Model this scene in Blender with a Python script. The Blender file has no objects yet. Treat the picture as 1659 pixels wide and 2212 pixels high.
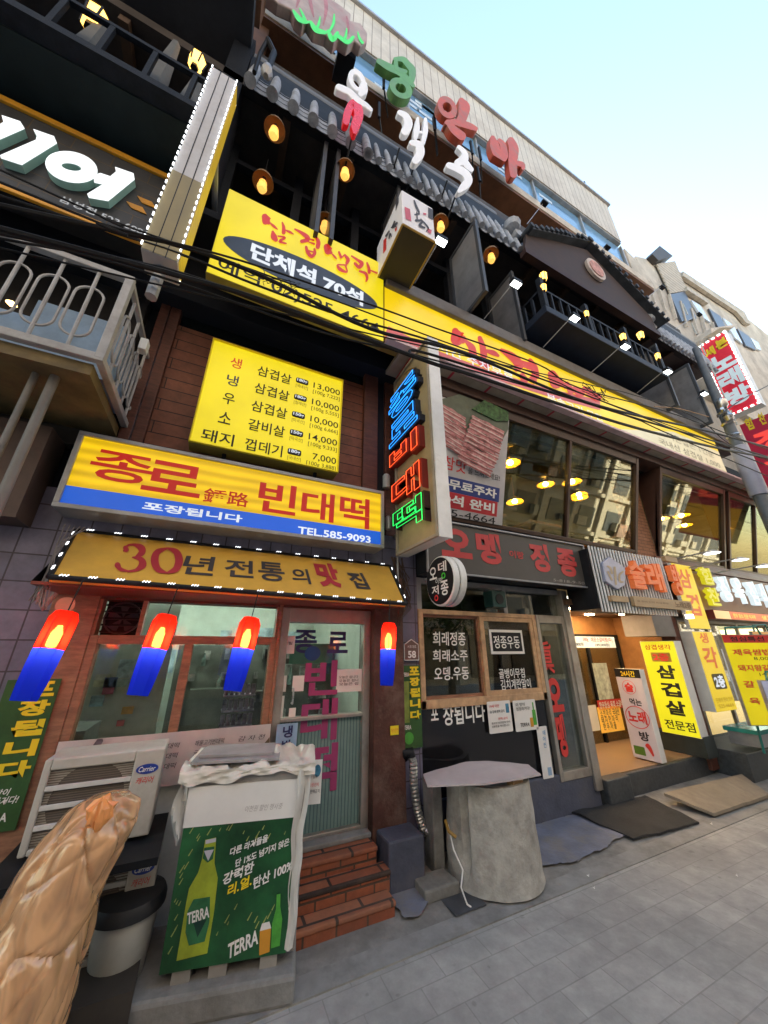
import bpy, bmesh, math, random
from mathutils import Vector, Matrix, noise
random.seed(7)
S = bpy.context.scene
COL = S.collection
R = math.radians

# ------------------------------------------------------------------ camera, sky, sun, exposure
CX, CY, FP = 829.5, 1106.0, 744.0
PITCH, YAW, EYE = R(21.5), R(25.5), 1.75
fh = Vector((math.sin(YAW), math.cos(YAW), 0)); c_right = Vector((math.cos(YAW), -math.sin(YAW), 0)); zu = Vector((0, 0, 1))
c_fwd = fh * math.cos(PITCH) + zu * math.sin(PITCH); c_up = zu * math.cos(PITCH) - fh * math.sin(PITCH)
EYEP = Vector((0, 0, EYE))
cam = bpy.data.cameras.new("camera"); camo = bpy.data.objects.new("camera", cam); COL.objects.link(camo)
cam.sensor_fit = 'HORIZONTAL'; cam.sensor_width = 36; cam.lens = FP / 1659 * 36
cam.clip_start = 0.05; cam.clip_end = 2000
camo.matrix_world = Matrix(((c_right.x, c_up.x, -c_fwd.x, 0), (c_right.y, c_up.y, -c_fwd.y, 0), (c_right.z, c_up.z, -c_fwd.z, EYE), (0, 0, 0, 1)))
S.camera = camo

EXPOSURE = 2.35
SUN_EL, SUN_AZ = 28.0, 38.0          # the sun stands low behind the buildings
w = bpy.data.worlds.new("World"); S.world = w; w.use_nodes = True
nt = w.node_tree; bg = nt.nodes["Background"]; sky = nt.nodes.new("ShaderNodeTexSky")
sky.sky_type = 'NISHITA'; sky.sun_disc = False; sky.sun_elevation = R(SUN_EL); sky.sun_rotation = R(SUN_AZ)
sky.air_density = 1.5; sky.dust_density = 0.5; sky.ozone_density = 1.0
nt.links.new(sky.outputs[0], bg.inputs[0]); bg.inputs[1].default_value = 0.1
sun = bpy.data.lights.new("sun", 'SUN'); sun.energy = 5; sun.angle = R(0.5); sun.color = (1, .93, .82)
suno = bpy.data.objects.new("sun", sun); COL.objects.link(suno)
sd = Vector((math.sin(R(SUN_AZ)) * math.cos(R(SUN_EL)), math.cos(R(SUN_AZ)) * math.cos(R(SUN_EL)), math.sin(R(SUN_EL))))
suno.rotation_euler = sd.to_track_quat('Z', 'Y').to_euler(); suno.location = (0, 30, 40)
vs = S.view_settings; vs.view_transform = 'Standard'; vs.look = 'None'; vs.exposure = EXPOSURE; vs.gamma = 1
LIT = 1 / 2 ** EXPOSURE
S.cycles.max_bounces = 8; S.cycles.transparent_max_bounces = 12; S.cycles.caustics_reflective = False; S.cycles.caustics_refractive = False
S.cycles.sample_clamp_indirect = 4.0

# ------------------------------------------------------------------ measuring: a photo point on a known plane -> metres
ZOOM = dict(d=(0, 0, 1), A=(0, 0, .33333), B=(486, 0, .33333), C=(810, 216, .2604), D=(1106, 324, .33333), E=(0, 486, .293), F=(378, 486, .3255),
            G=(810, 702, .3255), H=(1227, 810, .2604), I=(0, 918, .3255), J=(432, 918, .3255), K=(0, 1242, .3255), L=(486, 1242, .2767),
            M=(810, 1134, .293), N=(1173, 1134, .293), O=(0, 1672, .4557), Q=(594, 1566, .642), R1=(831.66, 745.26, .21983),
            R2=(1404.1, 702.05, .17084), R3=(1404.1, 1161.1, .24416), R4=(540.04, 378.03, .22787), R5=(270.02, 1431.1, .26042),
            R6=(810.06, 567.04, .29297), R7=(0, 1404.1, .21971), R8=(324.02, 1647.1, .21967))
def ray(f, x, y):
    a, b, s = ZOOM[f]
    return c_fwd + c_right * ((a + x * s - CX) / FP) - c_up * ((b + y * s - CY) / FP)
def atY(f, x, y, Y): d = ray(f, x, y); return EYEP + d * (Y / d.y)
def atX(f, x, y, X): d = ray(f, x, y); return EYEP + d * (X / d.x)
def atZ(f, x, y, Z): d = ray(f, x, y); return EYEP + d * ((Z - EYE) / d.z)

class Fr:
    """a flat working frame in the world: origin, x axis, y axis, normal towards the viewer"""
    def __init__(s, o, ax, ay):
        s.o = Vector(o); s.x = Vector(ax).normalized(); n = s.x.cross(Vector(ay)).normalized(); s.n = n; s.y = n.cross(s.x)
    def w(s, x, y, z=0): return s.o + s.x * x + s.y * y + s.n * z
    def loc(s, f, x, y):
        d = ray(f, x, y); p = EYEP + d * ((s.o - EYEP).dot(s.n) / d.dot(s.n)) - s.o
        return p.dot(s.x), p.dot(s.y)
    def box(s, f, x0, y0, x1, y1):
        a = s.loc(f, x0, y0); b = s.loc(f, x1, y1)
        return min(a[0], b[0]), min(a[1], b[1]), max(a[0], b[0]), max(a[1], b[1])
    def off(s, d): return Fr(s.o + s.n * d, s.x, s.y)
def FY(Y): return Fr((0, Y, 0), (1, 0, 0), (0, 0, 1))        # faces the street
def FX(X): return Fr((X, 0, 0), (0, -1, 0), (0, 0, 1))       # faces left along the street
WF = Fr((0, 0, 0), (1, 0, 0), (0, 1, 0))

# ------------------------------------------------------------------ mesh builder
_tc = {}
_fc = bpy.data.curves.new("lettering", 'FONT'); _fc.resolution_u = 3; _fc.bevel_resolution = 1; _fo = bpy.data.objects.new("lettering", _fc)
def text_mesh(s, bold=0.0, shear=0.0, space=1.0, outline=0.0):
    k = (s, bold, shear, space, outline)
    if k not in _tc:
        c = _fc; c.body = s; c.offset = bold; c.shear = shear; c.space_character = space
        c.fill_mode = 'NONE' if outline else 'BOTH'; c.bevel_depth = outline
        m = bpy.data.meshes.new_from_object(_fo)
        vs_ = [v.co.copy() for v in m.vertices]; fs = [list(p.vertices) for p in m.polygons]
        bpy.data.meshes.remove(m)
        _tc[k] = (vs_, fs)
    return _tc[k]

class Mb:
    def __init__(s, fr=WF): s.v = []; s.f = []; s.fr = fr; s.k = 0
    def add(s, vs_, fs):
        n = len(s.v); s.v += [s.fr.w(*v) for v in vs_]; s.f += [[i + n for i in f] for f in fs]; return s
    def box(s, x0, x1, y0, y1, z0, z1):
        return s.add([(x, y, z) for z in (z0, z1) for y in (y0, y1) for x in (x0, x1)],
                     [(0, 2, 3, 1), (4, 5, 7, 6), (0, 1, 5, 4), (1, 3, 7, 5), (3, 2, 6, 7), (2, 0, 4, 6)])
    def quad(s, a, b, c, d): return s.add([a, b, c, d], [(0, 1, 2, 3)])
    def prism(s, pts, z0, z1):
        ar = sum(pts[i][0] * pts[(i + 1) % len(pts)][1] - pts[(i + 1) % len(pts)][0] * pts[i][1] for i in range(len(pts)))
        if ar < 0: pts = pts[::-1]
        n = len(pts)
        if z1 == z0: return s.add([(x, y, z0) for x, y in pts], [list(range(n))])
        return s.add([(x, y, z0) for x, y in pts] + [(x, y, z1) for x, y in pts],
                     [list(range(n))[::-1], list(range(n, 2 * n))] + [(i, (i + 1) % n, n + (i + 1) % n, n + i) for i in range(n)])
    def px(s, f, pts, z0=0, z1=0): return s.prism([s.fr.loc(f, *p) for p in pts], z0, z1)
    def tube(s, pts, r, n=8, cap=True):
        pts = [Vector(p) for p in pts]; m = len(pts); rr = r if isinstance(r, (list, tuple)) else [r] * m
        vs_ = []; fs = []; pu = None
        for i, p in enumerate(pts):
            t = (pts[min(i + 1, m - 1)] - pts[max(i - 1, 0)]).normalized()
            if pu is None:
                pu = t.cross(Vector((0, 0, 1)));
                if pu.length < 1e-3: pu = t.cross(Vector((0, 1, 0)))
            pu = (pu - t * pu.dot(t)).normalized(); q = t.cross(pu)
            for k in range(n):
                a = 2 * math.pi * k / n; vs_.append(tuple(p + (pu * math.cos(a) + q * math.sin(a)) * rr[i]))
        for i in range(m - 1):
            for k in range(n): fs.append((i * n + k, i * n + (k + 1) % n, (i + 1) * n + (k + 1) % n, (i + 1) * n + k))
        if cap: fs += [list(range(n))[::-1], list(range((m - 1) * n, m * n))]
        return s.add(vs_, fs)
    def bar(s, a, b, r, n=8): return s.tube([a, b], r, n)
    def lathe(s, prof, c, n=20, ax=2, squash=1.0, cap=True):
        """profile of (radius, height) turned about an axis through c"""
        vs_ = []; fs = []
        for r_, h in prof:
            for k in range(n):
                a = 2 * math.pi * k / n; u, v_ = r_ * math.cos(a), r_ * math.sin(a) * squash
                p = [0, 0, 0]; p[ax] = h; p[(ax + 1) % 3] = u; p[(ax + 2) % 3] = v_
                vs_.append((c[0] + p[0], c[1] + p[1], c[2] + p[2]))
        for i in range(len(prof) - 1):
            for k in range(n): fs.append((i * n + k, i * n + (k + 1) % n, (i + 1) * n + (k + 1) % n, (i + 1) * n + k))
        if cap: fs += [list(range(n))[::-1], list(range((len(prof) - 1) * n, len(prof) * n))]
        return s.add(vs_, fs)
    def disc(s, cx, cy, rx, ry, z0, z1, n=28, a0=0): return s.prism([(cx + rx * math.cos(a0 + 2 * math.pi * k / n), cy + ry * math.sin(a0 + 2 * math.pi * k / n)) for k in range(n)], z0, z1)
    def rrect(s, x0, y0, x1, y1, r, z0, z1):
        p = []
        for cx, cy, a in ((x1 - r, y1 - r, 0), (x0 + r, y1 - r, 90), (x0 + r, y0 + r, 180), (x1 - r, y0 + r, 270)):
            p += [(cx + r * math.cos(R(a + k * 22.5)), cy + r * math.sin(R(a + k * 22.5))) for k in range(5)]
        return s.prism(p, z0, z1)
    def text(s, t, x0, y0, x1, y1, z=.004, bold=.012, shear=0, ext=0, space=1, outline=0, rot=0):
        vs_, fs = text_mesh(t, bold, shear, space, outline)
        if not vs_: return s
        a0, a1 = min(v.x for v in vs_), max(v.x for v in vs_); b0, b1 = min(v.y for v in vs_), max(v.y for v in vs_)
        sx, sy = (x1 - x0) / max(a1 - a0, 1e-6), (y1 - y0) / max(b1 - b0, 1e-6)
        def tr(v, zz):
            x, y = x0 + (v.x - a0) * sx, y0 + (v.y - b0) * sy
            if rot: cx, cy = (x0 + x1) / 2, (y0 + y1) / 2; dx, dy = x - cx, y - cy; x, y = cx + dx * math.cos(rot) - dy * math.sin(rot), cy + dx * math.sin(rot) + dy * math.cos(rot)
            return (x, y, zz + (v.z * (sx + sy) / 2 if outline else 0))
        s.k += 1; z += s.k * .0002
        front = [tr(v, z + ext) for v in vs_]
        if not ext: return s.add(front, fs)
        n = len(vs_); cnt = {}
        for f in fs:
            for i in range(len(f)): e = (f[i], f[(i + 1) % len(f)]); cnt[e] = 1
        side = [(a, b, b + n, a + n) for (a, b) in cnt if (b, a) not in cnt]
        return s.add(front + [tr(v, z) for v in vs_], fs + [list(q)[::-1] for q in side])
    def textpx(s, t, f, x0, y0, x1, y1, **k):
        a = s.fr.box(f, x0, y0, x1, y1); return s.text(t, *a, **k)
    def brush(s, f, strokes, z=.004, ext=0):
        """calligraphy: each stroke is a list of (photo x, photo y, width)"""
        for st in strokes:
            P = []
            for i in range(len(st) - 1):
                p0, p1, p2, p3 = (st[max(i - 1, 0)], st[i], st[i + 1], st[min(i + 2, len(st) - 1)])
                for k in range(5):
                    t = k / 5
                    P.append(tuple(.5 * (2 * p1[j] + (p2[j] - p0[j]) * t + (2 * p0[j] - 5 * p1[j] + 4 * p2[j] - p3[j]) * t * t + (3 * p1[j] - p0[j] - 3 * p2[j] + p3[j]) * t ** 3) for j in range(3)))
            P.append(st[-1]); s.k += 1; zz = z + s.k * .0006
            Lf, Rt = [], []
            for i, p in enumerate(P):
                a, b = P[max(i - 1, 0)], P[min(i + 1, len(P) - 1)]
                dx, dy = b[0] - a[0], b[1] - a[1]; l = math.hypot(dx, dy) or 1; nx, ny = -dy / l * p[2] / 2, dx / l * p[2] / 2
                Lf.append((p[0] + nx, p[1] + ny)); Rt.append((p[0] - nx, p[1] - ny))
            def capv(p, q, sgn):
                dx, dy = (p[0] - q[0]), (p[1] - q[1]); l = math.hypot(dx, dy) or 1; r_ = p[2] / 2; b0 = math.atan2(dy, dx)
                return [(p[0] + r_ * math.cos(b0 + sgn * R(a)), p[1] + r_ * math.sin(b0 + sgn * R(a))) for a in (-60, -30, 0, 30, 60)]
            n = len(Lf)
            E0 = capv(P[0], P[1], 1); E1 = capv(P[-1], P[-2], 1)
            # order: L0..Ln, end cap, Rn..R0, start cap
            ring = Lf + E1[::-1] + Rt[::-1] + E0[::-1]
            L2 = [s.fr.loc(f, *q) for q in ring]; m = len(L2)
            fs = [(i, i + 1, m - 5 - 2 - i, m - 5 - 1 - i) for i in range(n - 1)]
            fs.append([n - 1] + list(range(n, n + 5)) + [n + 5]); fs.append([m - 6] + list(range(m - 5, m)) + [0])
            ar = sum(L2[i][0] * L2[(i + 1) % m][1] - L2[(i + 1) % m][0] * L2[i][1] for i in range(m))
            if ar < 0: fs = [list(q)[::-1] for q in fs]
            vv = [(x, y, zz + ext) for x, y in L2]
            if ext:
                vv += [(x, y, z) for x, y in L2]; q = [(i, (i + 1) % m, m + (i + 1) % m, m + i) for i in range(m)]
                fs = fs + [list(t)[::-1] if ar > 0 else t for t in q]
            s.add(vv, fs)
        return s
    def wobble(s, amp, sc, seed=0):
        s.v = [v + Vector(noise.noise_vector(v * sc + Vector((seed, seed, seed)))) * amp for v in s.v]; return s

def link(name, mb, mat, parent=None, smooth=False, bevel=0):
    me = bpy.data.meshes.new(name); me.from_pydata([tuple(v) for v in mb.v], [], mb.f); me.update()
    me.materials.append(mat); o = bpy.data.objects.new(name, me); COL.objects.link(o)
    if parent is not None: o.parent = parent
    if smooth:
        for p in me.polygons: p.use_smooth = True
        try: me.set_sharp_from_angle(angle=R(40))
        except Exception: pass
    if bevel:
        b = o.modifiers.new("bevel", 'BEVEL'); b.width = bevel; b.segments = 2; b.limit_method = 'ANGLE'; b.angle_limit = R(50)
    return o

SPLIT = {"timber_post", "jamb_board", "notice", "ceiling_tube", "inner_bulb", "downlight", "inner_bottle", "low_window", "balcony_box", "downpipe", "inner_poster", "rafter", "cheek",
         "shadow_gap", "upper_band", "black_post", "foot", "ridge", "bracket", "window_stripe", "pale_pane", "price_poster", "pink_seal", "red_seal", "inner_wall", "tile_wall", "entrance_wall", "inner_furniture",
         "seam", "office_window", "weight_pill", "end_cheek", "ridge_end_tile", "overhang", "brown_soffit", "sticker", "wood_plate", "face", "clamp"}
def islands(mb):
    """the separate pieces of a mesh, each as a mesh of its own"""
    p = list(range(len(mb.v)))
    def find(i):
        while p[i] != i: p[i] = p[p[i]]; i = p[i]
        return i
    for f in mb.f:
        for i in f[1:]: p[find(i)] = find(f[0])
    g = {}
    for f in mb.f: g.setdefault(find(f[0]), []).append(f)
    out = []
    for fs in g.values():
        ids = sorted({i for f in fs for i in f}); k = {i: j for j, i in enumerate(ids)}; m = Mb(mb.fr); m.v = [mb.v[i] for i in ids]; m.f = [[k[i] for i in f] for f in fs]; out.append(m)
    return out
class Thing:
    """one thing: an empty at its base that parents its parts; part() may hang a sub-part under a part"""
    def __init__(s, name, label, cat, group=None):
        s.root = bpy.data.objects.new(name, None); COL.objects.link(s.root); s.root.empty_display_size = .1
        s.root['label'] = label; s.root['category'] = cat
        if group: s.root['group'] = group
        s.parts = []
    def part(s, name, mb, mat, under=None, smooth=False, bevel=0, label=None):
        o = None
        for m1 in (islands(mb) if name in SPLIT else [mb]):
            o = link(name, m1, mat, under or s.root, smooth, bevel); s.parts.append(o)
            if label: o['label'] = label
        return o
    def done(s, at=None):
        if at is None:
            lo = Vector((1e9,) * 3); hi = Vector((-1e9,) * 3)
            for o in s.parts:
                for v in o.data.vertices:
                    for i in range(3): lo[i] = min(lo[i], v.co[i]); hi[i] = max(hi[i], v.co[i])
            at = Vector(((lo.x + hi.x) / 2, (lo.y + hi.y) / 2, lo.z))
        at = Vector(at); s.root.location = at
        for o in s.parts: o.data.transform(Matrix.Translation(-at))
        return s.root
def single(name, mb, mat, label, cat, group=None, smooth=False, bevel=0):
    o = link(name, mb, mat, None, smooth, bevel); lo = Vector([min(v[i] for v in mb.v) for i in range(3)]); hi = Vector([max(v[i] for v in mb.v) for i in range(3)])
    at = Vector(((lo.x + hi.x) / 2, (lo.y + hi.y) / 2, lo.z)); o.data.transform(Matrix.Translation(-at)); o.location = at
    o['label'] = label; o['category'] = cat
    if group: o['group'] = group
    return o
def structure(name, mb, mat):
    o = link(name, mb, mat); o['kind'] = 'structure'; return o
def copy_tree(root, loc, label, rz=None):
    c = root.copy(); COL.objects.link(c); c.location = loc; c['label'] = label
    if rz is not None: c.rotation_euler.z = rz
    for ch in list(root.children):
        d = ch.copy(); COL.objects.link(d); d.parent = c
        for gch in list(ch.children): e = gch.copy(); COL.objects.link(e); e.parent = d
    return c

# ------------------------------------------------------------------ materials (all procedural)
_mc = {}
def sc3(c, k): return tuple(min(1, max(0, x * k)) for x in c) + (1,)
def mat(name, c, rough=.6, metal=0, var=.15, scale=5, bump=0, bscale=40, dirt=None, damt=.4, dscale=2.2, emit=None, spec=.4, stretch=None):
    if name in _mc: return _mc[name]
    m = bpy.data.materials.new(name); m.use_nodes = True; t = m.node_tree; N = t.nodes; Lk = t.links; b = N["Principled BSDF"]
    tc = N.new("ShaderNodeTexCoord"); src = tc.outputs["Object"]
    if stretch:
        mp = N.new("ShaderNodeMapping"); mp.inputs["Scale"].default_value = stretch; Lk.new(src, mp.inputs[0]); src = mp.outputs[0]
    n1 = N.new("ShaderNodeTexNoise"); n1.inputs["Scale"].default_value = scale; n1.inputs["Detail"].default_value = 6; n1.inputs["Roughness"].default_value = .65; Lk.new(src, n1.inputs["Vector"])
    r1 = N.new("ShaderNodeValToRGB"); r1.color_ramp.elements[0].position = .3; r1.color_ramp.elements[1].position = .7
    r1.color_ramp.elements[0].color = sc3(c, 1 - var); r1.color_ramp.elements[1].color = sc3(c, 1 + var); Lk.new(n1.outputs[0], r1.inputs[0]); out = r1.outputs[0]
    if dirt:
        n2 = N.new("ShaderNodeTexNoise"); n2.inputs["Scale"].default_value = dscale; n2.inputs["Detail"].default_value = 8; n2.inputs["Roughness"].default_value = .7; Lk.new(src, n2.inputs["Vector"])
        r2 = N.new("ShaderNodeValToRGB"); r2.color_ramp.elements[0].position = .48; r2.color_ramp.elements[1].position = .68; Lk.new(n2.outputs[0], r2.inputs[0])
        mu = N.new("ShaderNodeMath"); mu.operation = 'MULTIPLY'; mu.inputs[1].default_value = damt; Lk.new(r2.outputs[0], mu.inputs[0])
        mx = N.new("ShaderNodeMix"); mx.data_type = 'RGBA'; Lk.new(mu.outputs[0], mx.inputs[0]); Lk.new(out, mx.inputs[6]); mx.inputs[7].default_value = (*dirt, 1); out = mx.outputs[2]
    Lk.new(out, b.inputs["Base Color"]); b.inputs["Roughness"].default_value = rough; b.inputs["Metallic"].default_value = metal
    b.inputs["Specular IOR Level"].default_value = spec
    rv = N.new("ShaderNodeMapRange"); rv.inputs[3].default_value = max(0, rough - .12); rv.inputs[4].default_value = min(1, rough + .12); Lk.new(n1.outputs[0], rv.inputs[0]); Lk.new(rv.outputs[0], b.inputs["Roughness"])
    if bump:
        n3 = N.new("ShaderNodeTexNoise"); n3.inputs["Scale"].default_value = bscale; n3.inputs["Detail"].default_value = 4; Lk.new(src, n3.inputs["Vector"])
        bp = N.new("ShaderNodeBump"); bp.inputs["Strength"].default_value = bump; bp.inputs["Distance"].default_value = .02; Lk.new(n3.outputs[0], bp.inputs["Height"]); Lk.new(bp.outputs[0], b.inputs["Normal"])
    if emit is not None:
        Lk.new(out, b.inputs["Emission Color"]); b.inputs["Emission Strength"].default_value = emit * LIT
    _mc[name] = m; return m
def lit_sign(name, c, k, base=.25, bands=0):
    """translucent sign face lit by tubes behind it: soft bands where the tubes run"""
    if name in _mc: return _mc[name]
    m = bpy.data.materials.new(name); m.use_nodes = True; t = m.node_tree; N = t.nodes; Lk = t.links; b = N["Principled BSDF"]
    b.inputs["Base Color"].default_value = sc3(c, base); b.inputs["Roughness"].default_value = .4
    b.inputs["Emission Color"].default_value = (*c, 1)
    tc = N.new("ShaderNodeTexCoord"); n1 = N.new("ShaderNodeTexNoise"); n1.inputs["Scale"].default_value = 1.6; n1.inputs["Detail"].default_value = 7; n1.inputs["Roughness"].default_value = .62; Lk.new(tc.outputs["Object"], n1.inputs["Vector"])
    mr = N.new("ShaderNodeMapRange"); mr.inputs[1].default_value = .3; mr.inputs[2].default_value = .7; mr.inputs[3].default_value = k * LIT * .8; mr.inputs[4].default_value = k * LIT * 1.1; Lk.new(n1.outputs[0], mr.inputs[0]); o = mr.outputs[0]
    if bands:
        wv = N.new("ShaderNodeTexWave"); wv.bands_direction = 'Z'; wv.inputs["Scale"].default_value = bands; wv.inputs["Distortion"].default_value = .6; wv.inputs["Detail"].default_value = 1; Lk.new(tc.outputs["Object"], wv.inputs["Vector"])
        m2 = N.new("ShaderNodeMapRange"); m2.inputs[3].default_value = .72; m2.inputs[4].default_value = 1.18; Lk.new(wv.outputs[1], m2.inputs[0])
        mu = N.new("ShaderNodeMath"); mu.operation = 'MULTIPLY'; Lk.new(o, mu.inputs[0]); Lk.new(m2.outputs[0], mu.inputs[1]); o = mu.outputs[0]
    Lk.new(o, b.inputs["Emission Strength"]); _mc[name] = m; return m
def lamp(name, c, k): return mat(name, c, emit=k, var=.02, rough=.5)
def glass(name, tint=(.75, .82, .8), refl=1.0, rough=.02, base=.04):
    if name in _mc: return _mc[name]
    m = bpy.data.materials.new(name); m.use_nodes = True; t = m.node_tree; N = t.nodes; Lk = t.links; N.remove(N["Principled BSDF"])
    tr = N.new("ShaderNodeBsdfTransparent"); tr.inputs[0].default_value = (*tint, 1); gl = N.new("ShaderNodeBsdfGlossy"); gl.inputs["Roughness"].default_value = rough
    fr = N.new("ShaderNodeFresnel"); fr.inputs[0].default_value = 1.5; mu = N.new("ShaderNodeMath"); mu.operation = 'MULTIPLY_ADD'; mu.inputs[1].default_value = refl; mu.inputs[2].default_value = base
    Lk.new(fr.outputs[0], mu.inputs[0]); mx = N.new("ShaderNodeMixShader"); Lk.new(mu.outputs[0], mx.inputs[0]); Lk.new(tr.outputs[0], mx.inputs[1]); Lk.new(gl.outputs[0], mx.inputs[2])
    Lk.new(mx.outputs[0], N["Material Output"].inputs[0]); _mc[name] = m; return m
def bricky(name, c1, c2, mortar, bw, bh, msize=.01, offset=.5, rough=.6, bump=.3, rot=None, var=.2, spec=.3, dirt=None, damt=.5, dscale=1.1, spots=0):
    """blocks, tiles or boards laid in courses; rot turns the wall plane into the texture's xy plane"""
    if name in _mc: return _mc[name]
    m = bpy.data.materials.new(name); m.use_nodes = True; t = m.node_tree; N = t.nodes; Lk = t.links; b = N["Principled BSDF"]
    tc = N.new("ShaderNodeTexCoord"); mp = N.new("ShaderNodeMapping"); mp.inputs["Rotation"].default_value = rot or (0, 0, 0); Lk.new(tc.outputs["Object"], mp.inputs[0])
    br = N.new("ShaderNodeTexBrick"); br.offset = offset; br.inputs["Scale"].default_value = 1; br.inputs["Brick Width"].default_value = bw; br.inputs["Row Height"].default_value = bh
    br.inputs["Mortar Size"].default_value = msize; br.inputs["Mortar Smooth"].default_value = .3; br.inputs["Color1"].default_value = (*c1, 1); br.inputs["Color2"].default_value = (*c2, 1); br.inputs["Mortar"].default_value = (*mortar, 1)
    Lk.new(mp.outputs[0], br.inputs["Vector"])
    n1 = N.new("ShaderNodeTexNoise"); n1.inputs["Scale"].default_value = 7; n1.inputs["Detail"].default_value = 9; n1.inputs["Roughness"].default_value = .7; Lk.new(tc.outputs["Object"], n1.inputs["Vector"])
    mr = N.new("ShaderNodeMapRange"); mr.inputs[1].default_value = .25; mr.inputs[2].default_value = .75; mr.inputs[3].default_value = 1 - var; mr.inputs[4].default_value = 1 + var; Lk.new(n1.outputs[0], mr.inputs[0])
    mx = N.new("ShaderNodeMix"); mx.data_type = 'RGBA'; mx.blend_type = 'MULTIPLY'; mx.inputs[0].default_value = 1; Lk.new(br.outputs[0], mx.inputs[6]); Lk.new(mr.outputs[0], mx.inputs[7]); out = mx.outputs[2]
    if dirt:
        n2 = N.new("ShaderNodeTexNoise"); n2.inputs["Scale"].default_value = dscale; n2.inputs["Detail"].default_value = 8; n2.inputs["Roughness"].default_value = .7; Lk.new(tc.outputs["Object"], n2.inputs["Vector"])
        r2 = N.new("ShaderNodeValToRGB"); r2.color_ramp.elements[0].position = .45; r2.color_ramp.elements[1].position = .7; Lk.new(n2.outputs[0], r2.inputs[0])
        mu = N.new("ShaderNodeMath"); mu.operation = 'MULTIPLY'; mu.inputs[1].default_value = damt; Lk.new(r2.outputs[0], mu.inputs[0])
        m3 = N.new("ShaderNodeMix"); m3.data_type = 'RGBA'; Lk.new(mu.outputs[0], m3.inputs[0]); Lk.new(out, m3.inputs[6]); m3.inputs[7].default_value = (*dirt, 1); out = m3.outputs[2]
    if spots:
        for k, (sc_, th, cc) in enumerate(((3.2, .055, .45), (1.1, .06, 1.35), (7.0, .05, .6))):
            vo = N.new("ShaderNodeTexVoronoi"); vo.inputs["Scale"].default_value = sc_; vo.inputs["Randomness"].default_value = 1; nz = N.new("ShaderNodeTexNoise"); nz.inputs["Scale"].default_value = 6; va = N.new("ShaderNodeVectorMath"); va.operation = 'MULTIPLY_ADD'; va.inputs[1].default_value = (.12, .12, 0)
            Lk.new(tc.outputs["Object"], nz.inputs["Vector"]); Lk.new(nz.outputs[1], va.inputs[0]); Lk.new(tc.outputs["Object"], va.inputs[2]); Lk.new(va.outputs[0], vo.inputs["Vector"])
            mp2 = N.new("ShaderNodeMapRange"); mp2.inputs[1].default_value = th; mp2.inputs[2].default_value = th + .06; mp2.inputs[3].default_value = spots; mp2.inputs[4].default_value = 0; Lk.new(vo.outputs["Distance"], mp2.inputs[0])
            m4 = N.new("ShaderNodeMix"); m4.data_type = 'RGBA'; m4.blend_type = 'MULTIPLY'; Lk.new(mp2.outputs[0], m4.inputs[0]); Lk.new(out, m4.inputs[6]); m4.inputs[7].default_value = (cc, cc, cc * .98, 1); out = m4.outputs[2]
    Lk.new(out, b.inputs["Base Color"]); b.inputs["Roughness"].default_value = rough; b.inputs["Specular IOR Level"].default_value = spec
    if bump:
        ad = N.new("ShaderNodeMath"); ad.operation = 'MULTIPLY_ADD'; ad.inputs[1].default_value = -1.0; Lk.new(br.outputs["Fac"], ad.inputs[0]); Lk.new(n1.outputs[0], ad.inputs[2])
        bp = N.new("ShaderNodeBump"); bp.inputs["Strength"].default_value = bump; bp.inputs["Distance"].default_value = .01; Lk.new(ad.outputs[0], bp.inputs["Height"]); Lk.new(bp.outputs[0], b.inputs["Normal"])
    _mc[name] = m; return m
WALLROT = (R(90), 0, 0)     # world x,z -> texture x,y

m_black = mat("black_paint", (.012, .013, .016), .5, spec=.2, dirt=(.05, .05, .05), damt=.3)
m_dark = mat("dark_interior", (.02, .022, .028), .8, spec=.15)
m_navywood = mat("black_stained_wood", (.014, .017, .024), .6, spec=.15, var=.4, scale=8, stretch=(1, 1, 6), bump=.2)
m_white = mat("white_plastic", (.72, .72, .7), .4, var=.06, dirt=(.35, .33, .3), damt=.35)
m_paper = mat("white_paper", (.75, .74, .72), .8, var=.05)
m_grey = mat("grey_metal", (.33, .33, .34), .4, metal=.3, var=.15, dirt=(.12, .1, .08), damt=.4)
m_alu = mat("aged_aluminium", (.42, .39, .35), .35, metal=.6, var=.12, dirt=(.16, .12, .08), damt=.5)
m_ink = mat("black_ink", (.015, .015, .017), .6, var=.05)
m_red = mat("red_paint", (.62, .045, .04), .5, var=.1)
m_white_ink = mat("white_ink", (.8, .8, .78), .6, var=.04)
m_yellow_ink = mat("yellow_ink", (.8, .62, .02), .6, var=.05)
m_navy = mat("navy_ink", (.03, .035, .12), .55, var=.1)
m_concrete = mat("old_concrete", (.2, .2, .19), .85, var=.3, scale=6, bump=.5, bscale=25, dirt=(.1, .095, .085), damt=.6)
m_brownwood = mat("red_brown_wood", (.11, .038, .025), .55, var=.35, scale=9, stretch=(1, 1, 5), bump=.2, dirt=(.05, .025, .02), damt=.4)
m_steel = mat("brushed_steel", (.5, .5, .5), .3, metal=.9, var=.1)
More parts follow.
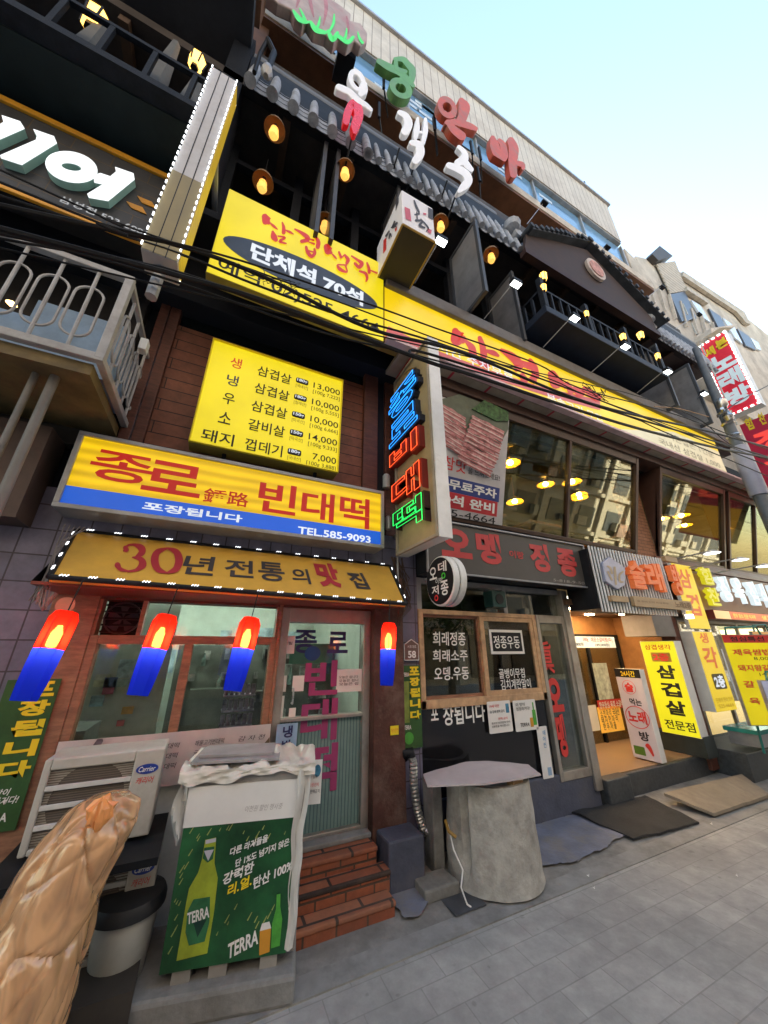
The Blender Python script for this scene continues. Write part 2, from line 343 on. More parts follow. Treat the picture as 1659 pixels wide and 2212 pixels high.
# ------------------------------------------------------------------ ground
m_paver = bricky("grey_paving_blocks", (.315, .312, .3), (.365, .36, .345), (.262, .258, .245), .34, .17, .004, rough=.85, spots=.55, bump=.2, var=.22, dirt=(.17, .17, .168), damt=.8, dscale=1.1)
m_apron = mat("worn_concrete_apron", (.23, .225, .215), .85, var=.3, scale=4, bump=.4, bscale=18, dirt=(.085, .08, .072), damt=.7, dscale=1.6)
m_kerb = mat("kerb_concrete", (.25, .248, .24), .85, var=.22, scale=5, bump=.3, bscale=22, dirt=(.1, .098, .09), damt=.6)
m_bluepaint = mat("worn_blue_floor_paint", (.165, .185, .25), .6, var=.25, scale=5, dirt=(.2, .195, .185), damt=.95, dscale=4.5, bump=.2)
structure("pavement", Mb().quad((-40, -40, 0), (70, -40, 0), (70, 2.58, 0), (-40, 2.58, 0)), m_paver)
structure("kerb_strip", Mb().box(-40, 70, 2.585, 2.735, -.2, .006).wobble(.004, 2), m_kerb)
ap = Mb()
xs = [-6 + .25 * i for i in range(80)]
for i in range(len(xs) - 1):
    for y0, y1, h0, h1 in ((2.715, 2.95, .0, .02), (2.95, 3.2, .02, .035), (3.2, 3.6, .035, .05)):
        ap.quad((xs[i], y0, h0), (xs[i + 1], y0, h0), (xs[i + 1], y1, h1), (xs[i], y1, h1))
ap.wobble(.006, 1.7); structure("concrete_path", ap, m_apron)
patch = Mb(); 
for pts in ([(2.72, 2.9), (3.1, 2.78), (3.75, 2.84), (4.35, 2.95), (4.3, 3.3), (3.7, 3.39), (2.75, 3.39)], [(1.5, 2.84), (1.62, 2.82), (1.78, 2.93), (1.7, 3.1), (1.52, 3.08)]):
    jag = []
    for i in range(len(pts)):
        a, c = Vector((*pts[i], 0)), Vector((*pts[(i + 1) % len(pts)], 0)); n = max(2, int((c - a).length / .03))
        for k in range(n): q = a.lerp(c, k / n); o_ = noise.noise_vector(q * 5) * .03 + noise.noise_vector(q * 40) * .02; jag.append((q.x + o_.x, min(3.39, q.y + o_.y)))
    patch.prism(jag, .05, .052)
def drape(v):
    return Vector((v.x, v.y, v.z - .02 * max(0, 3.2 - v.y) / .4))
patch.v = [drape(v) for v in patch.v]
structure("painted_path", patch, m_bluepaint)

# ------------------------------------------------------------------ the restaurant building
m_tile = bricky("lilac_wall_tile", (.165, .16, .23), (.215, .2, .275), (.07, .06, .075), .2, .2, .006, offset=0, rough=.3, bump=.25, rot=WALLROT, var=.25, dirt=(.07, .06, .06), damt=.5)
m_clad = bricky("dark_red_boarding", (.17, .058, .032), (.21, .072, .04), (.03, .012, .008), 2.4, .13, .006, rough=.5, bump=.4, rot=WALLROT, var=.4, dirt=(.05, .02, .015), damt=.5)
m_siding = bricky("beige_metal_siding", (.52, .48, .42), (.56, .52, .455), (.17, .14, .12), .22, 4.0, .009, offset=0, rough=.6, bump=.3, rot=WALLROT, var=.13, dirt=(.25, .21, .17), damt=.45)
m_beige = mat("beige_render", (.52, .47, .4), .8, var=.15, bump=.2, dirt=(.22, .18, .14), damt=.5)
m_soffit = mat("brown_soffit", (.17, .085, .045), .6, var=.2, dirt=(.08, .045, .03), damt=.5)
m_blueglass = mat("painted_sky_window", (.14, .3, .5), .08, var=.2, scale=.8, spec=.9)  # sky reflection put into the base colour of the upper panes
m_blind = mat("pale_blind", (.5, .6, .7), .5, var=.1)
m_tileroof = mat("grey_roof_tile", (.34, .37, .42), .6, var=.3, scale=9, bump=.3, dirt=(.1, .1, .11), damt=.5)
m_basewall = mat("blue_grey_base_paint", (.075, .085, .125), .6, var=.25, bump=.2, dirt=(.12, .11, .1), damt=.4)
m_clear = glass("shop_glass", (.85, .9, .88), .45, .01, .012)
m_tinted = glass("bay_glass", (.8, .83, .7), .4, .015, .015)
m_barglass = glass("bar_window_glass", (.85, .9, .88), 1.2, .012, .02)
m_winwood = mat("worn_wood_frame", (.3, .15, .09), .5, var=.3, scale=8, stretch=(1, 1, 4), dirt=(.09, .04, .03), damt=.5, bump=.2)
m_palewood = mat("pale_weathered_frame", (.5, .32, .18), .5, var=.3, scale=9, dirt=(.14, .08, .05), damt=.5, bump=.2)
m_doorpanel = bricky("ribbed_teal_glass", (.16, .26, .25), (.18, .285, .27), (.085, .15, .15), .03, 3, .004, offset=0, rough=.25, bump=.4, rot=WALLROT, var=.12)
m_intwall = mat("cream_plaster_inside", (.42, .43, .37), .8, var=.12)
m_intdark = mat("dim_kitchen_wall", (.12, .12, .1), .8, var=.4, scale=3)
m_tube = lamp("fluorescent_tube", (.85, 1, .9), 45)
m_intfloor = mat("indoor_floor", (.14, .12, .1), .5)

bld = Thing("restaurant_building", "tall restaurant building with tiled ground floor, slanted bay windows, black tile-roofed storey, beige top", "building")
WY = 3.4
# ---- ground floor walls
b = Mb(FY(WY))
b.box(-2.4, -1.08, .0, 2.95, -.2, 0); b.box(-1.08, 1.8, 2.45, 2.95, -.2, -.001); b.box(1.8, 2.03, 0, 2.95, -.2, 0)
bld.part("tile_wall", b, m_tile)
b = Mb(FY(WY)); b.box(-1.08, -.8, 0, 2.15, -.16, .02); b.box(.55, .58, .2, 2.15, -.16, .02); bld.part("jamb_board", b, m_winwood, bevel=.006)
b = Mb(FY(WY)); b.box(-1.08, 1.47, 2.1, 2.45, -.16, .012); bld.part("lintel_board", b, m_brownwood)
b = Mb(FY(WY)); b.box(1.47, 1.795, .02, 2.45, -.3, .1); bld.part("door_pillar", b, mat("peeling_brown_paint", (.075, .03, .022), .5, var=.3, scale=6, dirt=(.3, .22, .17), damt=.35, dscale=4, bump=.3), bevel=.008)
b = Mb(FY(WY)); b.box(-.8, .55, 0, .9, -.14, 0); bld.part("counter_wall", b, m_white)
# window of the left shop
b = Mb(FY(WY))
for x0, x1, z0, z1 in ((-.8, -.745, .9, 1.84), (.5, .55, .9, 1.84), (-.745, .5, 1.775, 1.84), (-.745, .5, .9, .95), (-.17, -.105, .95, 1.775)): b.box(x0, x1, z0, z1, -.1, .015)
wf = bld.part("window", b, m_winwood, bevel=.005, label="brown wooden sliding window of the pancake shop")
bld.part("pane", Mb(FY(WY)).box(-.745, .5, .95, 1.775, -.052, -.048), m_clear, wf)
b = Mb(FY(WY))
for x0, x1, z0, z1 in ((-.8, -.78, 1.84, 2.1), (.53, .55, 1.84, 2.1), (-.52, -.49, 1.84, 2.1)): b.box(x0, x1, z0, z1, -.1, .01)
tf = bld.part("transom_window", b, m_winwood)
bld.part("transom_pane", Mb(FY(WY)).box(-.49, .53, 1.84, 2.1, -.052, -.048), m_clear, tf)
b = Mb(FY(WY)); b.box(-.78, -.52, 1.84, 2.1, -.2, -.15)
for q in range(5): b.box(-.78, -.52, 1.86 + q * .05, 1.875 + q * .05, -.14, -.1)
vt = bld.part("vent_opening", b, m_black)
b = Mb(FY(WY - .0)); b.lathe([(.115, 0), (.125, .0), (.125, .03), (.115, .03)], (-.65, 1.97, -.12), 24, cap=False)
for a in range(5): b.add([(-.65, 1.97, -.11), (-.65 + .11 * math.cos(a * 1.257), 1.97 + .11 * math.sin(a * 1.257), -.105), (-.65 + .11 * math.cos(a * 1.257 + .7), 1.97 + .11 * math.sin(a * 1.257 + .7), -.125)], [(0, 1, 2)])
bld.part("fan", b, mat("dark_fan_plastic", (.05, .05, .055), .4), vt)
# door of the left shop
b = Mb(FY(WY)); 
for x0, x1, z0, z1 in ((.58, .65, .2, 2.1), (1.4, 1.47, .2, 2.1), (.65, 1.4, 1.97, 2.1), (.65, 1.4, .24, .36), (.65, 1.4, 1.16, 1.19)): b.box(x0, x1, z0, z1, -.09, .005)
dr = bld.part("shop_door", b, m_alu, bevel=.005, label="glass shop door with teal ribbed lower half and magenta lettering")
bld.part("pane", Mb(FY(WY)).box(.65, 1.4, 1.19, 1.97, -.05, -.045), m_clear, dr)
bld.part("lower_panel", Mb(FY(WY)).box(.65, 1.4, .36, 1.16, -.05, -.042), m_doorpanel, dr)
f = FY(WY); b = Mb(f)
b.textpx("종", 'L', 550, 425, 720, 610, z=-.04, bold=.025); b.textpx("로", 'L', 815, 440, 968, 610, z=-.04, bold=.025)
bld.part("lettering", b, m_navy, dr, label="navy painted letters on the door glass")
b = Mb(f)
for ch, x0, y0, x1, y1 in (("빈", 640, 670, 885, 935), ("대", 612, 980, 880, 1290), ("떡", 605, 1345, 880, 1690)): b.textpx(ch, 'L', x0, y0, x1, y1, z=-.037, bold=.03)
bld.part("lettering", b, mat("magenta_vinyl", (.33, .05, .16), .4, var=.15), dr, label="large magenta letters down the door")
# papers stuck on the door
b = Mb(f)
for x0, y0, x1, y1 in ((460, 475, 545, 615), (885, 740, 1078, 910), (540, 790, 620, 910), (425, 790, 480, 915), (420, 950, 455, 1135), (510, 1045, 555, 1130)):
    q = f.box('L', x0, y0, x1, y1); b.box(q[0], q[2], q[1], q[3], -.043, -.039)
bld.part("notice", b, m_paper, dr)
b = Mb(f)
for k in range(3): q = f.box('L', 900, 790 + k * 27, 1050, 806 + k * 27); b.text("오늘은 쉽니다"[:7 - k], *q, z=-.036, bold=.0)
q = f.box('L', 470, 520, 530, 545); b.text("알림", *q, z=-.036)
bld.part("notice_text", b, m_ink, dr)
q = f.box('L', 635, 555, 750, 670); b = Mb(f); b.disc((q[0] + q[2]) / 2, (q[1] + q[3]) / 2, (q[2] - q[0]) / 2, (q[3] - q[1]) / 2, -.044, -.038); bld.part("sticker", b, mat("blue_sticker", (.02, .07, .2), .3), dr)
b = Mb(f); q = f.box('L', 520, 535, 850, 690); b.box(q[0], q[2], q[1], q[3], -.049, -.046); bld.part("sticker", b, mat("green_sticker", (.06, .2, .13), .4, var=.2), dr)
b = Mb(f); b.bar((.735, 1.3, .03), (.735, 1.42, .03), .008); b.bar((.735, 1.3, -.02), (.735, 1.3, .03), .006); b.bar((.735, 1.42, -.02), (.735, 1.42, .03), .006); bld.part("handle", b, m_steel, dr, smooth=True)
# inside the left shop
b = Mb(); b.box(-1.1, 1.6, 6.2, 6.3, .2, 2.5); b.box(-1.2, -1.1, 3.55, 6.2, .2, 2.5); b.box(1.6, 1.7, 3.55, 6.2, .2, 2.5); bld.part("inner_wall", b, m_intwall)
bld.part("inner_ceiling", Mb().box(-1.2, 1.7, 3.55, 6.3, 2.46, 2.55), m_paper); bld.part("inner_floor", Mb().box(-1.2, 1.7, 3.45, 6.3, .1, .2), m_intfloor)
b = Mb(); 
for x in (-.6, .55):
    for y in (4.3, 5.4): b.box(x - .35, x + .35, y - .04, y + .04, 2.41, 2.45)
bld.part("ceiling_tube", b, m_tube)
b = Mb(); b.box(-.3, 1.58, 4.9, 5.0, .2, 1.78); b.box(-.35, 1.55, 5.9, 6.19, .2, 1.55); b.box(-.1, .45, 4.7, 5.2, .2, 1.32); b.box(-.95, -.75, 3.8, 5.4, .2, 1.15); b.box(.1, .45, 5.6, 5.9, .2, 1.75); bld.part("inner_furniture", b, m_intdark)
b = Mb()
for k in range(26):
    x = random.uniform(-.4, 1.4); y = random.uniform(4.6, 5.8); z = random.choice((1.33, 1.56)); r_ = random.uniform(.02, .05); b.lathe([(r_, 0), (r_, r_ * 3), (r_ * .4, r_ * 4.4), (r_ * .4, r_ * 6)], (x, y, z), 8)
bld.part("inner_bottle", b, mat("bottle_mix", (.12, .16, .14), .2, var=.8, scale=14))
b = Mb()
for x, z, w_, h_ in ((-.95, 1.5, .3, .22), (-.6, 1.42, .2, .3), (-.7, 1.75, .25, .18), (-.25, 1.6, .2, .14), (.15, 1.7, .16, .3), (.6, 1.8, .5, .25), (1.1, 1.6, .3, .4)): b.box(x, x + w_, 6.17, 6.19, z, z + h_)
bld.part("inner_poster", b, mat("faded_posters", (.3, .36, .38), .7, var=.7, scale=3))
bld.part("partition", Mb().box(-1.12, -.32, 4.3, 4.36, .2, 2.3), mat("pale_green_partition", (.36, .4, .35), .7, var=.15))
fq = FY(4.28)
for k, (x0, y0, x1, y1, c) in enumerate(((800, 560, 930, 680, (.32, .45, .48)), (640, 660, 715, 740, (.4, .42, .3)), (700, 680, 770, 745, (.12, .2, .42)), (690, 735, 750, 790, (.42, .12, .2)), (610, 800, 680, 870, (.25, .4, .48)), (815, 875, 880, 920, (.4, .24, .03)), (780, 965, 820, 1000, (.4, .08, .07)), (760, 690, 870, 740, (.3, .42, .4)))):
    q = fq.box('K', x0, y0, x1, y1); bld.part("inner_poster", Mb(fq).box(q[0], q[2], q[1], q[3], 0, .012), mat("wall_note_%d" % k, c, .7, var=.5, scale=9))
b = Mb(); random.seed(12)
for k in range(40):
    x = random.uniform(-.28, 1.5); z = random.choice((.9, 1.15, 1.4, 1.62)); h_ = random.uniform(.06, .16); b.box(x, x + random.uniform(.04, .12), 4.82, 4.89, z, z + h_)
bld.part("kitchen_clutter", b, mat("kitchen_clutter", (.2, .19, .17), .5, var=.9, scale=9))
# shelves of cups and cans just inside the right pane
b = Mb(); random.seed(3)
for k in range(4):
    b.box(.2, .47, 3.72, 3.9, .98 + k * .12, .99 + k * .12)
    for q in range(6): b.lathe([(.019, 0), (.019, .085)], (.22 + q * .046, 3.78, .99 + k * .12), 8)
bld.part("inner_shelf", b, mat("cans_red_blue", (.2, .18, .24), .3, var=.8, scale=11))
# ---- odeng bar front
b = Mb(FY(WY))
for x0, x1, z0, z1 in ((2.03, 2.09, 1.17, 2.15), (3.74, 3.8, 1.17, 2.15), (2.09, 3.74, 2.1, 2.15), (2.03, 3.8, 1.17, 1.25)): b.box(x0, x1, z0, z1, -.1, .02)
of = bld.part("window", b, m_palewood, bevel=.005, label="pale weathered sliding window of the fishcake bar")
b = Mb(FY(WY)); 
for x0, x1, z0, z1 in ((2.09, 2.12, 1.25, 2.1), (2.86, 2.9, 1.25, 2.1), (2.12, 2.86, 1.25, 1.28), (2.12, 2.86, 2.07, 2.1)): b.box(x0, x1, z0, z1, -.07, -.03)
bld.part("sash", b, m_winwood, of)
b = Mb(FY(WY))
for x0, x1, z0, z1 in ((2.88, 2.94, 1.25, 2.1), (3.69, 3.74, 1.25, 2.1), (2.94, 3.69, 1.25, 1.3), (2.94, 3.69, 2.05, 2.1)): b.box(x0, x1, z0, z1, -.028, .01)
bld.part("sash", b, m_palewood, of)
bld.part("pane", Mb(FY(WY)).box(2.12, 2.86, 1.28, 2.07, -.052, -.048), m_barglass, of); bld.part("pane", Mb(FY(WY)).box(2.94, 3.69, 1.3, 2.05, -.012, -.008), m_barglass, of)
b = Mb(f)
for s_, x0, y0, x1, y1 in (("희래정종", 440, 785, 690, 890), ("희래소주", 440, 920, 705, 1005), ("오뎅.우동", 450, 1050, 715, 1140)): b.textpx(s_, 'M', x0, y0, x1, y1, z=-.044, bold=.012, shear=.05)
for s_, x0, y0, x1, y1 in (("골뱅이무침", 912, 1060, 1110, 1125), ("김치계란말이", 925, 1140, 1155, 1205)): b.textpx(s_, 'M', x0, y0, x1, y1, z=-.004, bold=.01)
bld.part("lettering", b, m_white_ink, of, label="white hand lettering on the bar window")
q = f.box('M', 840, 770, 1105, 950); b = Mb(f); b.box(q[0], q[2], q[1], q[3], -.006, .0); bld.part("menu_board", b, m_paper, of)
b = Mb(f); b.box(q[0] + .03, q[2] - .03, q[1] + .03, q[3] - .03, 0, .003); bld.part("board_face", b, m_black, of)
b = Mb(f); b.textpx("정종우동", 'M', 868, 815, 1070, 910, z=.005, bold=.01); bld.part("board_lettering", b, m_white_ink, of)
bld.part("black_panel", Mb(FY(WY)).box(2.03, 3.78, .42, 1.17, -.08, -.01), mat("black_acrylic", (.012, .012, .014), .12, var=.2, spec=.5), bevel=.004)
b = Mb(f)
for s_, x0, y0, x1, y1 in (("포", 412, 1345, 472, 1440), ("장됩니다", 500, 1335, 820, 1450)): b.textpx(s_, 'M', x0, y0, x1, y1, z=-.006, bold=.02)
bld.part("panel_lettering", b, m_white_ink, label="white brush letters on the black panel")
b = Mb(FY(WY)); b.box(2.03, 4.42, 0, .42, -.1, .02); bld.part("base_wall", b, m_basewall, bevel=.01)
b = Mb(FY(WY))
for x0, x1, z0, z1 in ((3.8, 3.85, .35, 2.15), (4.28, 4.33, .35, 2.15), (3.85, 4.28, 2.05, 2.15), (3.85, 4.28, .35, .44)): b.box(x0, x1, z0, z1, -.08, .03)
od = bld.part("bar_door", b, m_alu, bevel=.005, label="narrow glass door of the fishcake bar with red letters")
bld.part("pane", Mb(FY(WY)).box(3.85, 4.28, .44, 2.05, -.02, -.015), m_clear, od)
b = Mb(f)
for ch, x0, y0, x1, y1 in (("眞", 1205, 850, 1335, 1095), ("오", 1255, 1130, 1405, 1375), ("뎅", 1325, 1400, 1440, 1710)): b.textpx(ch, 'M', x0, y0, x1, y1, z=-.009, bold=.05 if ch != "眞" else .015)
bld.part("lettering", b, m_red, od, label="red letters running down the bar door")
b = Mb(FY(WY)); b.box(4.33, 4.45, .2, 2.5, -.14, .05); bld.part("door_post", b, m_alu, bevel=.006)
b = Mb(FY(WY)); b.box(2.03, 4.33, 2.5, 3.3, -.2, 0); bld.part("sign_backing_wall", b, m_black)
b = Mb(FY(WY)); b.box(2.03, 2.09, 2.15, 2.5, -.1, .0); b.box(3.3, 3.36, 2.15, 2.5, -.1, 0); b.box(2.09, 4.33, 2.44, 2.5, -.1, -.002); uf = bld.part("upper_transom", b, m_grey)
bld.part("transom_pane", Mb(FY(WY)).box(2.09, 4.33, 2.15, 2.44, -.06, -.055), m_clear, uf)
# bar inside
b = Mb(); b.box(1.85, 4.4, 5.6, 5.7, .2, 2.6); b.box(1.75, 1.85, 3.55, 5.6, .2, 2.6); bld.part("inner_wall", b, mat("bar_wall", (.07, .08, .06), .7, var=.5, scale=2))
bld.part("inner_ceiling", Mb().box(1.75, 4.4, 3.5, 5.7, 2.55, 2.6), m_intdark); bld.part("inner_wall", Mb().box(4.34, 4.348, 3.5, 5.7, .2, 2.55), m_intdark); bld.part("inner_floor", Mb().box(1.75, 4.4, 3.5, 5.7, .1, .34), m_intfloor)
b = Mb(); b.box(2.2, 3.9, 4.6, 5.0, .34, 1.35); b.box(2.0, 4.1, 5.3, 5.58, .34, 1.7); bld.part("inner_furniture", b, m_intdark)
bulb_w = lamp("small_warm_bulb", (1, .62, .2), 9)
b = Mb()
for x, y in ((2.5, 4.3), (3.3, 4.3), (3.0, 5.1)): b.lathe([(.0, 0), (.03, .015), (.03, .04), (0, .055)], (x, y, 2.2), 10, cap=False)
bld.part("inner_bulb", b, bulb_w)
# ---- stair entrance
m_orange = mat("orange_timber_wall", (.42, .2, .07), .5, var=.2, scale=4, dirt=(.22, .1, .04), damt=.4)
m_granite = mat("dark_granite", (.05, .055, .06), .45, var=.4, scale=24, dirt=(.11, .11, .11), damt=.4)
m_entfloor = mat("entrance_floor_tile", (.3, .2, .12), .35, var=.15)
b = Mb(); b.box(4.45, 7.3, 3.452, 4.6, .0, .285); bld.part("entrance_floor", b, m_entfloor)
b = Mb(); b.box(4.9, 7.0, 3.4, 3.45, 0, .28); b.box(4.46, 4.9, 3.3, 3.449, 0, .3); bld.part("entrance_step", b, m_granite, bevel=.012)
b = Mb(); b.box(4.35, 4.449, 3.55, 4.6, .285, 2.6); b.box(4.45, 7.3, 4.52, 4.6, .285, 2.6); b.box(7.22, 7.3, 3.6, 4.52, .285, 2.3); bld.part("entrance_wall", b, m_orange)
bld.part("sign_plinth", Mb().box(6.62, 6.9, 3.25, 3.9, .287, .55), mat("dark_green_wall", (.03, .04, .04), .5, var=.3)); bld.part("grey_box", Mb().box(6.3, 6.85, 3.32, 3.8, 1.92, 2.25), mat("grey_ceiling_box", (.22, .2, .19), .6))
bld.part("entrance_ceiling", Mb().box(4.35, 7.3, 3.3, 4.6, 2.3, 2.38), mat("brown_ceiling", (.16, .09, .05), .6, var=.2))
b = Mb(); b.box(5.6, 5.65, 4.46, 4.51, .286, 1.98); b.box(6.22, 6.27, 4.46, 4.51, .286, 1.9); b.box(7.1, 7.15, 4.46, 4.51, .286, 1.9); b.box(5.65, 7.15, 4.46, 4.51, 1.9, 1.98); ed = bld.part("inner_door", b, m_black)
bld.part("pane", Mb().box(5.65, 7.1, 4.485, 4.49, .286, 1.9), m_clear, ed)
fe = FY(4.44); b = Mb(fe); pp = ((395, 1290, 595, 1345), ); q = fe.box('N', 395, 1295, 600, 1345); b.box(q[0], q[2], q[1], q[3], 0, .01); bld.part("poster_band", b, m_red)
b = Mb(fe); q = fe.box('N', 395, 1346, 600, 1510); b.box(q[0], q[2], q[1], q[3], 0, .01); bld.part("price_poster", b, mat("orange_poster", (.8, .42, .06), .5, var=.1, emit=.5))  # emission added to this poster to brighten the entrance
b = Mb(fe); b.textpx("소 반 마 리  국내산", 'N', 412, 1362, 560, 1400, z=.014); b.textpx("돼 지 한 마 리", 'N', 420, 1412, 550, 1448, z=.014); b.textpx("한 우 차 돌", 'N', 435, 1462, 540, 1500, z=.014); bld.part("poster_text", b, m_ink)
b = Mb(fe); b.textpx("한우등심 육회 소갈비", 'N', 405, 1305, 590, 1335, z=.014, bold=.02); bld.part("poster_text", b, m_white_ink)
q = fe.box('N', 318, 1330, 412, 1510); b = Mb(fe); b.box(q[0], q[2], q[1], q[3], .02, .03); bld.part("price_poster", b, m_paper)
q = fe.box('N', 360, 1020, 520, 1280); b = Mb(fe); b.box(q[0], q[2], q[1], q[3], 0, .008); bld.part("price_poster", b, mat("food_photo_poster", (.42, .45, .36), .6, var=.5, scale=9, emit=.12))  # faint emission added to the food poster as well
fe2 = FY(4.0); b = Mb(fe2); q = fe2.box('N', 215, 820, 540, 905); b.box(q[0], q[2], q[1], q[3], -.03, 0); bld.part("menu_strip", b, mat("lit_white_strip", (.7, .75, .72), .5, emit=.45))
b = Mb(fe2); b.textpx("6,900원", 'N', 225, 865, 300, 895, z=.004); b.textpx("(49,000원)", 'N', 380, 872, 495, 900, z=.004); bld.part("strip_text", b, m_ink)
b = Mb(fe2); b.textpx("매운소갈비찜(中)", 'N', 348, 828, 512, 870, z=.004); b.textpx("500g", 'N', 290, 830, 335, 862, z=.004); bld.part("strip_text", b, m_red)
b = Mb()
for x, y in ((4.8, 3.6), (5.6, 3.55), (6.4, 3.8), (5.1, 4.2), (6.0, 4.15)): b.lathe([(.07, 0), (.07, .012)], (x, y, 2.285), 14)
bld.part("downlight", b, lamp("warm_downlight", (1, .7, .38), 240))
# ---- right of the entrance
bld.part("corner_post", Mb(FY(3.35)).box(6.85, 7.04, .1, 2.22, -.2, 0), m_brownwood, bevel=.008)
bld.part("granite_plinth", Mb().box(7.06, 14, 3.0, 3.8, 0, .36), m_granite, bevel=.012)
b = Mb(FY(3.7)); b.box(7.32, 7.7, .36, 2.25, -.1, 0); b.box(7.05, 14, 2.25, 3.3, -.1, 0); bld.part("brown_wall", b, mat("copper_brown_panel", (.25, .11, .06), .45, var=.2))
b = Mb(FY(3.3)); b.box(6.9, 14, 3.1, 3.2, -.1, .03); b.box(6.9, 14, 3.2, 3.26, -.1, .0); b.box(6.9, 14, 3.04, 3.1, -.1, .0); bld.part("moulding", b, mat("dark_red_moulding", (.12, .035, .025), .4, var=.2), bevel=.01)
b = Mb(); b.box(7.34, 14, 5.6, 5.7, .36, 2.5); b.box(7.34, 14, 3.85, 5.6, 2.25, 2.29); b.box(7.31, 7.335, 3.85, 5.6, .36, 2.25); bld.part("inner_wall", b, mat("warm_dining_wall", (.5, .35, .18), .7, var=.2))
b = Mb()
for x in (7.8, 8.8, 9.8): b.box(x, x + .5, 4.4, 4.5, 2.2, 2.24)
bld.part("ceiling_tube", b, lamp("warm_tube", (1, .85, .6), 18))
b = Mb(FY(3.66)); 
for x in (7.7, 8.7, 9.9, 11.2): b.box(x, x + .06, .36, 2.25, -.05, 0)
b.box(7.7, 12.5, 2.2, 2.27, -.05, -.001); b.box(7.7, 12.5, 1.3, 1.34, -.05, -.001); gf = bld.part("window", b, m_alu, label="dining room window beside the butcher restaurant sign")
bld.part("pane", Mb(FY(3.66)).box(7.7, 12.5, .36, 2.25, -.03, -.025), m_clear, gf)
# ---- second floor: boarded left part
b = Mb(FY(WY)); b.box(-.83, 1.33, 2.95, 5.0, -.15, -.02); bld.part("timber_cladding", b, m_clad)
b = Mb(FY(WY)); b.box(-1.02, -.935, 2.95, 6.2, -.15, .03); b.box(-.925, -.83, 2.95, 6.2, -.15, .03); b.box(1.33, 1.52, 2.95, 6.2, -.15, .03); b.box(1.64, 1.8, 2.95, 6.2, -.2, 0); bld.part("timber_post", b, m_brownwood, bevel=.006)
b = Mb(FY(WY)); b.box(-.83, 1.33, 5.0, 6.2, -.15, -.05); bld.part("dark_band_window", b, mat("dark_glass", (.01, .014, .015), .1, spec=.6))
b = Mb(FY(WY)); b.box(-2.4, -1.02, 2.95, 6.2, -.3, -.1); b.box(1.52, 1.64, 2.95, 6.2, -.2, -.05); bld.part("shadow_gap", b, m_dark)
# ---- second floor: slanted bay windows
bz0, bz1, by0, by1 = 3.28, 4.95, 3.4, 2.95
bayf = Fr((0, by0, bz0), (1, 0, 0), (0, by1 - by0, bz1 - bz0)); BH = math.hypot(bz1 - bz0, by1 - by0)
m_bayframe = mat("dark_brown_bay_frame", (.06, .03, .022), .4, var=.2)
def bay(x0, x1, mull, lab):
    b = Mb(bayf); b.box(x0, x0 + .07, 0, BH, -.06, .02); b.box(x1 - .07, x1, 0, BH, -.06, .02); b.box(x0 + .07, x1 - .07, BH - .12, BH, -.06, .015); b.box(x0 + .07, x1 - .07, 0, .06, -.06, .015)
    for q in mull: b.box(q, q + .05, .06, BH - .12, -.06, .012)
    wdw = bld.part("bay_window", b, m_bayframe, bevel=.006, label=lab)
    bld.part("pane", Mb(bayf).box(x0 + .07, x1 - .07, .06, BH - .12, -.03, -.025), m_tinted, wdw)
    b = Mb()
    for x in (x0, x1): b.add([(x, by0, bz0), (x, by1 + .06, bz1), (x, by0, bz1)], [(0, 1, 2)])
    bld.part("cheek", b, m_bayframe, wdw)
bay(1.8, 6.52, [4.72], "wide slanted bay window with a meat poster inside"); bay(7.18, 9.6, [], "narrow slanted bay window above the butcher restaurant sign"); bay(9.75, 13.0, [11], "far slanted bay window by the utility pole")
b = Mb(FY(3.42)); b.box(6.5, 7.2, 3.26, 5.1, -.1, 0); bld.part("brick_pillar", b, bricky("brown_brick", (.3, .14, .075), (.37, .175, .1), (.15, .08, .05), .2, .065, .006, rough=.7, rot=WALLROT, var=.25))
b = Mb(); b.box(1.8, 13, 6.6, 6.7, 3.2, 5.1); b.box(1.7, 1.8, 3.5, 6.6, 3.2, 5.1); bld.part("inner_wall", b, mat("olive_dining_wall", (.12, .12, .06), .7, var=.5, scale=1.2))
bld.part("inner_ceiling", Mb().box(1.7, 13, 3.45, 6.7, 5.02, 5.1), mat("olive_dining_ceiling", (.13, .14, .09), .7, var=.3)); bld.part("inner_floor", Mb().box(1.7, 13, 3.45, 6.7, 3.1, 3.2), m_intdark)
b = Mb(); random.seed(5)
for x in (2.6, 4.0, 5.4, 7.8, 9.0): b.box(x - .4, x + .4, 4.2, 5.4, 3.9, 3.95); b.box(x - .05, x + .05, 4.7, 4.9, 3.2, 3.9)
bld.part("inner_furniture", b, m_winwood)
b = Mb(); b.box(3.2, 4.4, 6.56, 6.59, 3.9, 4.5); b.box(5.0, 6.0, 6.56, 6.59, 4.0, 4.6); b.box(7.6, 8.6, 6.56, 6.59, 3.9, 4.5); bld.part("inner_poster", b, mat("menu_posters_inside", (.4, .34, .2), .6, var=.6, scale=4))
pend = []
for f_, x, y, Y_ in (('G', 900, 930, 3.75), ('G', 1135, 1070, 4.3), ('G', 1310, 1055, 3.75), ('G', 1355, 1130, 4.4), ('G', 930, 1185, 4.6), ('G', 1640, 1155, 4.6), ('H', 95, 1000, 4.5), ('H', 450, 1030, 4.7), ('H', 780, 1205, 4.3), ('H', 945, 1180, 3.8), ('H', 970, 1260, 4.2), ('H', 1300, 1285, 4.0)):
    p = atY(f_, x, y, Y_); pend.append((p.x, p.y, min(p.z, 4.85)))
m_psh, m_pb, m_pc = mat("yellow_enamel_shade", (.55, .35, .04), .35), lamp("pendant_bulb_glow", (1, .66, .25), 120), mat("red_cord", (.4, .1, .04), .5)
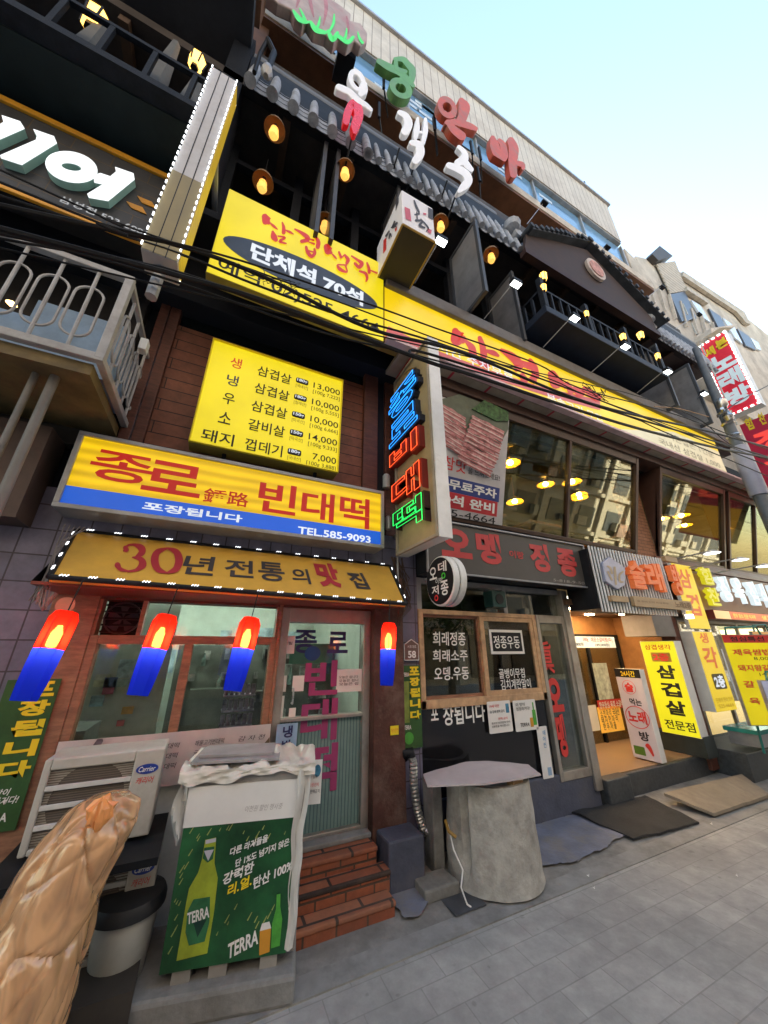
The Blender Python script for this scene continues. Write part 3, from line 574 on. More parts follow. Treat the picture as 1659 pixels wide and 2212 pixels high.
for x, y, z in pend:
    pl = bld.part("pendant_lamp", Mb().lathe([(.17, .0), (.15, .03), (.06, .1), (.03, .13)], (x, y, z + .03), 18, cap=False), m_psh, smooth=True)
    bld.part("bulb", Mb().lathe([(0, 0), (.045, .02), (.055, .055), (.03, .09)], (x, y, z), 12, cap=False), m_pb, pl, smooth=True)
    bld.part("cord", Mb().bar((x, y, z + .15), (x, y, 5.02), .006, 5), m_pc, pl)
# soffit of the overhang, ribbed pale panels with red seams
b = Mb(); b.box(1.55, 13, 2.78, 3.2, 5.1, 5.16); sf = bld.part("soffit", b, mat("taupe_soffit_panel", (.34, .28, .22), .6, var=.12, dirt=(.12, .09, .07), damt=.4))
b = Mb(); 
for k in range(16): b.box(1.7 + k * .62, 1.73 + k * .62, 2.78, 3.2, 5.09, 5.1)
bld.part("seam", b, mat("dark_red_seam", (.4, .03, .05), .5), sf)
b = Mb(); b.box(1.8, 13, 2.9, 3.2, 4.94, 5.09); bld.part("bay_header", b, m_bayframe)
b = Mb(); b.box(-2.4, 1.55, 2.75, 3.25, 5.9, 6.0); b.box(-2.4, 13, 3.2, 3.5, 5.17, 6.0); bld.part("overhang", b, m_dark)
# ---- third floor: black restaurant
b = Mb(); b.box(1.31, 10.5, 2.66, 3.25, 6.0, 6.2); bld.part("ledge", b, mat("grey_ledge", (.15, .14, .135), .6, var=.25, dirt=(.12, .06, .04), damt=.5), bevel=.012)
b = Mb(FY(4.6)); b.box(-2.4, 10.6, 5.95, 9.4, -.1, 0); bld.part("back_wall", b, m_navywood)
bld.part("inner_ceiling", Mb().box(-2.4, 10.6, 2.62, 4.7, 8.35, 8.5), mat("dark_timber_ceiling", (.035, .028, .026), .6, var=.4)); bld.part("inner_floor", Mb().box(-2.4, 10.6, 3.26, 4.7, 5.9, 6.0), m_dark)
b = Mb()
for k in range(14): b.box(-2 + k * .9, -1.9 + k * .9, 2.66, 4.6, 8.24, 8.35)
bld.part("rafter", b, mat("dark_rafter", (.06, .035, .022), .6, var=.3))
b = Mb(FY(3.25))
for k, x in enumerate((-.75, .15, 1.05, 1.95, 2.85, 3.7, 4.6, 5.5, 6.4, 7.2, 8.1, 9.0)): b.box(x - .06, x + .06, 5.95, 8.35, -.12, 0)
b.box(-2.4, 10.5, 6.6, 6.7, -.1, -.002); b.box(-2.4, 10.5, 7.95, 8.05, -.1, -.002); bld.part("black_post", b, m_navywood)
b = Mb(FY(3.3)); 
for x in (-.5, .45, 1.3): b.box(x, x + .55, 6.0, 6.55, -.03, 0)
bld.part("low_window", b, mat("blue_reflecting_glass", (.12, .2, .34), .1, var=.4, scale=3, spec=.8))
# eave of round tiles
b = Mb()
def eave(x0, x1, n):
    for k in range(n + 1):
        x = x0 + (x1 - x0) * k / n; w2 = (x1 - x0) / n * .24; b.tube([(x, 2.49, 8.2 + random.uniform(-.02, .02)), (x + random.uniform(-.01, .01), 2.56, 8.6), (x, 2.66, 9.0)], [w2, w2 * .97, w2 * .95], 12)
        b.tube([(x, 2.485, 8.175), (x, 2.489, 8.19)], w2 * 1.15, 12)
        if k < n:
            xm = x + (x1 - x0) / n / 2; w_ = (x1 - x0) / n / 2
            for q in range(6):
                a0, a1 = math.pi * q / 6, math.pi * (q + 1) / 6
                p0, p1 = (xm - w_ * math.cos(a0), -.09 * math.sin(a0)), (xm - w_ * math.cos(a1), -.09 * math.sin(a1))
                for j in range(5): b.quad((p0[0], 2.53 + .022 * j, 8.22 + p0[1] + .16 * j), (p1[0], 2.53 + .022 * j, 8.22 + p1[1] + .16 * j), (p1[0], 2.565 + .022 * j, 8.4 + p1[1] + .16 * j), (p0[0], 2.565 + .022 * j, 8.4 + p0[1] + .16 * j))
eave(-.62, .94, 6); eave(.94, 3.8, 17); eave(7.55, 10.4, 18)
rf = bld.part("tile_roof", b, m_tileroof, smooth=True)
b = Mb(); b.box(-.7, 10.5, 2.6, 2.7, 8.28, 9.1); bld.part("eave_board", b, m_black, rf)
b = Mb(); b.tube([(-.7, 2.72, 9.33), (3.6, 2.72, 9.3)], .07, 12); b.tube([(-.7, 2.8, 9.62), (3.7, 2.8, 9.58)], .06, 12); b.tube([(7.4, 2.72, 9.3), (10.5, 2.72, 9.3)], .07, 12); bld.part("ridge", b, mat("blue_grey_ridge", (.14, .16, .19), .5, var=.25), rf, smooth=True)
b = Mb(); b.box(-.7, 10.5, 2.84, 3.1, 9.0, 10.0); b.box(-.7, 10.5, 2.74, 2.8, 9.1, 9.26); bld.part("roof_back_board", b, mat("weathered_board", (.05, .045, .045), .7, var=.5, scale=7), rf)
b = Mb()
for x, z in ((3.72, 8.75), (7.7, 8.55)): b.lathe([(.05, -.12), (.13, -.08), (.16, .02), (.1, .12), (.02, .2)], (x, 2.5, z), 12); b.lathe([(.09, -.03), (.09, .1)], (x + .1, 2.48, z - .15), 12, ax=1)
bld.part("ridge_end_tile", b, m_tileroof, rf, smooth=True)
# gable over the balcony
gx0, gx1, gz, gxa, gza = 3.75, 7.58, 7.95, 5.78, 9.5
b = Mb(FY(2.38)); b.prism([(gx0, gz), (gx1, gz), (gx1 - .02, 8.42), (gxa, gza - .1), (gx0 + .15, 8.52)], -.06, 0); gb = bld.part("gable", b, mat("brown_gable_board", (.05, .034, .031), .65, var=.3, scale=4, stretch=(1, 1, 3), spec=.2))
b = Mb(FY(2.37)); b.box(gx0 - .02, gx1 + .02, gz - .1, gz + .02, -.1, .02); bld.part("gable_beam", b, mat("dark_beam", (.04, .02, .017), .6, spec=.2), gb)
b = Mb()
for (xa, za, xb, zb, n) in ((3.93, 8.48, gxa, gza, 13), (7.93, 8.38, gxa, gza, 14)):
    dx, dz = xb - xa, zb - za; l = math.hypot(dx, dz); nx, nz = -dz / l, dx / l
    if nz < 0: nx, nz = -nx, -nz
    b.add([(xa, 2.27, za), (xb, 2.27, zb), (xb, 2.5, zb), (xa, 2.5, za)] + [(xa + nx * .05, 2.27, za + nz * .05), (xb + nx * .05, 2.27, zb + nz * .05), (xb + nx * .05, 2.5, zb + nz * .05), (xa + nx * .05, 2.5, za + nz * .05)],
          [(0, 1, 2, 3), (4, 5, 6, 7), (0, 1, 5, 4), (1, 2, 6, 5), (2, 3, 7, 6), (3, 0, 4, 7)])
    for k in range(n + 1):
        t = k / n; o_ = random.uniform(-.015, .015); b.tube([(xa + dx * t + nx * .06, 2.24 + o_, za + dz * t + nz * .06), (xa + dx * t + nx * .06, 2.55, za + dz * t + nz * .06)], .05, 10)
bld.part("gable_roof", b, mat("dark_gable_tile", (.045, .05, .06), .65, var=.4, spec=.2), gb, smooth=True)
f37 = FY(2.37); mc = f37.loc('D', 532, 785)
b = Mb(f37); b.disc(mc[0], mc[1], .27, .27, 0, .05); md = bld.part("medallion", b, mat("pale_medallion", (.5, .42, .38), .6, var=.2), gb)
b = Mb(FY(2.318)); b.disc(mc[0], mc[1], .2, .2, 0, .012); bld.part("medallion_face", b, mat("red_peony_relief", (.45, .22, .18), .6, var=.6, scale=6), gb)
# balcony
b = Mb(); b.box(3.82, 7.06, 2.3, 3.2, 6.48, 6.62); bc = bld.part("balcony", b, mat("blue_black_balcony", (.018, .024, .04), .55, spec=.2, var=.3), bevel=.01)
b = Mb(); b.box(3.84, 7.04, 2.31, 2.35, 6.98, 7.02); b.box(3.83, 3.87, 2.36, 3.2, 6.98, 7.02)
for k in range(17): x = 3.84 + k * .1975; b.box(x, x + .03, 2.312, 2.348, 6.62, 6.98)
for k in range(5): b.box(3.832, 3.868, 2.5 + k * .16, 2.54 + k * .16, 6.62, 6.98)
for x in (3.83, 4.9, 5.97, 6.97): b.box(x, x + .08, 2.3, 2.38, 6.62, 7.25)
bld.part("railing", b, m_navywood, bc)
# ---- upper storeys
UY = 3.0
b = Mb(FY(UY)); b.box(-6, 9.5, 13.35, 15.2, -6, 0); bld.part("upper_siding", b, m_siding)
b = Mb(FY(UY)); b.box(-6, 9.6, 15.2, 15.3, -6, .06); bld.part("parapet_cap", b, m_grey)
b = Mb(FY(UY)); b.box(-6, 10.45, 11.8, 12.08, -.4, .02); bld.part("window_sill", b, m_beige, bevel=.01)
b = Mb(); b.box(-6, 10.45, 3.0, 3.5, 11.72, 11.8); b.box(-6, 10.45, 3.5, 3.6, 9.0, 11.8); bld.part("brown_soffit", b, m_soffit)
b = Mb(FY(UY)); b.box(-6, 9.5, 12.08, 12.12, -.3, -.04); b.box(-6, 9.5, 13.28, 13.35, -.3, -.02)
for k in range(9): x = -5.5 + k * 1.88; b.box(x, x + .05, 12.12, 13.28, -.3, -.06)
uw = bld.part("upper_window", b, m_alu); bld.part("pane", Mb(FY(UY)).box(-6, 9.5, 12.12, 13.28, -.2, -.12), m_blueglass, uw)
b = Mb(FY(UY)); random.seed(11)
for k in range(26): x = random.uniform(-1, 6.2); z = random.choice((12.3, 12.5, 12.7, 12.9, 13.05)); b.box(x, x + random.uniform(.3, .7), z, z + .11, -.119, -.11)
bld.part("window_stripe", b, m_blind, uw)
bld.done((4, 4, 0))
# ------------------------------------------------------------------ left neighbour building
lb = Thing("cafe_building", "dark left neighbour building with a steel balcony, black upper terrace and brown wall", "building")
b = Mb(FY(3.4)); b.box(-9, -2.4, 0, 3.3, -.3, .0); lb.part("brown_wall", b, mat("brown_plaster", (.1, .062, .05), .7, var=.25, dirt=(.05, .035, .03), damt=.5))
b = Mb(FY(3.15)); b.box(-9, -1.36, 2.6, 3.35, -.3, 0); lb.part("fascia", b, mat("brown_fascia", (.085, .055, .045), .6, var=.25))
b = Mb(FY(3.39)); b.box(-9, -1.13, 3.35, 6.2, -.3, 0); lb.part("upper_wall", b, mat("dark_wall", (.03, .026, .026), .7, var=.3))
b = Mb(); b.box(-9, -.83, 2.2, 3.4, 6.1, 6.3); lb.part("terrace_slab", b, mat("teal_black_slab", (.014, .023, .026), .6, spec=.2, var=.25))
b = Mb(); b.box(-9, -.83, 2.06, 2.199, 6.12, 6.2); lb.part("terrace_edge", b, m_navywood)
b = Mb(); b.box(-9, -.83, 2.06, 2.1, 6.62, 6.66)
for k in range(27): x = -9 + k * .31; b.box(x, x + .035, 2.062, 2.098, 6.2, 6.62)
lb.part("terrace_railing", b, m_navywood)
b = Mb(); b.box(-9, -1.1, 4.6, 4.8, 6.3, 10.4); lb.part("terrace_back_wall", b, m_dark)
b = Mb(); b.box(-9, -.75, 1.5, 4.8, 9.3, 9.5); lb.part("terrace_roof", b, mat("black_roof_underside", (.02, .022, .028), .6, var=.3))
b = Mb(); b.box(-.95, -.72, 2.62, 3.0, 6.3, 9.6); lb.part("corner_column", b, m_navywood)
b = Mb(); b.box(-9, -.72, 2.2, 2.6, 9.9, 10.6); b.box(-9, -.72, 3.1, 3.3, 9.5, 11.7); lb.part("upper_band", b, m_soffit)
b = Mb()
for k in range(22): x = -6 + k * .25; b.tube([(x, 1.5, 9.42), (x, 1.55, 9.62)], .07, 8)
lb.part("terrace_tile_edge", b, m_tileroof)
# balcony with ring railing
m_rail = mat("grey_painted_rail", (.4, .385, .38), .45, var=.2, dirt=(.14, .1, .07), damt=.45)
BX, BY, bz, tz = -.97, 2.5, 3.62, 4.43
b = Mb(); b.box(-9, BX, BY, BY + .05, bz - .02, bz + .04); b.box(-9, BX, BY, BY + .05, tz - .025, tz + .025); b.box(BX - .055, BX + .001, BY - .002, BY + .055, bz, tz)
b.box(BX - .05, BX, BY + .05, 3.38, bz - .018, bz + .038); b.box(BX - .045, BX - .005, BY + .05, 3.38, tz - .02, tz + .02)
bl = lb.part("balcony_frame", b, m_rail, bevel=.005)
b = Mb(); 
def rings(fr, xs, z0, z1, r_):
    q = Mb(fr)
    for x in xs:
        q.bar((x, z0, 0), (x, z1, 0), .012, 8)
        pts = [(x + r_ * math.cos(R(a)), (z1 + z0) / 2 + .12 + r_ * math.sin(R(a)), .0) for a in range(0, 181, 20)] + [(x + r_ * math.cos(R(a)), (z1 + z0) / 2 - .18 + r_ * math.sin(R(a)), .0) for a in range(180, 361, 20)]
        q.tube(pts + [pts[0]], .009, 6)
    return q
xs_ = [atY('E', x, y, BY + .025).x for x, y in ((740, 340), (490, 250), (220, 150))]; xs_ += [xs_[2] - .235 * (k + 1) for k in range(12)]
lb.part("ring_baluster", rings(FY(BY + .025), xs_, bz, tz, .085), m_rail, bl, smooth=True)
lb.part("ring_baluster", rings(FX(BX - .025), [-2.72, -2.92, -3.12, -3.3], bz, tz, .08), m_rail, bl, smooth=True)
b = Mb(); b.box(-9, BX - .06, BY + .055, 3.38, bz - .12, bz - .03); lb.part("balcony_floor", b, mat("rusty_yellow_underside", (.17, .12, .05), .6, var=.4, scale=3, dirt=(.06, .045, .03), damt=.6))
b = Mb(); b.box(-2.1, -1.55, 2.9, 3.1, bz, bz + .5); b.box(-1.55, -1.02, 2.75, 3.2, bz, bz + .55); lb.part("balcony_box", b, mat("pale_blue_box", (.25, .36, .5), .5, var=.2))
b = Mb(); b.bar((-1.36, 2.7, 2.62), (-1.36, 2.7, bz - .1), .02, 10); b.bar((-1.25, 2.68, 2.4), (-1.25, 2.68, bz - .1), .028, 10); b.bar((-2.6, 2.7, 3.6), (-1.75, 3.1, 2.6), .018, 8); lb.part("downpipe", b, mat("dull_grey_pipe", (.17, .16, .15), .5, var=.2, dirt=(.09, .07, .05)), smooth=True)
lb.done((-2.5, 3.4, 0))

def lit_lamp_box(name, f, x, y, Y, s, label, grp):
    p = atY(f, x, y, Y); t = Thing(name, label, "lamp", grp)
    b = Mb(); b.lathe([(s * .5, -s * .8), (s * .62, s * .5), (s * .1, s * .8)], p, 6); t.part("shade", b, lamp("amber_lantern_glass", (1, .52, .1), 4.5))
    b = Mb()
    for k in range(6): a = k * math.pi / 3; b.bar((p.x + s * .52 * math.cos(a), p.y + s * .52 * math.sin(a), p.z - s * .8), (p.x + s * .64 * math.cos(a), p.y + s * .64 * math.sin(a), p.z + s * .5), s * .06, 5)
    b.lathe([(s * .7, s * .5), (s * .1, s * .95)], p, 6); b.bar((p.x, p.y, p.z - s * 1.1), (p.x, p.y, p.z - s * .8), s * .3, 6); t.part("cage", b, m_black); return t.done()
g_l = "amber lamps on the black terraces"
lit_lamp_box("terrace_lamp", 'A', 620, 140, 2.3, .16, "wide amber lamp on the upper left terrace railing", g_l)
lit_lamp_box("terrace_lamp", 'A', 1275, 405, 2.35, .13, "amber lamp above the white top of the tower sign", g_l)
lit_lamp_box("terrace_lamp", 'D', 203, 820, 2.42, .1, "amber lamp above the left corner post of the gabled balcony", g_l)
lit_lamp_box("terrace_lamp", 'D', 203, 893, 2.3, .08, "small amber lamp on the left corner post of the gabled balcony", g_l)
lit_lamp_box("terrace_lamp", 'D', 480, 1062, 2.3, .07, "small amber lamp right of the second floodlight on the balcony rail", g_l)
lit_lamp_box("terrace_lamp", 'D', 718, 1210, 2.3, .08, "small amber lamp left of the third floodlight on the balcony rail", g_l)
lit_lamp_box("terrace_lamp", 'D', 832, 1200, 2.42, .1, "amber lamp over the striped shade near the balcony's right end", g_l)
lit_lamp_box("terrace_lamp", 'D', 942, 1335, 2.3, .08, "small amber lamp on the right end of the gabled balcony", g_l)
b = Mb(); p = atY('E', 85, 580, 3.0); b.lathe([(0, -.03), (.035, 0), (0, .03)], p, 10); single("wall_lamp", b, lamp("amber_bulb", (1, .6, .2), 8), "round amber bulb glowing behind the ring railing", "lamp")
# pale posts standing on the left terrace
for k, (x0, y0, x1, y1) in enumerate(((580, 100, 560, 320), (1090, 260, 1050, 470), (1230, 470, 1250, 590))):
    t = atY('A', x0, y0, 2.3); q = atY('A', x1, y1, 2.3); b = Mb(); b.tube([(q.x, 2.3, 6.3), (q.x, 2.3, max(t.z, 6.8))], [.11, .04], 6)
    single("terrace_planter", b, mat("pale_terrace_cone", (.1, .1, .095), .7, var=.3), ("tapering grey planter below the wide amber lamp on the terrace", "narrow pointed grey planter in the middle of the left terrace", "short grey planter below the lamp beside the tower sign")[k], "planter", "planters on the left terrace")

p = atY('E', 1060, 890, 2.95); single("junction_box", Mb().box(p.x - .03, p.x + .03, 2.92, 3.0, p.z - .06, p.z + .06), m_white, "small white junction box at the balcony's right end", "junction box", bevel=.006)
p = atY('J', 1237, 375, 3.28); single("meter_can", Mb().lathe([(.035, -.09), (.045, -.085), (.045, .07), (.03, .09)], p, 14), mat("pale_green_grey_can", (.3, .32, .3), .5, var=.15), "pale cylindrical can on the wall left of the neon sign", "can", smooth=True)
p = atY('J', 1250, 650, 3.28); single("meter_can", Mb().lathe([(.03, -.08), (.035, -.075), (.035, .06), (.02, .08)], p, 14), m_grey, "lower grey can beside the right end of the long backlit sign", "can", smooth=True)
# ------------------------------------------------------------------ signs
def sign(name, label, cat, fr, q, depth, face, frame=None, fw=.03, group=None, body=None):
    """a box sign: casing, lit or painted face, optional raised frame; q = x0, y0, x1, y1 in the frame"""
    t = Thing(name, label, cat, group); x0, y0, x1, y1 = q
    b = Mb(fr); b.box(x0, x1, y0, y1, -depth, -.004); t.part("casing", b, body or m_grey, bevel=.004)
    b = Mb(fr); b.box(x0 + fw * .6, x1 - fw * .6, y0 + fw * .6, y1 - fw * .6, -.003, 0); t.face = t.part("face", b, face)
    if frame:
        b = Mb(fr)
        for a in ((x0, x1, y1 - fw, y1), (x0, x1, y0, y0 + fw), (x0, x0 + fw, y0 + fw, y1 - fw), (x1 - fw, x1, y0 + fw, y1 - fw)): b.box(*a, -.002, .025)
        t.part("frame", b, frame, bevel=.004)
    t.fr = fr; return t
m_yel = lit_sign("backlit_yellow", (1, .8, .008), .8, bands=0)
m_yel_tube = lit_sign("backlit_warm_yellow", (1, .62, .006), .85, bands=3.2)
m_blue_lit = lit_sign("backlit_blue", (.012, .13, .75), .75)
m_redface = lit_sign("backlit_red_letter", (.72, .008, .004), .6, base=.12)
m_whiteface = lit_sign("backlit_white", (.8, .86, .95), .9)
m_redink_lit = lit_sign("backlit_red_ink", (.8, .03, .012), .7, base=.15)

# pancake shop main sign
fr = FY(3.15); q = (-1.19, 2.71, 1.495, 3.36)
t = sign("shop_sign", "long backlit yellow and blue sign with big red letters above the awning", "sign", fr, q, .25, m_yel_tube, m_grey, .035)
b = Mb(fr); z0 = fr.loc('I', 440, 400)[1]; b.box(q[0] + .035, q[2] - .035, q[1] + .035, z0, 0, .003); t.part("blue_band", b, m_blue_lit)
b = Mb(fr); b.textpx("종", 'd', 207, 968, 321, 1052, bold=.018); b.textpx("로", 'd', 322, 990, 430, 1077, bold=.02); b.textpx("빈", 'd', 563, 1037, 637, 1115, bold=.02); b.textpx("대", 'd', 654, 1057, 720, 1130, bold=.02); b.textpx("떡", 'd', 735, 1068, 797, 1144, bold=.018)
b.textpx("鍾", 'd', 443, 1053, 486, 1091, bold=.012); b.textpx("路", 'd', 494, 1060, 535, 1097, bold=.012); t.part("red_lettering", b, m_redface)
b = Mb(fr); b.textpx("포장됩니다", 'd', 311, 1083, 522, 1130, z=.006, bold=.03); b.textpx("TEL.585-9093", 'd', 644, 1137, 800, 1174, z=.006, bold=.025); t.part("white_lettering", b, m_whiteface); t.done()
# awning: sloping board
aBL, aBR, aTL = Vector((-.985, 2.84, 2.19)), Vector((1.62, 2.84, 2.15)), Vector((-1.07, 3.36, 2.62))
fa = Fr((-1.03, 2.86, 2.165), (1, 0, 0), (0, .52, .44)); HL = math.hypot(.5, .44)
t = Thing("awning_sign", "sloping mustard awning board edged with small white lights over the pancake shop front", "awning sign")
b = Mb(fa); pts = [fa.loc('d', *p) for p in ((106, 1246), (878, 1304), (842, 1223), (164, 1146))]; b.prism(pts, -.04, 0); t.part("board", b, mat("mustard_vinyl", (.66, .38, .06), .45, var=.06, dirt=(.4, .24, .06), damt=.35), bevel=.004)
P = [fa.w(*p) for p in pts]
b = Mb(fa)
for i, (a, c) in enumerate(((0, 1), (1, 2), (2, 3), (3, 0))):
    b.bar((*pts[a], 0), (*pts[c], 0), .018, 8)
t.part("rim", b, m_black)
b = Mb(); xa, xb = -1.06, 1.62; b.box(xa, xb, 2.9, 3.39, 2.12, 2.14); t.part("underside", b, mat("red_brown_underside", (.2, .045, .03), .5, var=.2))
b = Mb(); b.add([(xa, 2.9, 2.14), (xa, 3.36, 2.14), (xa, 3.36, 2.56)], [(0, 1, 2)]); b.add([(xb, 2.9, 2.14), (xb, 3.36, 2.14), (xb, 3.36, 2.56)], [(0, 1, 2)]); t.part("end_cheek", b, m_black)
m_led = lamp("led_white", (.9, .95, 1), 3.5)
def leds(fr, a, c, n, per=3, w_=.008, gap=.018, z=.02, L=.02, sl=.5):
    b = Mb(fr)
    for k in range(n):
        f_ = (k + .5) / n; 
        for j in range(per):
            dx = (j - (per - 1) / 2) * gap; l = math.hypot(c[0] - a[0], c[1] - a[1]); ux, uy = (c[0] - a[0]) / l, (c[1] - a[1]) / l
            x, y = a[0] + (c[0] - a[0]) * f_ + ux * dx, a[1] + (c[1] - a[1]) * f_ + uy * dx
            b.bar((x - L * .5 * sl, y - L * .5, z), (x + L * .5 * sl, y + L * .5, z), w_ * .5, 5)
    return b
for a, c, n in ((0, 1, 17), (2, 3, 15), (1, 2, 4), (3, 0, 4)): t.part("light_strip", leds(fa, pts[a], pts[c], n, L=.017, w_=.0055, gap=.017), m_led)
b = Mb(fa)
b.brush('I', [[(822, 838, 12), (845, 806, 14), (885, 797, 16), (935, 818, 46), (940, 850, 44), (900, 880, 12)], [(880, 882, 10), (930, 893, 34), (946, 930, 52), (905, 965, 22), (850, 975, 14)], [(780, 935, 40), (800, 962, 26), (850, 974, 12)], [(832, 820, 30), (838, 832, 34)]])
b.brush('I', [[(1112, 822, 10), (1045, 848, 40), (1026, 905, 52), (1048, 962, 42), (1110, 988, 10)], [(1108, 822, 10), (1168, 848, 42), (1188, 905, 52), (1165, 962, 42), (1104, 988, 10)]])
b.textpx("맛", 'J', 748, 912, 955, 1085, bold=.05); t.part("red_lettering", b, mat("faded_red_vinyl", (.42, .035, .05), .5))
b = Mb(fa); b.textpx("년", 'I', 1240, 862, 1410, 1005, bold=.02); b.textpx("전", 'J', 172, 890, 355, 1020, bold=.02); b.textpx("통", 'J', 385, 905, 570, 1045, bold=.02); b.textpx("의", 'J', 600, 950, 740, 1060, bold=.02); b.textpx("집", 'J', 965, 975, 1135, 1095, bold=.03); t.part("dark_lettering", b, mat("brown_black_vinyl", (.05, .045, .05), .5)); t.done()
# menu box
fr = FY(3.2); q = (-.455, 3.5, .975, 4.76)
t = sign("menu_sign", "square backlit yellow price board on the boarded wall listing pork cuts", "menu sign", fr, q, .17, m_yel, m_yellow_ink, .012, body=mat("olive_yellow_casing", (.32, .24, .05), .5, var=.2))
b = Mb(fr); br_ = Mb(fr); bn = Mb(fr); pill = Mb(fr); wt = Mb(fr)
rows = [("생", "삼겹살", "180g", "13,000", "[100g 7,222]", "[국내산]"), ("냉", "삼겹살", "180g", "10,000", "[100g 5,555]", "[칠레산]"), ("우", "삼겹살", "150g", "10,000", "[100g 6,666]", "[미국산]"), ("소", "갈비살", "150g", "14,000", "[100g 9,333]", "[미국산]"), ("돼지", "껍데기", "180g", "7,000", "[100g 3,888]", "[국내산]")]
for k, (c1, c2, g_, pr, sub, org) in enumerate(rows):
    z = 4.545 - k * .232; X = lambda u: q[0] + u
    tgt = br_ if k == 0 else bn if k == 1 else b
    if k < 4: tgt.text(c1, X(.2), z - .075, X(.31), z + .06, bold=.012)
    else: tgt.text(c1, X(.09), z - .075, X(.37), z + .06, bold=.012)
    b.text(c2, X(.47), z - .075, X(.83), z + .06, bold=.012)
    pill.rrect(X(.88), z - .015, X(1.02), z + .055, .02, .003, .006); wt.text(g_, X(.893), z - .004, X(1.007), z + .045, z=.009, bold=.02)
    b.text(org, X(.885), z - .085, X(1.02), z - .03, bold=0)
    b.text(pr, X(1.08 if k < 4 else 1.14), z - .03, X(1.4), z + .06, bold=.008); b.text(sub, X(1.08), z - .105, X(1.4), z - .045, bold=.002)
t.part("black_lettering", b, m_ink); t.part("red_lettering", br_, m_redink_lit); t.part("navy_lettering", bn, m_navy); t.part("weight_pill", pill, m_black); t.part("white_lettering", wt, m_whiteface)
b = Mb(); b.bar((-.15, 3.3, 3.4), (-.15, 3.3, 3.5), .02); b.bar((.75, 3.3, 3.4), (.75, 3.3, 3.5), .02); t.part("bracket", b, m_black); t.done()
# banner with brush letters and dark oval
fr = FY(2.7); q = (-.575, 5.05, 1.285, 6.39)
t = sign("group_seat_sign", "large backlit yellow sign with red brush letters and a slate oval above the price board", "sign", fr, q, .14, m_yel, None, .01, body=mat("khaki_casing", (.25, .2, .06), .5))
c = fr.loc('R4', 440, 855); x0 = fr.loc('d', 483, 512)[0]; x1 = fr.loc('d', 815, 655)[0]
zc = fr.loc('d', 640, 585)[1]
b = Mb(fr); b.disc((x0 + x1) / 2, zc, (x1 - x0) / 2, .235, .002, .004, 40); t.part("oval", b, mat("slate_oval", (.03, .045, .075), .5, emit=.35))
brushS = [[(140, 400, 60), (160, 440, 90), (175, 455, 40)], [(190, 460, 14), (225, 490, 26), (258, 518, 12)], [(305, 455, 14), (318, 500, 32), (318, 550, 38)], [(340, 530, 14), (375, 545, 24), (410, 565, 10)], [(215, 545, 26), (225, 590, 60), (245, 620, 40)], [(265, 585, 14), (330, 600, 22), (280, 635, 26), (340, 655, 16)],
          [(425, 520, 16), (480, 550, 30), (535, 590, 44), (545, 620, 40), (490, 635, 36)], [(555, 610, 10), (600, 625, 20)], [(550, 640, 10), (605, 660, 20)], [(620, 590, 22), (645, 640, 40), (640, 690, 40)], [(530, 690, 24), (545, 740, 34), (580, 780, 34), (612, 750, 30), (608, 710, 20)], [(550, 725, 14), (600, 740, 16)],
          [(725, 690, 60), (745, 730, 80), (765, 745, 30)], [(775, 755, 12), (800, 785, 20), (818, 805, 10)], [(840, 740, 20), (860, 790, 26)], [(860, 795, 12), (890, 770, 16)], [(895, 770, 22), (925, 810, 36), (915, 845, 30)], [(830, 860, 14), (910, 865, 16)], [(825, 870, 20), (850, 905, 36), (915, 930, 16), (900, 870, 18)],
          [(960, 780, 16), (1020, 820, 26), (1055, 850, 40), (1030, 885, 34), (990, 850, 26)], [(1105, 845, 18), (1120, 890, 28), (1125, 935, 30)], [(1135, 915, 12), (1195, 940, 20)], [(1035, 925, 20), (1090, 945, 28), (1105, 990, 26), (1095, 1020, 14)]]
b = Mb(fr); b.brush('R4', brushS); t.part("brush_lettering", b, m_redink_lit)
b = Mb(fr); b.text("단체석", x0 + .26, zc - .12, x0 + .95, zc + .14, z=.008, bold=.04); b.text("70석", x0 + 1.03, zc - .12, x0 + 1.52, zc + .12, z=.008, bold=.04); t.part("white_lettering", b, m_whiteface)
b = Mb(fr); b.text("예약 02)525-4664", q[0] + .08, q[1] + .05, q[2] - .06, q[1] + .275, bold=.012); t.part("dark_lettering", b, m_ink); t.done()
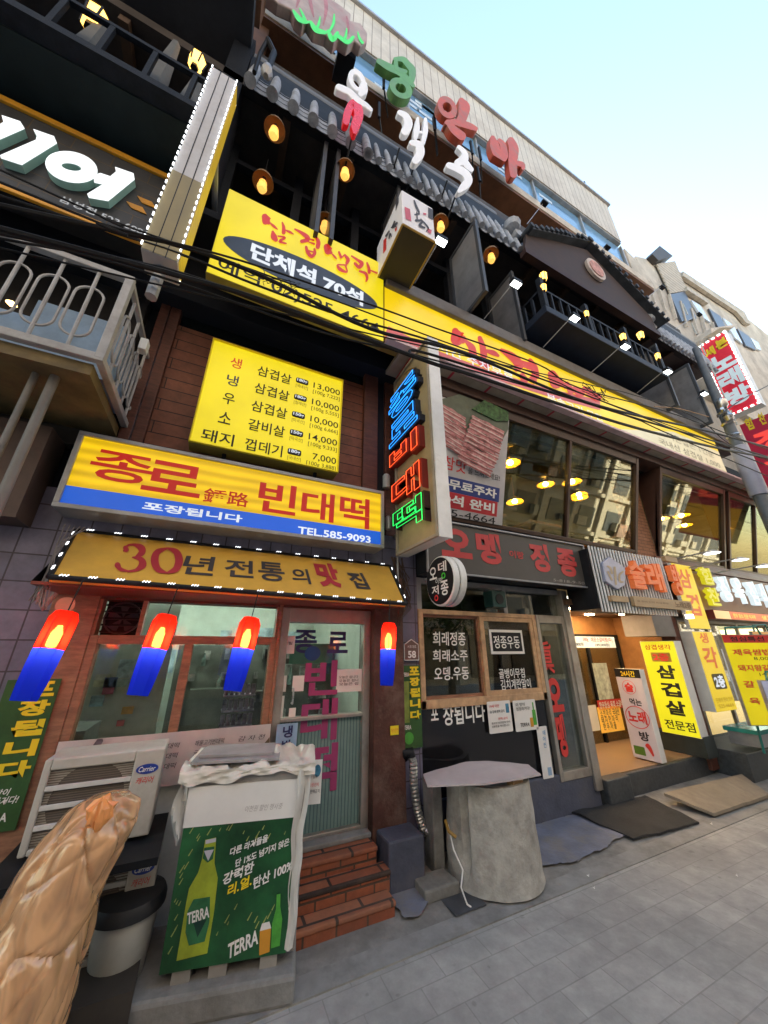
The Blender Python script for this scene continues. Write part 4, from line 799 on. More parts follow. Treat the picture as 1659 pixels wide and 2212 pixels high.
# long second-floor sign
fr = FY(2.72); q = (1.3, 5.14, 9.35, 6.02)
t = sign("fascia_sign", "very long yellow fascia sign with red brush letters under the black storey", "sign", fr, q, .2, lit_sign("lit_amber_yellow", (1, .68, .004), .88), None, .01, body=mat("fascia_casing", (.25, .14, .02), .6))
b = Mb(fr); b.px('R6', [(75, 520), (100, 470), (430, 640), (830, 790), (1250, 925), (1659, 1014), (1659, 1090), (1250, 980), (830, 845), (430, 705), (75, 560)], .001, .003)
t.part("red_band", b, lit_sign("lit_salmon", (.75, .13, .12), .6))
bs = [[(590, 510, 40), (610, 560, 90), (640, 570, 50)], [(665, 580, 16), (710, 630, 40), (720, 690, 46)], [(770, 560, 26), (790, 620, 34), (800, 690, 40)], [(820, 655, 20), (870, 670, 30), (905, 690, 16)], [(720, 700, 40), (780, 735, 44), (820, 760, 40)], [(930, 650, 22), (1010, 700, 46), (1060, 760, 50), (1040, 790, 30)], [(1080, 735, 16), (1130, 755, 24)], [(1090, 765, 16), (1140, 780, 24)], [(1140, 725, 24), (1170, 780, 40), (1180, 840, 44)], [(1080, 840, 34), (1100, 870, 40)], [(1150, 860, 30), (1170, 880, 30)],
      [(1300, 830, 50), (1330, 890, 70)], [(1360, 880, 20), (1400, 920, 26)], [(1410, 900, 30), (1440, 950, 40)], [(1470, 940, 40), (1510, 965, 50)], [(1540, 935, 30), (1590, 970, 40), (1640, 1000, 40)]]
b = Mb(fr); b.brush('R6', [[(x_, y_, w_ * 1.3) for x_, y_, w_ in s_] for s_ in bs], z=.006); t.part("brush_lettering", b, m_redink_lit)
b = Mb(fr); b.text("1시간 주차무료", 1.95, 5.27, 3.35, 5.42, z=.01, bold=.01); b.text("부속고기 무한", 4.0, 5.19, 5.3, 5.33, z=.01, bold=.01); t.part("white_lettering", b, m_whiteface)
b = Mb(fr); b.prism([(5.6, 5.16), (9.33, 5.16), (9.33, 5.7), (7.6, 5.7)], .002, .005); t.part("cream_panel", b, lit_sign("lit_cream", (.88, .78, .5), .75))
b = Mb(fr); b.text("다른집은 1인분", 7.3, 5.45, 9.0, 5.62, z=.008, bold=0); b.text("국내산 삼겹살 1,000", 6.9, 5.22, 9.1, 5.38, z=.008, bold=0); t.part("grey_lettering", b, mat("grey_ink", (.2, .19, .17), .6))
b = Mb(fr); b.box(1.32, 13, 5.1, 5.137, -.05, .05); t.part("pink_edge", b, mat("pale_pink_trim", (.68, .5, .51), .5, var=.15, dirt=(.4, .12, .12), damt=.4)); t.done()
# meat poster hanging inside the bay window
fp = Fr(bayf.w(0, 0, .03), bayf.x, bayf.y)
t = Thing("meat_poster", "tall poster of sliced raw pork with blue and red bands on the bay window", "poster")
qs = [fp.loc('G', *p) for p in ((415, 405), (900, 590), (835, 1350), (490, 1290))]
x0, x1 = 1.88, (qs[1][0] + qs[2][0]) / 2; y1, y0 = BH - .14, .05
b = Mb(fp); b.box(x0, x1, y0, y1, -.006, 0); t.part("sheet", b, mat("poster_grey_white", (.5, .48, .49), .6, var=.1))
b = Mb(fp); b.px('G', [(415, 500), (560, 460), (880, 585), (885, 690), (745, 950), (690, 935), (480, 810), (440, 700)], .001, .003); t.part("tray", b, mat("dark_tray", (.12, .14, .1), .5, var=.3))
random.seed(8); mm = [Mb(fp), Mb(fp), Mb(fp)]; kk = 0
for (ox, oy, ln, rows, dx, dy, vx, vy) in ((430, 520, 175, 9, -.8, 30, 1, .62), (640, 610, 215, 10, -11, 30, 1, .52)):
    for j in range(rows):
        mx_, my_ = ox + dx * j, oy + dy * j
        for part_, (w0, m_) in enumerate(((15, 0), (8, 2), (10, 1))):
            st = []
            for k in range(7):
                u = k / 6; L = ln * (1 - .12 * abs(j - rows / 2) / rows); n_ = noise.noise(Vector((u * 3, j * 2.3, part_))) * 9
                st.append((mx_ + vx * u * L, my_ + vy * u * L + n_ + (0, 13, 21)[part_], w0 * (1 + .5 * noise.noise(Vector((u * 4, j, part_ + 5))))))
            kk += 1; mm[m_].brush('G', [st], z=.004 + kk * .0007)
t.part("meat_slices", mm[0], mat("raw_pork_print", (.5, .2, .2), .4, var=.5, scale=18, dirt=(.62, .42, .4), damt=.6, dscale=12)); t.part("meat_deep_pink", mm[1], mat("deep_pork_print", (.32, .1, .1), .4, var=.4, scale=18)); t.part("meat_fat", mm[2], mat("pork_fat_print", (.66, .5, .46), .4, var=.25, scale=18))  # darker strips are deep pink meat in the print
b = Mb(fp); b.px('G', [(640, 560), (720, 500), (880, 580), (880, 640), (800, 640)], .004, .02); t.part("garnish", b, mat("herb_print", (.05, .12, .04), .6, var=.8, scale=20))
b = Mb(fp); b.box(x0 + .02, 3.32, .362, .56, .001, .004); t.part("blue_band", b, mat("poster_blue", (.03, .05, .22), .5))
b = Mb(fp); b.box(x0 + .02, 3.3, .155, .36, .001, .004); t.part("red_band", b, mat("poster_red", (.5, .03, .04), .5))
b = Mb(fp); b.text("1시간 무료주차", x0 + .05, .4, 3.27, .53, z=.008, bold=.035); b.text("총170석 완비", x0 + .05, .19, 3.25, .33, z=.008, bold=.035); t.part("white_lettering", b, m_white_ink)
b = Mb(fp); b.text("02)525-4664", x0 + .04, .02, 3.28, .14, z=.004, bold=.0); b.text("을 느껴보세요!", 2.76, .655, 3.31, .745, z=.004, bold=0); t.part("black_lettering", b, m_ink)
b = Mb(fp); b.text("참맛", 2.36, .64, 2.73, .82, z=.004, bold=.01); t.part("red_lettering", b, m_red); t.done()
# odeng fascia sign
fr = FY(3.05); q = (1.95, 2.49, 4.57, 3.1)
t = sign("fishcake_bar_sign", "dark grey board sign with rounded red letters above the fishcake bar", "sign", fr, q, .2, mat("grey_brown_board", (.075, .068, .062), .5, var=.1), m_grey, .02, body=m_black)
b = Mb(fr)
for ch, x0, y0, x1, y1 in (("오", 480, 10, 720, 255), ("뎅", 735, 45, 940, 300), ("정", 1125, 125, 1300, 355), ("종", 1325, 165, 1505, 390)): b.textpx(ch, 'M', x0, y0, x1, y1, bold=.05)
b.textpx("이랑", 'M', 985, 185, 1100, 255, bold=.02); t.part("red_lettering", b, mat("coral_red_letters", (.5, .05, .05), .5, var=.1))
b = Mb(fr); b.textpx("5-818-9-50", 'M', 1310, 395, 1545, 440, bold=0, shear=.1); t.part("phone_number", b, mat("pale_ink", (.35, .33, .3), .6)); t.done()
# neon blade sign
NX = 1.7; fr = FX(NX); q = (-3.22, 2.67, -2.42, 5.02)
t = sign("neon_blade_sign", "tall beige projecting sign with blue, red and green neon letters", "neon sign", fr, q, .13, mat("yellowed_sign_face", (.4, .31, .17), .5, var=.15, dirt=(.2, .16, .1), damt=.5), mat("sign_edge_beige", (.36, .31, .24), .5, var=.15, dirt=(.18, .12, .07), damt=.5), .03, body=m_white)
b = Mb(); b.box(NX - .01, NX + .13, 2.40, 2.418, 2.66, 5.03); t.part("front_cover", b, mat("white_sheet_metal", (.78, .78, .78), .3, var=.05, dirt=(.4, .38, .35), damt=.3), bevel=.004)
cells = (("종", -3.1, 4.15, -2.62, 4.66, 0), ("로", -3.1, 3.75, -2.6, 4.13, 0), ("비", -3.07, 3.5, -2.6, 3.8, 1), ("대", -3.05, 3.12, -2.58, 3.5, 1), ("떡", -3.03, 2.8, -2.57, 3.12, 2))
cells = []
for ch, a, c, top, bot, k in (("종", (95, 590), (372, 440), 118, 130, 0), ("로", (100, 850), (385, 720), 110, 110, 0), ("비", (105, 1100), (385, 980), 88, 90, 1), ("대", (130, 1440), (415, 1330), 130, 125, 1), ("떡", (145, 1750), (440, 1640), 140, 120, 2)):
    xa, ya = fr.loc('R1', *a); xb, yb = fr.loc('R1', *c); m_ = ((a[0] + c[0]) / 2, (a[1] + c[1]) / 2); y1 = fr.loc('R1', m_[0], m_[1] - top)[1]; y0 = fr.loc('R1', m_[0], m_[1] + bot)[1]
    cells.append((ch, xa, y0, xb, y1, k))
nm = (lamp("neon_blue", (.02, .3, 1), 2.4), lamp("neon_red", (1, .09, .02), 2.4), lamp("neon_green", (.02, .9, .14), 1.7)); bk = (mat("neon_back_navy", (.01, .015, .03), .5), mat("neon_back_red", (.22, .02, .015), .5), mat("neon_back_maroon", (.05, .02, .02), .5))
for k, nme in enumerate(("blue", "red", "green")):
    b = Mb(fr); bb = Mb(fr)
    for ch, x0, y0, x1, y1, kk in cells:
        if kk == k: b.text(ch, x0, y0, x1, y1, z=.085, bold=.03, outline=.0065); bb.text(ch, x0 - .02, y0 - .015, x1 + .02, y1 + .015, z=.0, bold=.065, ext=.07)
    lt = t.part("channel_letter", bb, bk[k]); t.part("neon_tube", b, nm[k], lt, label=nme + " glowing neon tube letters")
b = Mb(fr); b.brush('R1', [[(190, 290, 8), (250, 240, 14), (310, 220, 10)], [(210, 350, 8), (260, 300, 10)], [(320, 240, 8), (290, 310, 12), (240, 340, 8)], [(185, 385, 6), (215, 350, 12)]], z=.003); t.part("crest_mark", b, mat("faded_brown_mark", (.16, .11, .05), .6))
b = Mb(); b.bar((NX + .06, 3.2, 2.95), (NX + .06, 3.4, 2.95), .025); b.bar((NX + .06, 3.2, 4.6), (NX + .06, 3.45, 4.6), .025); b.bar((NX + .02, 3.26, 2.4), (NX + .02, 3.26, 3.7), .012); t.part("bracket", b, m_grey); t.done()
# round sign
c = atY('M', 475, 410, 2.72); fr = FX(c.x)
t = Thing("round_bar_sign", "round black sign in a white drum with hand lettering beside the fishcake bar", "round sign")
rr = .235; y_, z_ = -c.y, c.z
b = Mb(fr); b.disc(y_, z_, rr, rr, -.065, -.002, 36); b.disc(y_, z_, rr, rr, -.145, -.08, 36); t.part("drum", b, m_white, bevel=.012)
b = Mb(fr); b.disc(y_, z_, rr - .02, rr - .02, -.08, -.065, 28); t.part("groove", b, m_black); b = Mb(fr); b.disc(y_, z_, rr - .016, rr - .016, -.001, .002, 36); t.part("face", b, m_black)
b = Mb(fr); K_ = lambda u, v: (y_ + u * rr, z_ + v * rr)
def rt(b, ch, u0, v0, u1, v1, **k): b.text(ch, *K_(u0, v0), *K_(u1, v1), **k)
rt(b, "오", -.68, .1, -.14, .62, bold=.02); rt(b, "데", -.02, .3, .56, .72, bold=.02); rt(b, "이랑", -.25, -.12, .25, .1, bold=0); rt(b, "저", -.56, -.52, -.06, -.16, bold=.02); rt(b, "종", .1, -.62, .6, -.05, bold=.02); t.part("white_lettering", b, m_white_ink)
b = Mb(fr); rt(b, "ㅇ", .18, .02, .46, .27, bold=.03); t.part("green_ring", b, mat("green_ink", (.05, .5, .04), .5)); b = Mb(fr); rt(b, "ㅇ", -.4, -.78, -.12, -.53, bold=.03); t.part("red_ring", b, m_red)
b = Mb(); b.bar((c.x + .15, 2.85, c.z + .1), (c.x + .15, 3.2, c.z + .1), .015); t.part("bracket", b, m_grey); t.done()
# left restaurant fascia sign with white slanted letters
fr = FY(2.6); q = (-9, 4.93, -.96, 5.95)
m_orange_trim = mat("orange_trim", (.65, .3, .02), .45, var=.15, dirt=(.25, .1, .02), damt=.4)
t = sign("cafe_fascia_sign", "charcoal fascia sign framed in orange with huge slanted white lit letters", "sign", fr, q, .15, bricky("charcoal_sign_board", (.04, .042, .048), (.05, .052, .06), (.09, .06, .03), .28, .16, .004, rough=.5, rot=WALLROT), m_orange_trim, .06, body=m_black)
m_wl = lit_sign("blazing_white", (.92, .97, 1), 1.3)
def ellring(b, f, cx, cy, rx, ry, ix, iy, tilt, z0, z1, icx=0, icy=0):
    n = 32; o_, i_ = [], []
    for k in range(n):
        a = 2 * math.pi * k / n; ct, st = math.cos(R(tilt)), math.sin(R(tilt))
        for (L_, ax, ay, ox, oy) in ((o_, rx, ry, 0, 0), (i_, ix, iy, icx, icy)):
            x, y = ax * math.cos(a), ay * math.sin(a); L_.append(b.fr.loc(f, cx + ox + x * ct - y * st, cy + oy + x * st + y * ct))
    vv = [(x, y, z1) for x, y in o_] + [(x, y, z1) for x, y in i_] + [(x, y, z0) for x, y in o_] + [(x, y, z0) for x, y in i_]
    fs = [];
    for k in range(n): j = (k + 1) % n; fs += [(k, j, n + j, n + k), (2 * n + k, 2 * n + j, j, k), (3 * n + j, 3 * n + k, n + k, n + j)]
    b.add(vv, fs)
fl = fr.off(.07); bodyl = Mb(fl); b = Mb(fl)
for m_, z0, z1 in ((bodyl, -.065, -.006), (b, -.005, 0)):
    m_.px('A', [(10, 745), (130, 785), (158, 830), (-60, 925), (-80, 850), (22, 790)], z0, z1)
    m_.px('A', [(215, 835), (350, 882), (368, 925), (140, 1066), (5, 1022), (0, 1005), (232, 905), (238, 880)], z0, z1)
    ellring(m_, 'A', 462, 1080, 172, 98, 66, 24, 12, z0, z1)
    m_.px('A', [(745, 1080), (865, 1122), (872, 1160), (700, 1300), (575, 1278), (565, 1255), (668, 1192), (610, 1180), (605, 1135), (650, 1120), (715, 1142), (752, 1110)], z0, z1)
lt = t.part("letter_body", bodyl, mat("led_glow_letter_side", (.2, .34, .3), .5, emit=.15)); t.part("letter_face", b, m_wl, lt)  # greenish LED glow on the letter sides put into colour and emission
b = Mb(fr)
for pts in ([(890, 1275), (985, 1315), (1015, 1358), (920, 1320)], [(820, 1310), (925, 1350), (950, 1395), (850, 1352)], [(1025, 1395), (1100, 1425), (1105, 1460), (1040, 1435)], [(1090, 1370), (1120, 1382), (1120, 1400), (1095, 1390)]): b.px('A', pts, .002, .01)
t.part("orange_dash", b, m_orange_trim)
b = Mb(fr); b.text("삼성점 523-6881", -1.62, 5.02, -1.03, 5.1, z=.03, bold=.02); t.part("phone_number", b, lit_sign("dim_white_letters", (.6, .62, .65), .55)); t.done()

# tower sign edged with lights
TX0, TX1, TY = -.785, -.58, 1.95
t = Thing("tower_sign", "tall white projecting tower sign with a yellow side edged in bright beads", "tower sign")
b = Mb(); b.box(TX0, TX1, TY, TY + .18, 4.115, 6.64); t.part("casing", b, mat("pale_grey_panel", (.52, .51, .52), .45, var=.08, dirt=(.3, .25, .18), damt=.4), bevel=.006)
b = Mb()
for k in (1, 2): x = TX0 + (TX1 - TX0) * k / 3; b.box(x - .003, x + .003, TY - .003, TY - .0005, 4.115, 6.64)
t.part("seam", b, m_black)
b = Mb(); b.box(TX0 + .003, TX1 - .003, TY - .0025, TY - .0005, 4.12, 5.0); t.part("khaki_lower_front", b, mat("khaki_lower_front", (.26, .21, .1), .5, var=.12))  # lower part of the front in khaki
b = Mb(); b.box(TX1 + .001, TX1 + .006, TY + .02, TY + .16, 4.14, 6.61); t.part("yellow_side", b, lit_sign("yellow_stripe_side", (.85, .55, .03), .45, bands=5))
b = Mb()
for k in range(34):
    z = 4.14 + k * .0745
    for x, y in ((TX0, TY), (TX1, TY), (TX1, TY + .17)): b.tube([(x, y - .012, z), (x, y - .012, z + .03)], .0055, 6)
t.part("light_beads", b, m_led)
b = Mb(); b.bar((TX0 + .1, TY + .1, 3.85), (TX0 + .1, TY + .1, 4.115), .035); b.bar((TX0 + .1, TY + .1, 6.2), (TX0 + .1, 3.2, 6.2), .03); t.part("bracket", b, m_grey); t.done()

# big calligraphic letters over the eave
fr = FY(2.36)
t = Thing("eave_letter_sign", "row of three bulging white brush letters over the tiled eave, the first half red", "letter sign")
m_wlet = mat("white_channel_letter", (.78, .78, .8), .35, var=.05, emit=.12); m_rlet = mat("glossy_red_letter", (.6, .01, .015), .25, var=.1, emit=.3)
b = Mb(fr)
ellring(b, 'B', 845, 560, 52, 78, 22, 44, -25, 0, .07, 2, 4)
b.brush('B', [[(888, 590, 50), (882, 625, 66), (870, 645, 40)], [(725, 605, 40), (760, 620, 44), (800, 640, 40), (850, 690, 40), (900, 720, 34), (935, 750, 24)]], z=0, ext=.07); t.part("letter", b, m_wlet, bevel=.012, label="white upper half of the first letter")
b = Mb(fr); b.brush('B', [[(775, 830, 44), (785, 770, 50), (815, 710, 48), (845, 730, 58), (855, 790, 60), (835, 850, 60), (830, 895, 30)]], z=0, ext=.07); t.part("letter", b, m_rlet, bevel=.012, label="glossy red lower half of the first letter")
b = Mb(fr); b.brush('B', [[(1120, 765, 34), (1160, 790, 44), (1175, 840, 56), (1155, 885, 56)], [(1235, 800, 16), (1230, 870, 38), (1220, 930, 26)], [(1285, 805, 20), (1285, 880, 34), (1270, 960, 26)], [(1240, 890, 16), (1280, 895, 14)], [(1195, 960, 34), (1240, 975, 50), (1250, 1030, 56), (1220, 1075, 50)]], z=0, ext=.07); t.part("letter", b, m_wlet, bevel=.012)
b = Mb(fr); b.brush('B', [[(1500, 985, 26), (1535, 1020, 36), (1530, 1065, 60), (1490, 1085, 40)], [(1540, 1085, 44), (1560, 1110, 40), (1580, 1130, 30)], [(1435, 1105, 40), (1490, 1125, 48), (1545, 1160, 50), (1560, 1205, 52), (1530, 1240, 50), (1500, 1270, 26)]], z=0, ext=.07); t.part("letter", b, m_wlet, bevel=.012)
b = Mb()
for f_, x, y in (('B', 820, 900), ('B', 1130, 960), ('B', 1220, 1090), ('B', 1440, 1170), ('B', 1490, 1280)):
    p = atY(f_, x, y, 2.4); b.bar(p, (p.x, 2.7, p.z - .25), .014, 5)
t.part("bracket", b, m_black); t.done()
fr = FY(2.7)
t = Thing("upper_letter_sign", "row of large green and coral brush letters before the upper blue windows", "letter sign")
m_gl = mat("green_channel_letter", (.11, .3, .1), .5, var=.2, dirt=(.2, .26, .16), damt=.5); m_cl = mat("coral_channel_letter", (.5, .09, .05), .5, var=.2, dirt=(.24, .15, .11), damt=.75, dscale=2.6); m_side = mat("dark_letter_side", (.03, .035, .035), .6)
b = Mb(fr); b.brush('B', [[(980, 455, 34), (1040, 490, 46), (1120, 530, 44), (1200, 610, 24)], [(1085, 440, 26), (1135, 440, 36), (1165, 470, 40), (1195, 510, 46), (1190, 570, 40)], [(1090, 445, 22), (1095, 500, 30), (1150, 520, 26)], [(1125, 555, 20), (1115, 590, 24)]], z=0, ext=.12)
ellring(b, 'B', 1120, 628, 82, 58, 38, 28, 40, 0, .12); t.part("letter", b, m_gl, label="green letter")
b = Mb(fr); ellring(b, 'B', 1418, 745, 78, 56, 34, 28, 60, 0, .12)
b.brush('B', [[(1510, 700, 40), (1530, 740, 70), (1520, 800, 60), (1500, 840, 60)], [(1415, 845, 30), (1470, 840, 40), (1550, 860, 44), (1600, 880, 30)], [(1420, 840, 30), (1460, 890, 50), (1510, 930, 56)]], z=0, ext=.12); t.part("letter", b, m_cl, label="coral letter with a round head")
b = Mb(fr); b.brush('C', [[(945, 370, 40), (960, 430, 76), (975, 490, 70)], [(1000, 390, 34), (1030, 430, 50), (1040, 520, 66)], [(965, 500, 40), (1040, 545, 40)], [(1095, 390, 60), (1120, 460, 80), (1110, 560, 74), (1115, 670, 60)], [(1140, 575, 40), (1190, 590, 44), (1195, 620, 26)]], z=0, ext=.12); t.part("letter", b, m_cl, label="coral letter nearest the roof end")
b = Mb()
for f_, x, y in (('B', 1030, 520), ('B', 1000, 700), ('B', 1360, 780), ('C', 490, 180), ('C', 800, 380), ('C', 870, 430), ('C', 860, 600)):
    p = atY(f_, x, y, 2.75); b.box(p.x - .02, p.x + .02, 2.74, 2.78, p.z - .3, p.z + .2); b.bar((p.x, 2.76, p.z - .2), (p.x + .2, 3.0, p.z - .5), .016, 5)
t.part("bracket", b, m_black); t.done()
# cloud shaped flower panel at the top left
fr = FY(2.55)
t = Thing("flower_panel", "faded pink and green cloud shaped sign panel at the roof's left", "sign panel")
outl = [(200, -260), (560, -240), (600, -60), (650, 60), (740, 120), (800, 170), (795, 210), (860, 225), (905, 290), (900, 350), (860, 375), (820, 340), (780, 370), (720, 330), (690, 360), (640, 310), (560, 280), (520, 220), (490, 250), (440, 200), (420, 150), (330, 110), (240, 40), (190, -60)]
b = Mb(fr); b.px('B', outl, 0, .14); t.part("panel", b, mat("faded_flower_print", (.36, .3, .29), .6, var=.25, scale=3, dirt=(.42, .17, .2), damt=.75, dscale=1.8), bevel=.02)
b = Mb(fr); b.brush('B', [[(430, 165, 14), (465, 215, 34), (500, 235, 26), (530, 235, 16)], [(540, 235, 18), (575, 285, 36), (630, 300, 26)], [(650, 290, 20), (680, 345, 34), (710, 300, 22)], [(715, 320, 24), (775, 358, 30), (810, 325, 20)], [(690, 180, 8), (685, 240, 18), (655, 300, 14)], [(470, 150, 6), (490, 190, 16), (505, 230, 20)], [(600, 200, 6), (590, 250, 18), (575, 285, 20)], [(770, 270, 6), (765, 310, 16), (755, 345, 18)], [(840, 290, 6), (850, 330, 16), (870, 360, 18)]], z=.145); t.part("green_edge", b, lamp("green_edge_light", (.06, .6, .13), .38))
b = Mb(fr); b.brush('B', [[(600, -40, 16), (640, 120, 24), (620, 250, 10)], [(420, -60, 20), (470, 40, 30), (450, 140, 10)], [(770, 190, 10), (780, 270, 18), (760, 330, 8)], [(520, 0, 14), (540, 110, 22), (560, 200, 8)]], z=.142); t.part("petal", b, mat("dusty_rose_print", (.36, .16, .19), .6, var=.3))
b = Mb(); p = atY('B', 800, 400, 2.7); b.box(p.x - .2, p.x + .1, 2.6, 3.0, p.z - .1, p.z + .3); t.part("bracket", b, m_black); t.done()
t = Thing("camera_post", "dark pole with a drooping cable hood at the left roof corner", "pole")
b = Mb(); p = atY('B', 190, 470, 2.35); b.tube([(p.x, 2.35, p.z), (p.x, 2.35, p.z + .5), (p.x + .05, 2.3, p.z + .8)], .025, 8); b.tube([(p.x + .05, 2.3, p.z + .8), (p.x + .15, 2.3, p.z + .6), (p.x + .13, 2.3, p.z + .1)], .035, 8); t.part("pole", b, m_black)
b = Mb(); b.lathe([(.03, -.1), (.07, -.02), (.05, .1)], (p.x + .13, 2.3, p.z + .05), 10); t.part("hood", b, m_grey); t.done()

# white box sign on the ledge
p = atY('C', 230, 1030, 2.05)
t = Thing("box_sign", "white cube sign with brush calligraphy and pink seals on the ledge", "box sign")
bx0, bx1, by0_, by1_, bz0_, bz1_ = p.x, atY('C', 500, 1160, 2.05).x, 2.05, 2.75, p.z, atY('C', 208, 735, 2.05).z
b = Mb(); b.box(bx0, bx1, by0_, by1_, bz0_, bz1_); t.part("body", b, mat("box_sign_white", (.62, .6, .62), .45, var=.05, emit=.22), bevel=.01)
b = Mb(); b.box(bx0 + .01, bx1 - .01, by0_ + .01, by1_ - .01, bz0_ - .004, bz0_ - .001); t.part("underside", b, mat("dark_underside", (.03, .026, .024), .6))
b = Mb()
for x0, y0, x1, y1 in ((bx0, by0_, bx1, by0_), (bx0, by0_, bx0, by1_), (bx1, by0_, bx1, by1_)): b.bar((x0, y0, bz0_), (x1, y1, bz0_), .012, 6)
t.part("gold_edge", b, mat("gold_edge", (.4, .26, .06), .4))
b = Mb(FY(2.045)); b.brush('C', [[(325, 835, 12), (345, 890, 20), (365, 930, 16)], [(330, 950, 8), (365, 945, 16)], [(345, 930, 8), (350, 985, 12)], [(340, 1000, 20), (395, 1005, 14), (370, 1040, 22), (410, 1060, 16)], [(380, 990, 10), (440, 1060, 14), (425, 1090, 10)]], z=0); b.px('C', [(440, 890), (480, 910), (482, 995), (442, 975)], 0, .001)
frx = FX(bx0 - .005); b2 = Mb(frx); b2.brush('C', [[(165, 1010, 14), (150, 1060, 18), (185, 1020, 16)], [(140, 1060, 12), (175, 1050, 14)], [(120, 1090, 12), (95, 1130, 16)], [(120, 1150, 10), (130, 1110, 12), (140, 1135, 8)]]); b2.px('C', [(172, 830), (195, 755), (196, 850), (172, 920)], 0, .001); b.v += b2.v; b.f += [[i + len(b.v) - len(b2.v) for i in f_] for f_ in b2.f]
t.part("brush_lettering", b, mat("grey_ink_wash", (.06, .06, .075), .6))
b = Mb(FY(2.043)); b.px('C', [(245, 885), (290, 905), (302, 1005), (255, 985)], 0, .001); b.px('C', [(400, 935), (425, 940), (425, 955), (400, 950)], 0, .001); b.px('C', [(435, 1060), (470, 1080), (465, 1110), (435, 1095)], 0, .001); t.part("pink_seal", b, mat("pink_seal_ink", (.55, .12, .18), .6))
b = Mb(frx); b.px('C', [(70, 1165), (95, 1140), (92, 1240), (68, 1275)], 0, .001); b.px('C', [(165, 1070), (182, 1050), (180, 1080), (166, 1092)], 0, .001); t.part("red_seal", b, m_red)
b = Mb(); b.bar((bx0 + .3, 2.75, bz0_ + .1), (bx0 + .3, 3.2, bz0_ + .1), .03); t.part("bracket", b, m_black); t.done()

# open shutters standing out from the black storey
def shutter(X, y0, y1, z0, z1, label):
    t = Thing("open_shutter", label, "shutter", "open shutters of the black storey"); b = Mb()
    for yy in ((y0, y0 + .05), (y1 - .05, y1)): b.box(X - .025, X + .025, *yy, z0, z1)
    b.box(X - .024, X + .024, y0 + .05, y1 - .05, z0, z0 + .06); b.box(X - .024, X + .024, y0 + .05, y1 - .05, z1 - .06, z1); t.part("frame", b, mat("charcoal_frame", (.05, .055, .065), .5, var=.3))
    b = Mb(); b.box(X - .012, X + .012, y0 + .05, y1 - .05, z0 + .06, z1 - .06); t.part("panel", b, mat("misty_grey_panel", (.2, .2, .21), .35, var=.3, scale=3, dirt=(.1, .11, .13), damt=.5)); return t.done()
shutter(.38, 2.62, 3.2, 6.25, 8.2, "left leaf of the paired shutters below the red half letter")
shutter(.56, 2.62, 3.2, 6.25, 8.2, "right leaf of the paired shutters below the red half letter")
a = atX('C', 30, 1010, 1.25); shutter(1.5, 2.62, 3.2, 6.2, 8.2, "open shutter just left of the white box sign")
pp = atY('C', 740, 1690, 2.75); shutter(pp.x, 2.3, 2.95, 6.2, 7.75, "open shutter between the first and second floodlights")
pp = atY('D', 20, 1140, 2.75); shutter(3.66, 2.62, 3.2, 6.15, 7.7, "open shutter at the left end of the gabled balcony")
shutter(7.5, 2.45, 3.15, 6.1, 7.7, "open shutter just right of the gabled balcony"); shutter(8.75, 2.45, 3.15, 6.1, 7.7, "open shutter nearest the utility pole")
# hanging bamboo lamps
def hang(f, x, y, Y, s, label, first=[]):
    p = atY(f, x, y, Y)
    if first: return copy_tree(first[0], first[0].location + (p - first[1]), label)
    t = Thing("hanging_lamp", label, "hanging lamp", "amber globe lamps under the eave")
    b = Mb(); b.lathe([(.13, .07), (.115, .13), (.06, .165), (.02, .175)], p, 18, cap=False); t.part("shade", b, mat("brown_wicker_shade", (.2, .125, .06), .7, var=.3), smooth=True)
    b = Mb(); b.lathe([(0, -.1), (.045, -.085), (.062, -.04), (.055, .0), (.03, .015)], p, 14, cap=False); b.lathe([(.03, .02), (.05, .035), (.05, .06), (.03, .08)], p, 14, cap=False); t.part("globe", b, lamp("amber_globe", (1, .5, .1), 1.3), smooth=True)
    b = Mb(); b.bar((p.x, p.y, p.z + .16), (p.x, p.y, p.z + .6), .006, 5); t.part("cord", b, m_black)
    r_ = t.done((p.x, p.y, p.z - .1)); first += [r_, p]; return r_
hang('B', 318, 860, 2.64, 1, "amber globe lamp above the pig corner of the group seat sign")
hang('B', 778, 1125, 2.64, 1, "amber globe lamp straight below the red half letter")
hang('C', 545, 1050, 2.64, 1, "amber globe lamp touching the right of the white box sign")
hang('C', 965, 1310, 2.64, 1, "amber globe lamp right of the lone open shutter")
hang('B', 242, 1205, 2.95, 1, "dim globe lamp deep behind the first eave lamp")
hang('R4', 710, 490, 2.95, 1, "dim globe lamp deep behind the paired shutters")
# floodlights on rods
m_flood = lamp("floodlight_face", (.9, 1, .95), 14)
def flood(f, x, y, Y, bf, bx, by, label, lit=True):
    p = atY(f, x, y, Y); g_ = atY(bf, bx, by, 2.66)
    t = Thing("floodlight", label, "floodlight", "floodlights on thin rods" if lit else "unlit floodlights on thin rods")
    b = Mb(); b.box(p.x - .075, p.x + .075, p.y - .015, p.y + .075, p.z - .01, p.z + .04); b.box(p.x - .08, p.x + .08, p.y - .02, p.y + .08, p.z - .022, p.z - .011); t.part("housing", b, m_black, bevel=.006)
    if lit: b = Mb(); b.box(p.x - .068, p.x + .068, p.y - .008, p.y + .068, p.z - .03, p.z - .023); t.part("lens", b, m_flood)
    b = Mb(); b.bar((p.x, p.y + .05, p.z + .05), g_, .007, 6); t.part("rod", b, m_grey); return t.done()
flood('C', 558, 1145, 2.1, 'C', 330, 1520, "glowing floodlight at the lower right of the white box sign")
flood('D', 35, 850, 2.1, 'R6', 805, 415, "glowing floodlight left of the gabled balcony")
flood('D', 415, 1075, 2.1, 'R6', 1240, 625, "glowing floodlight at the left third of the balcony rail")
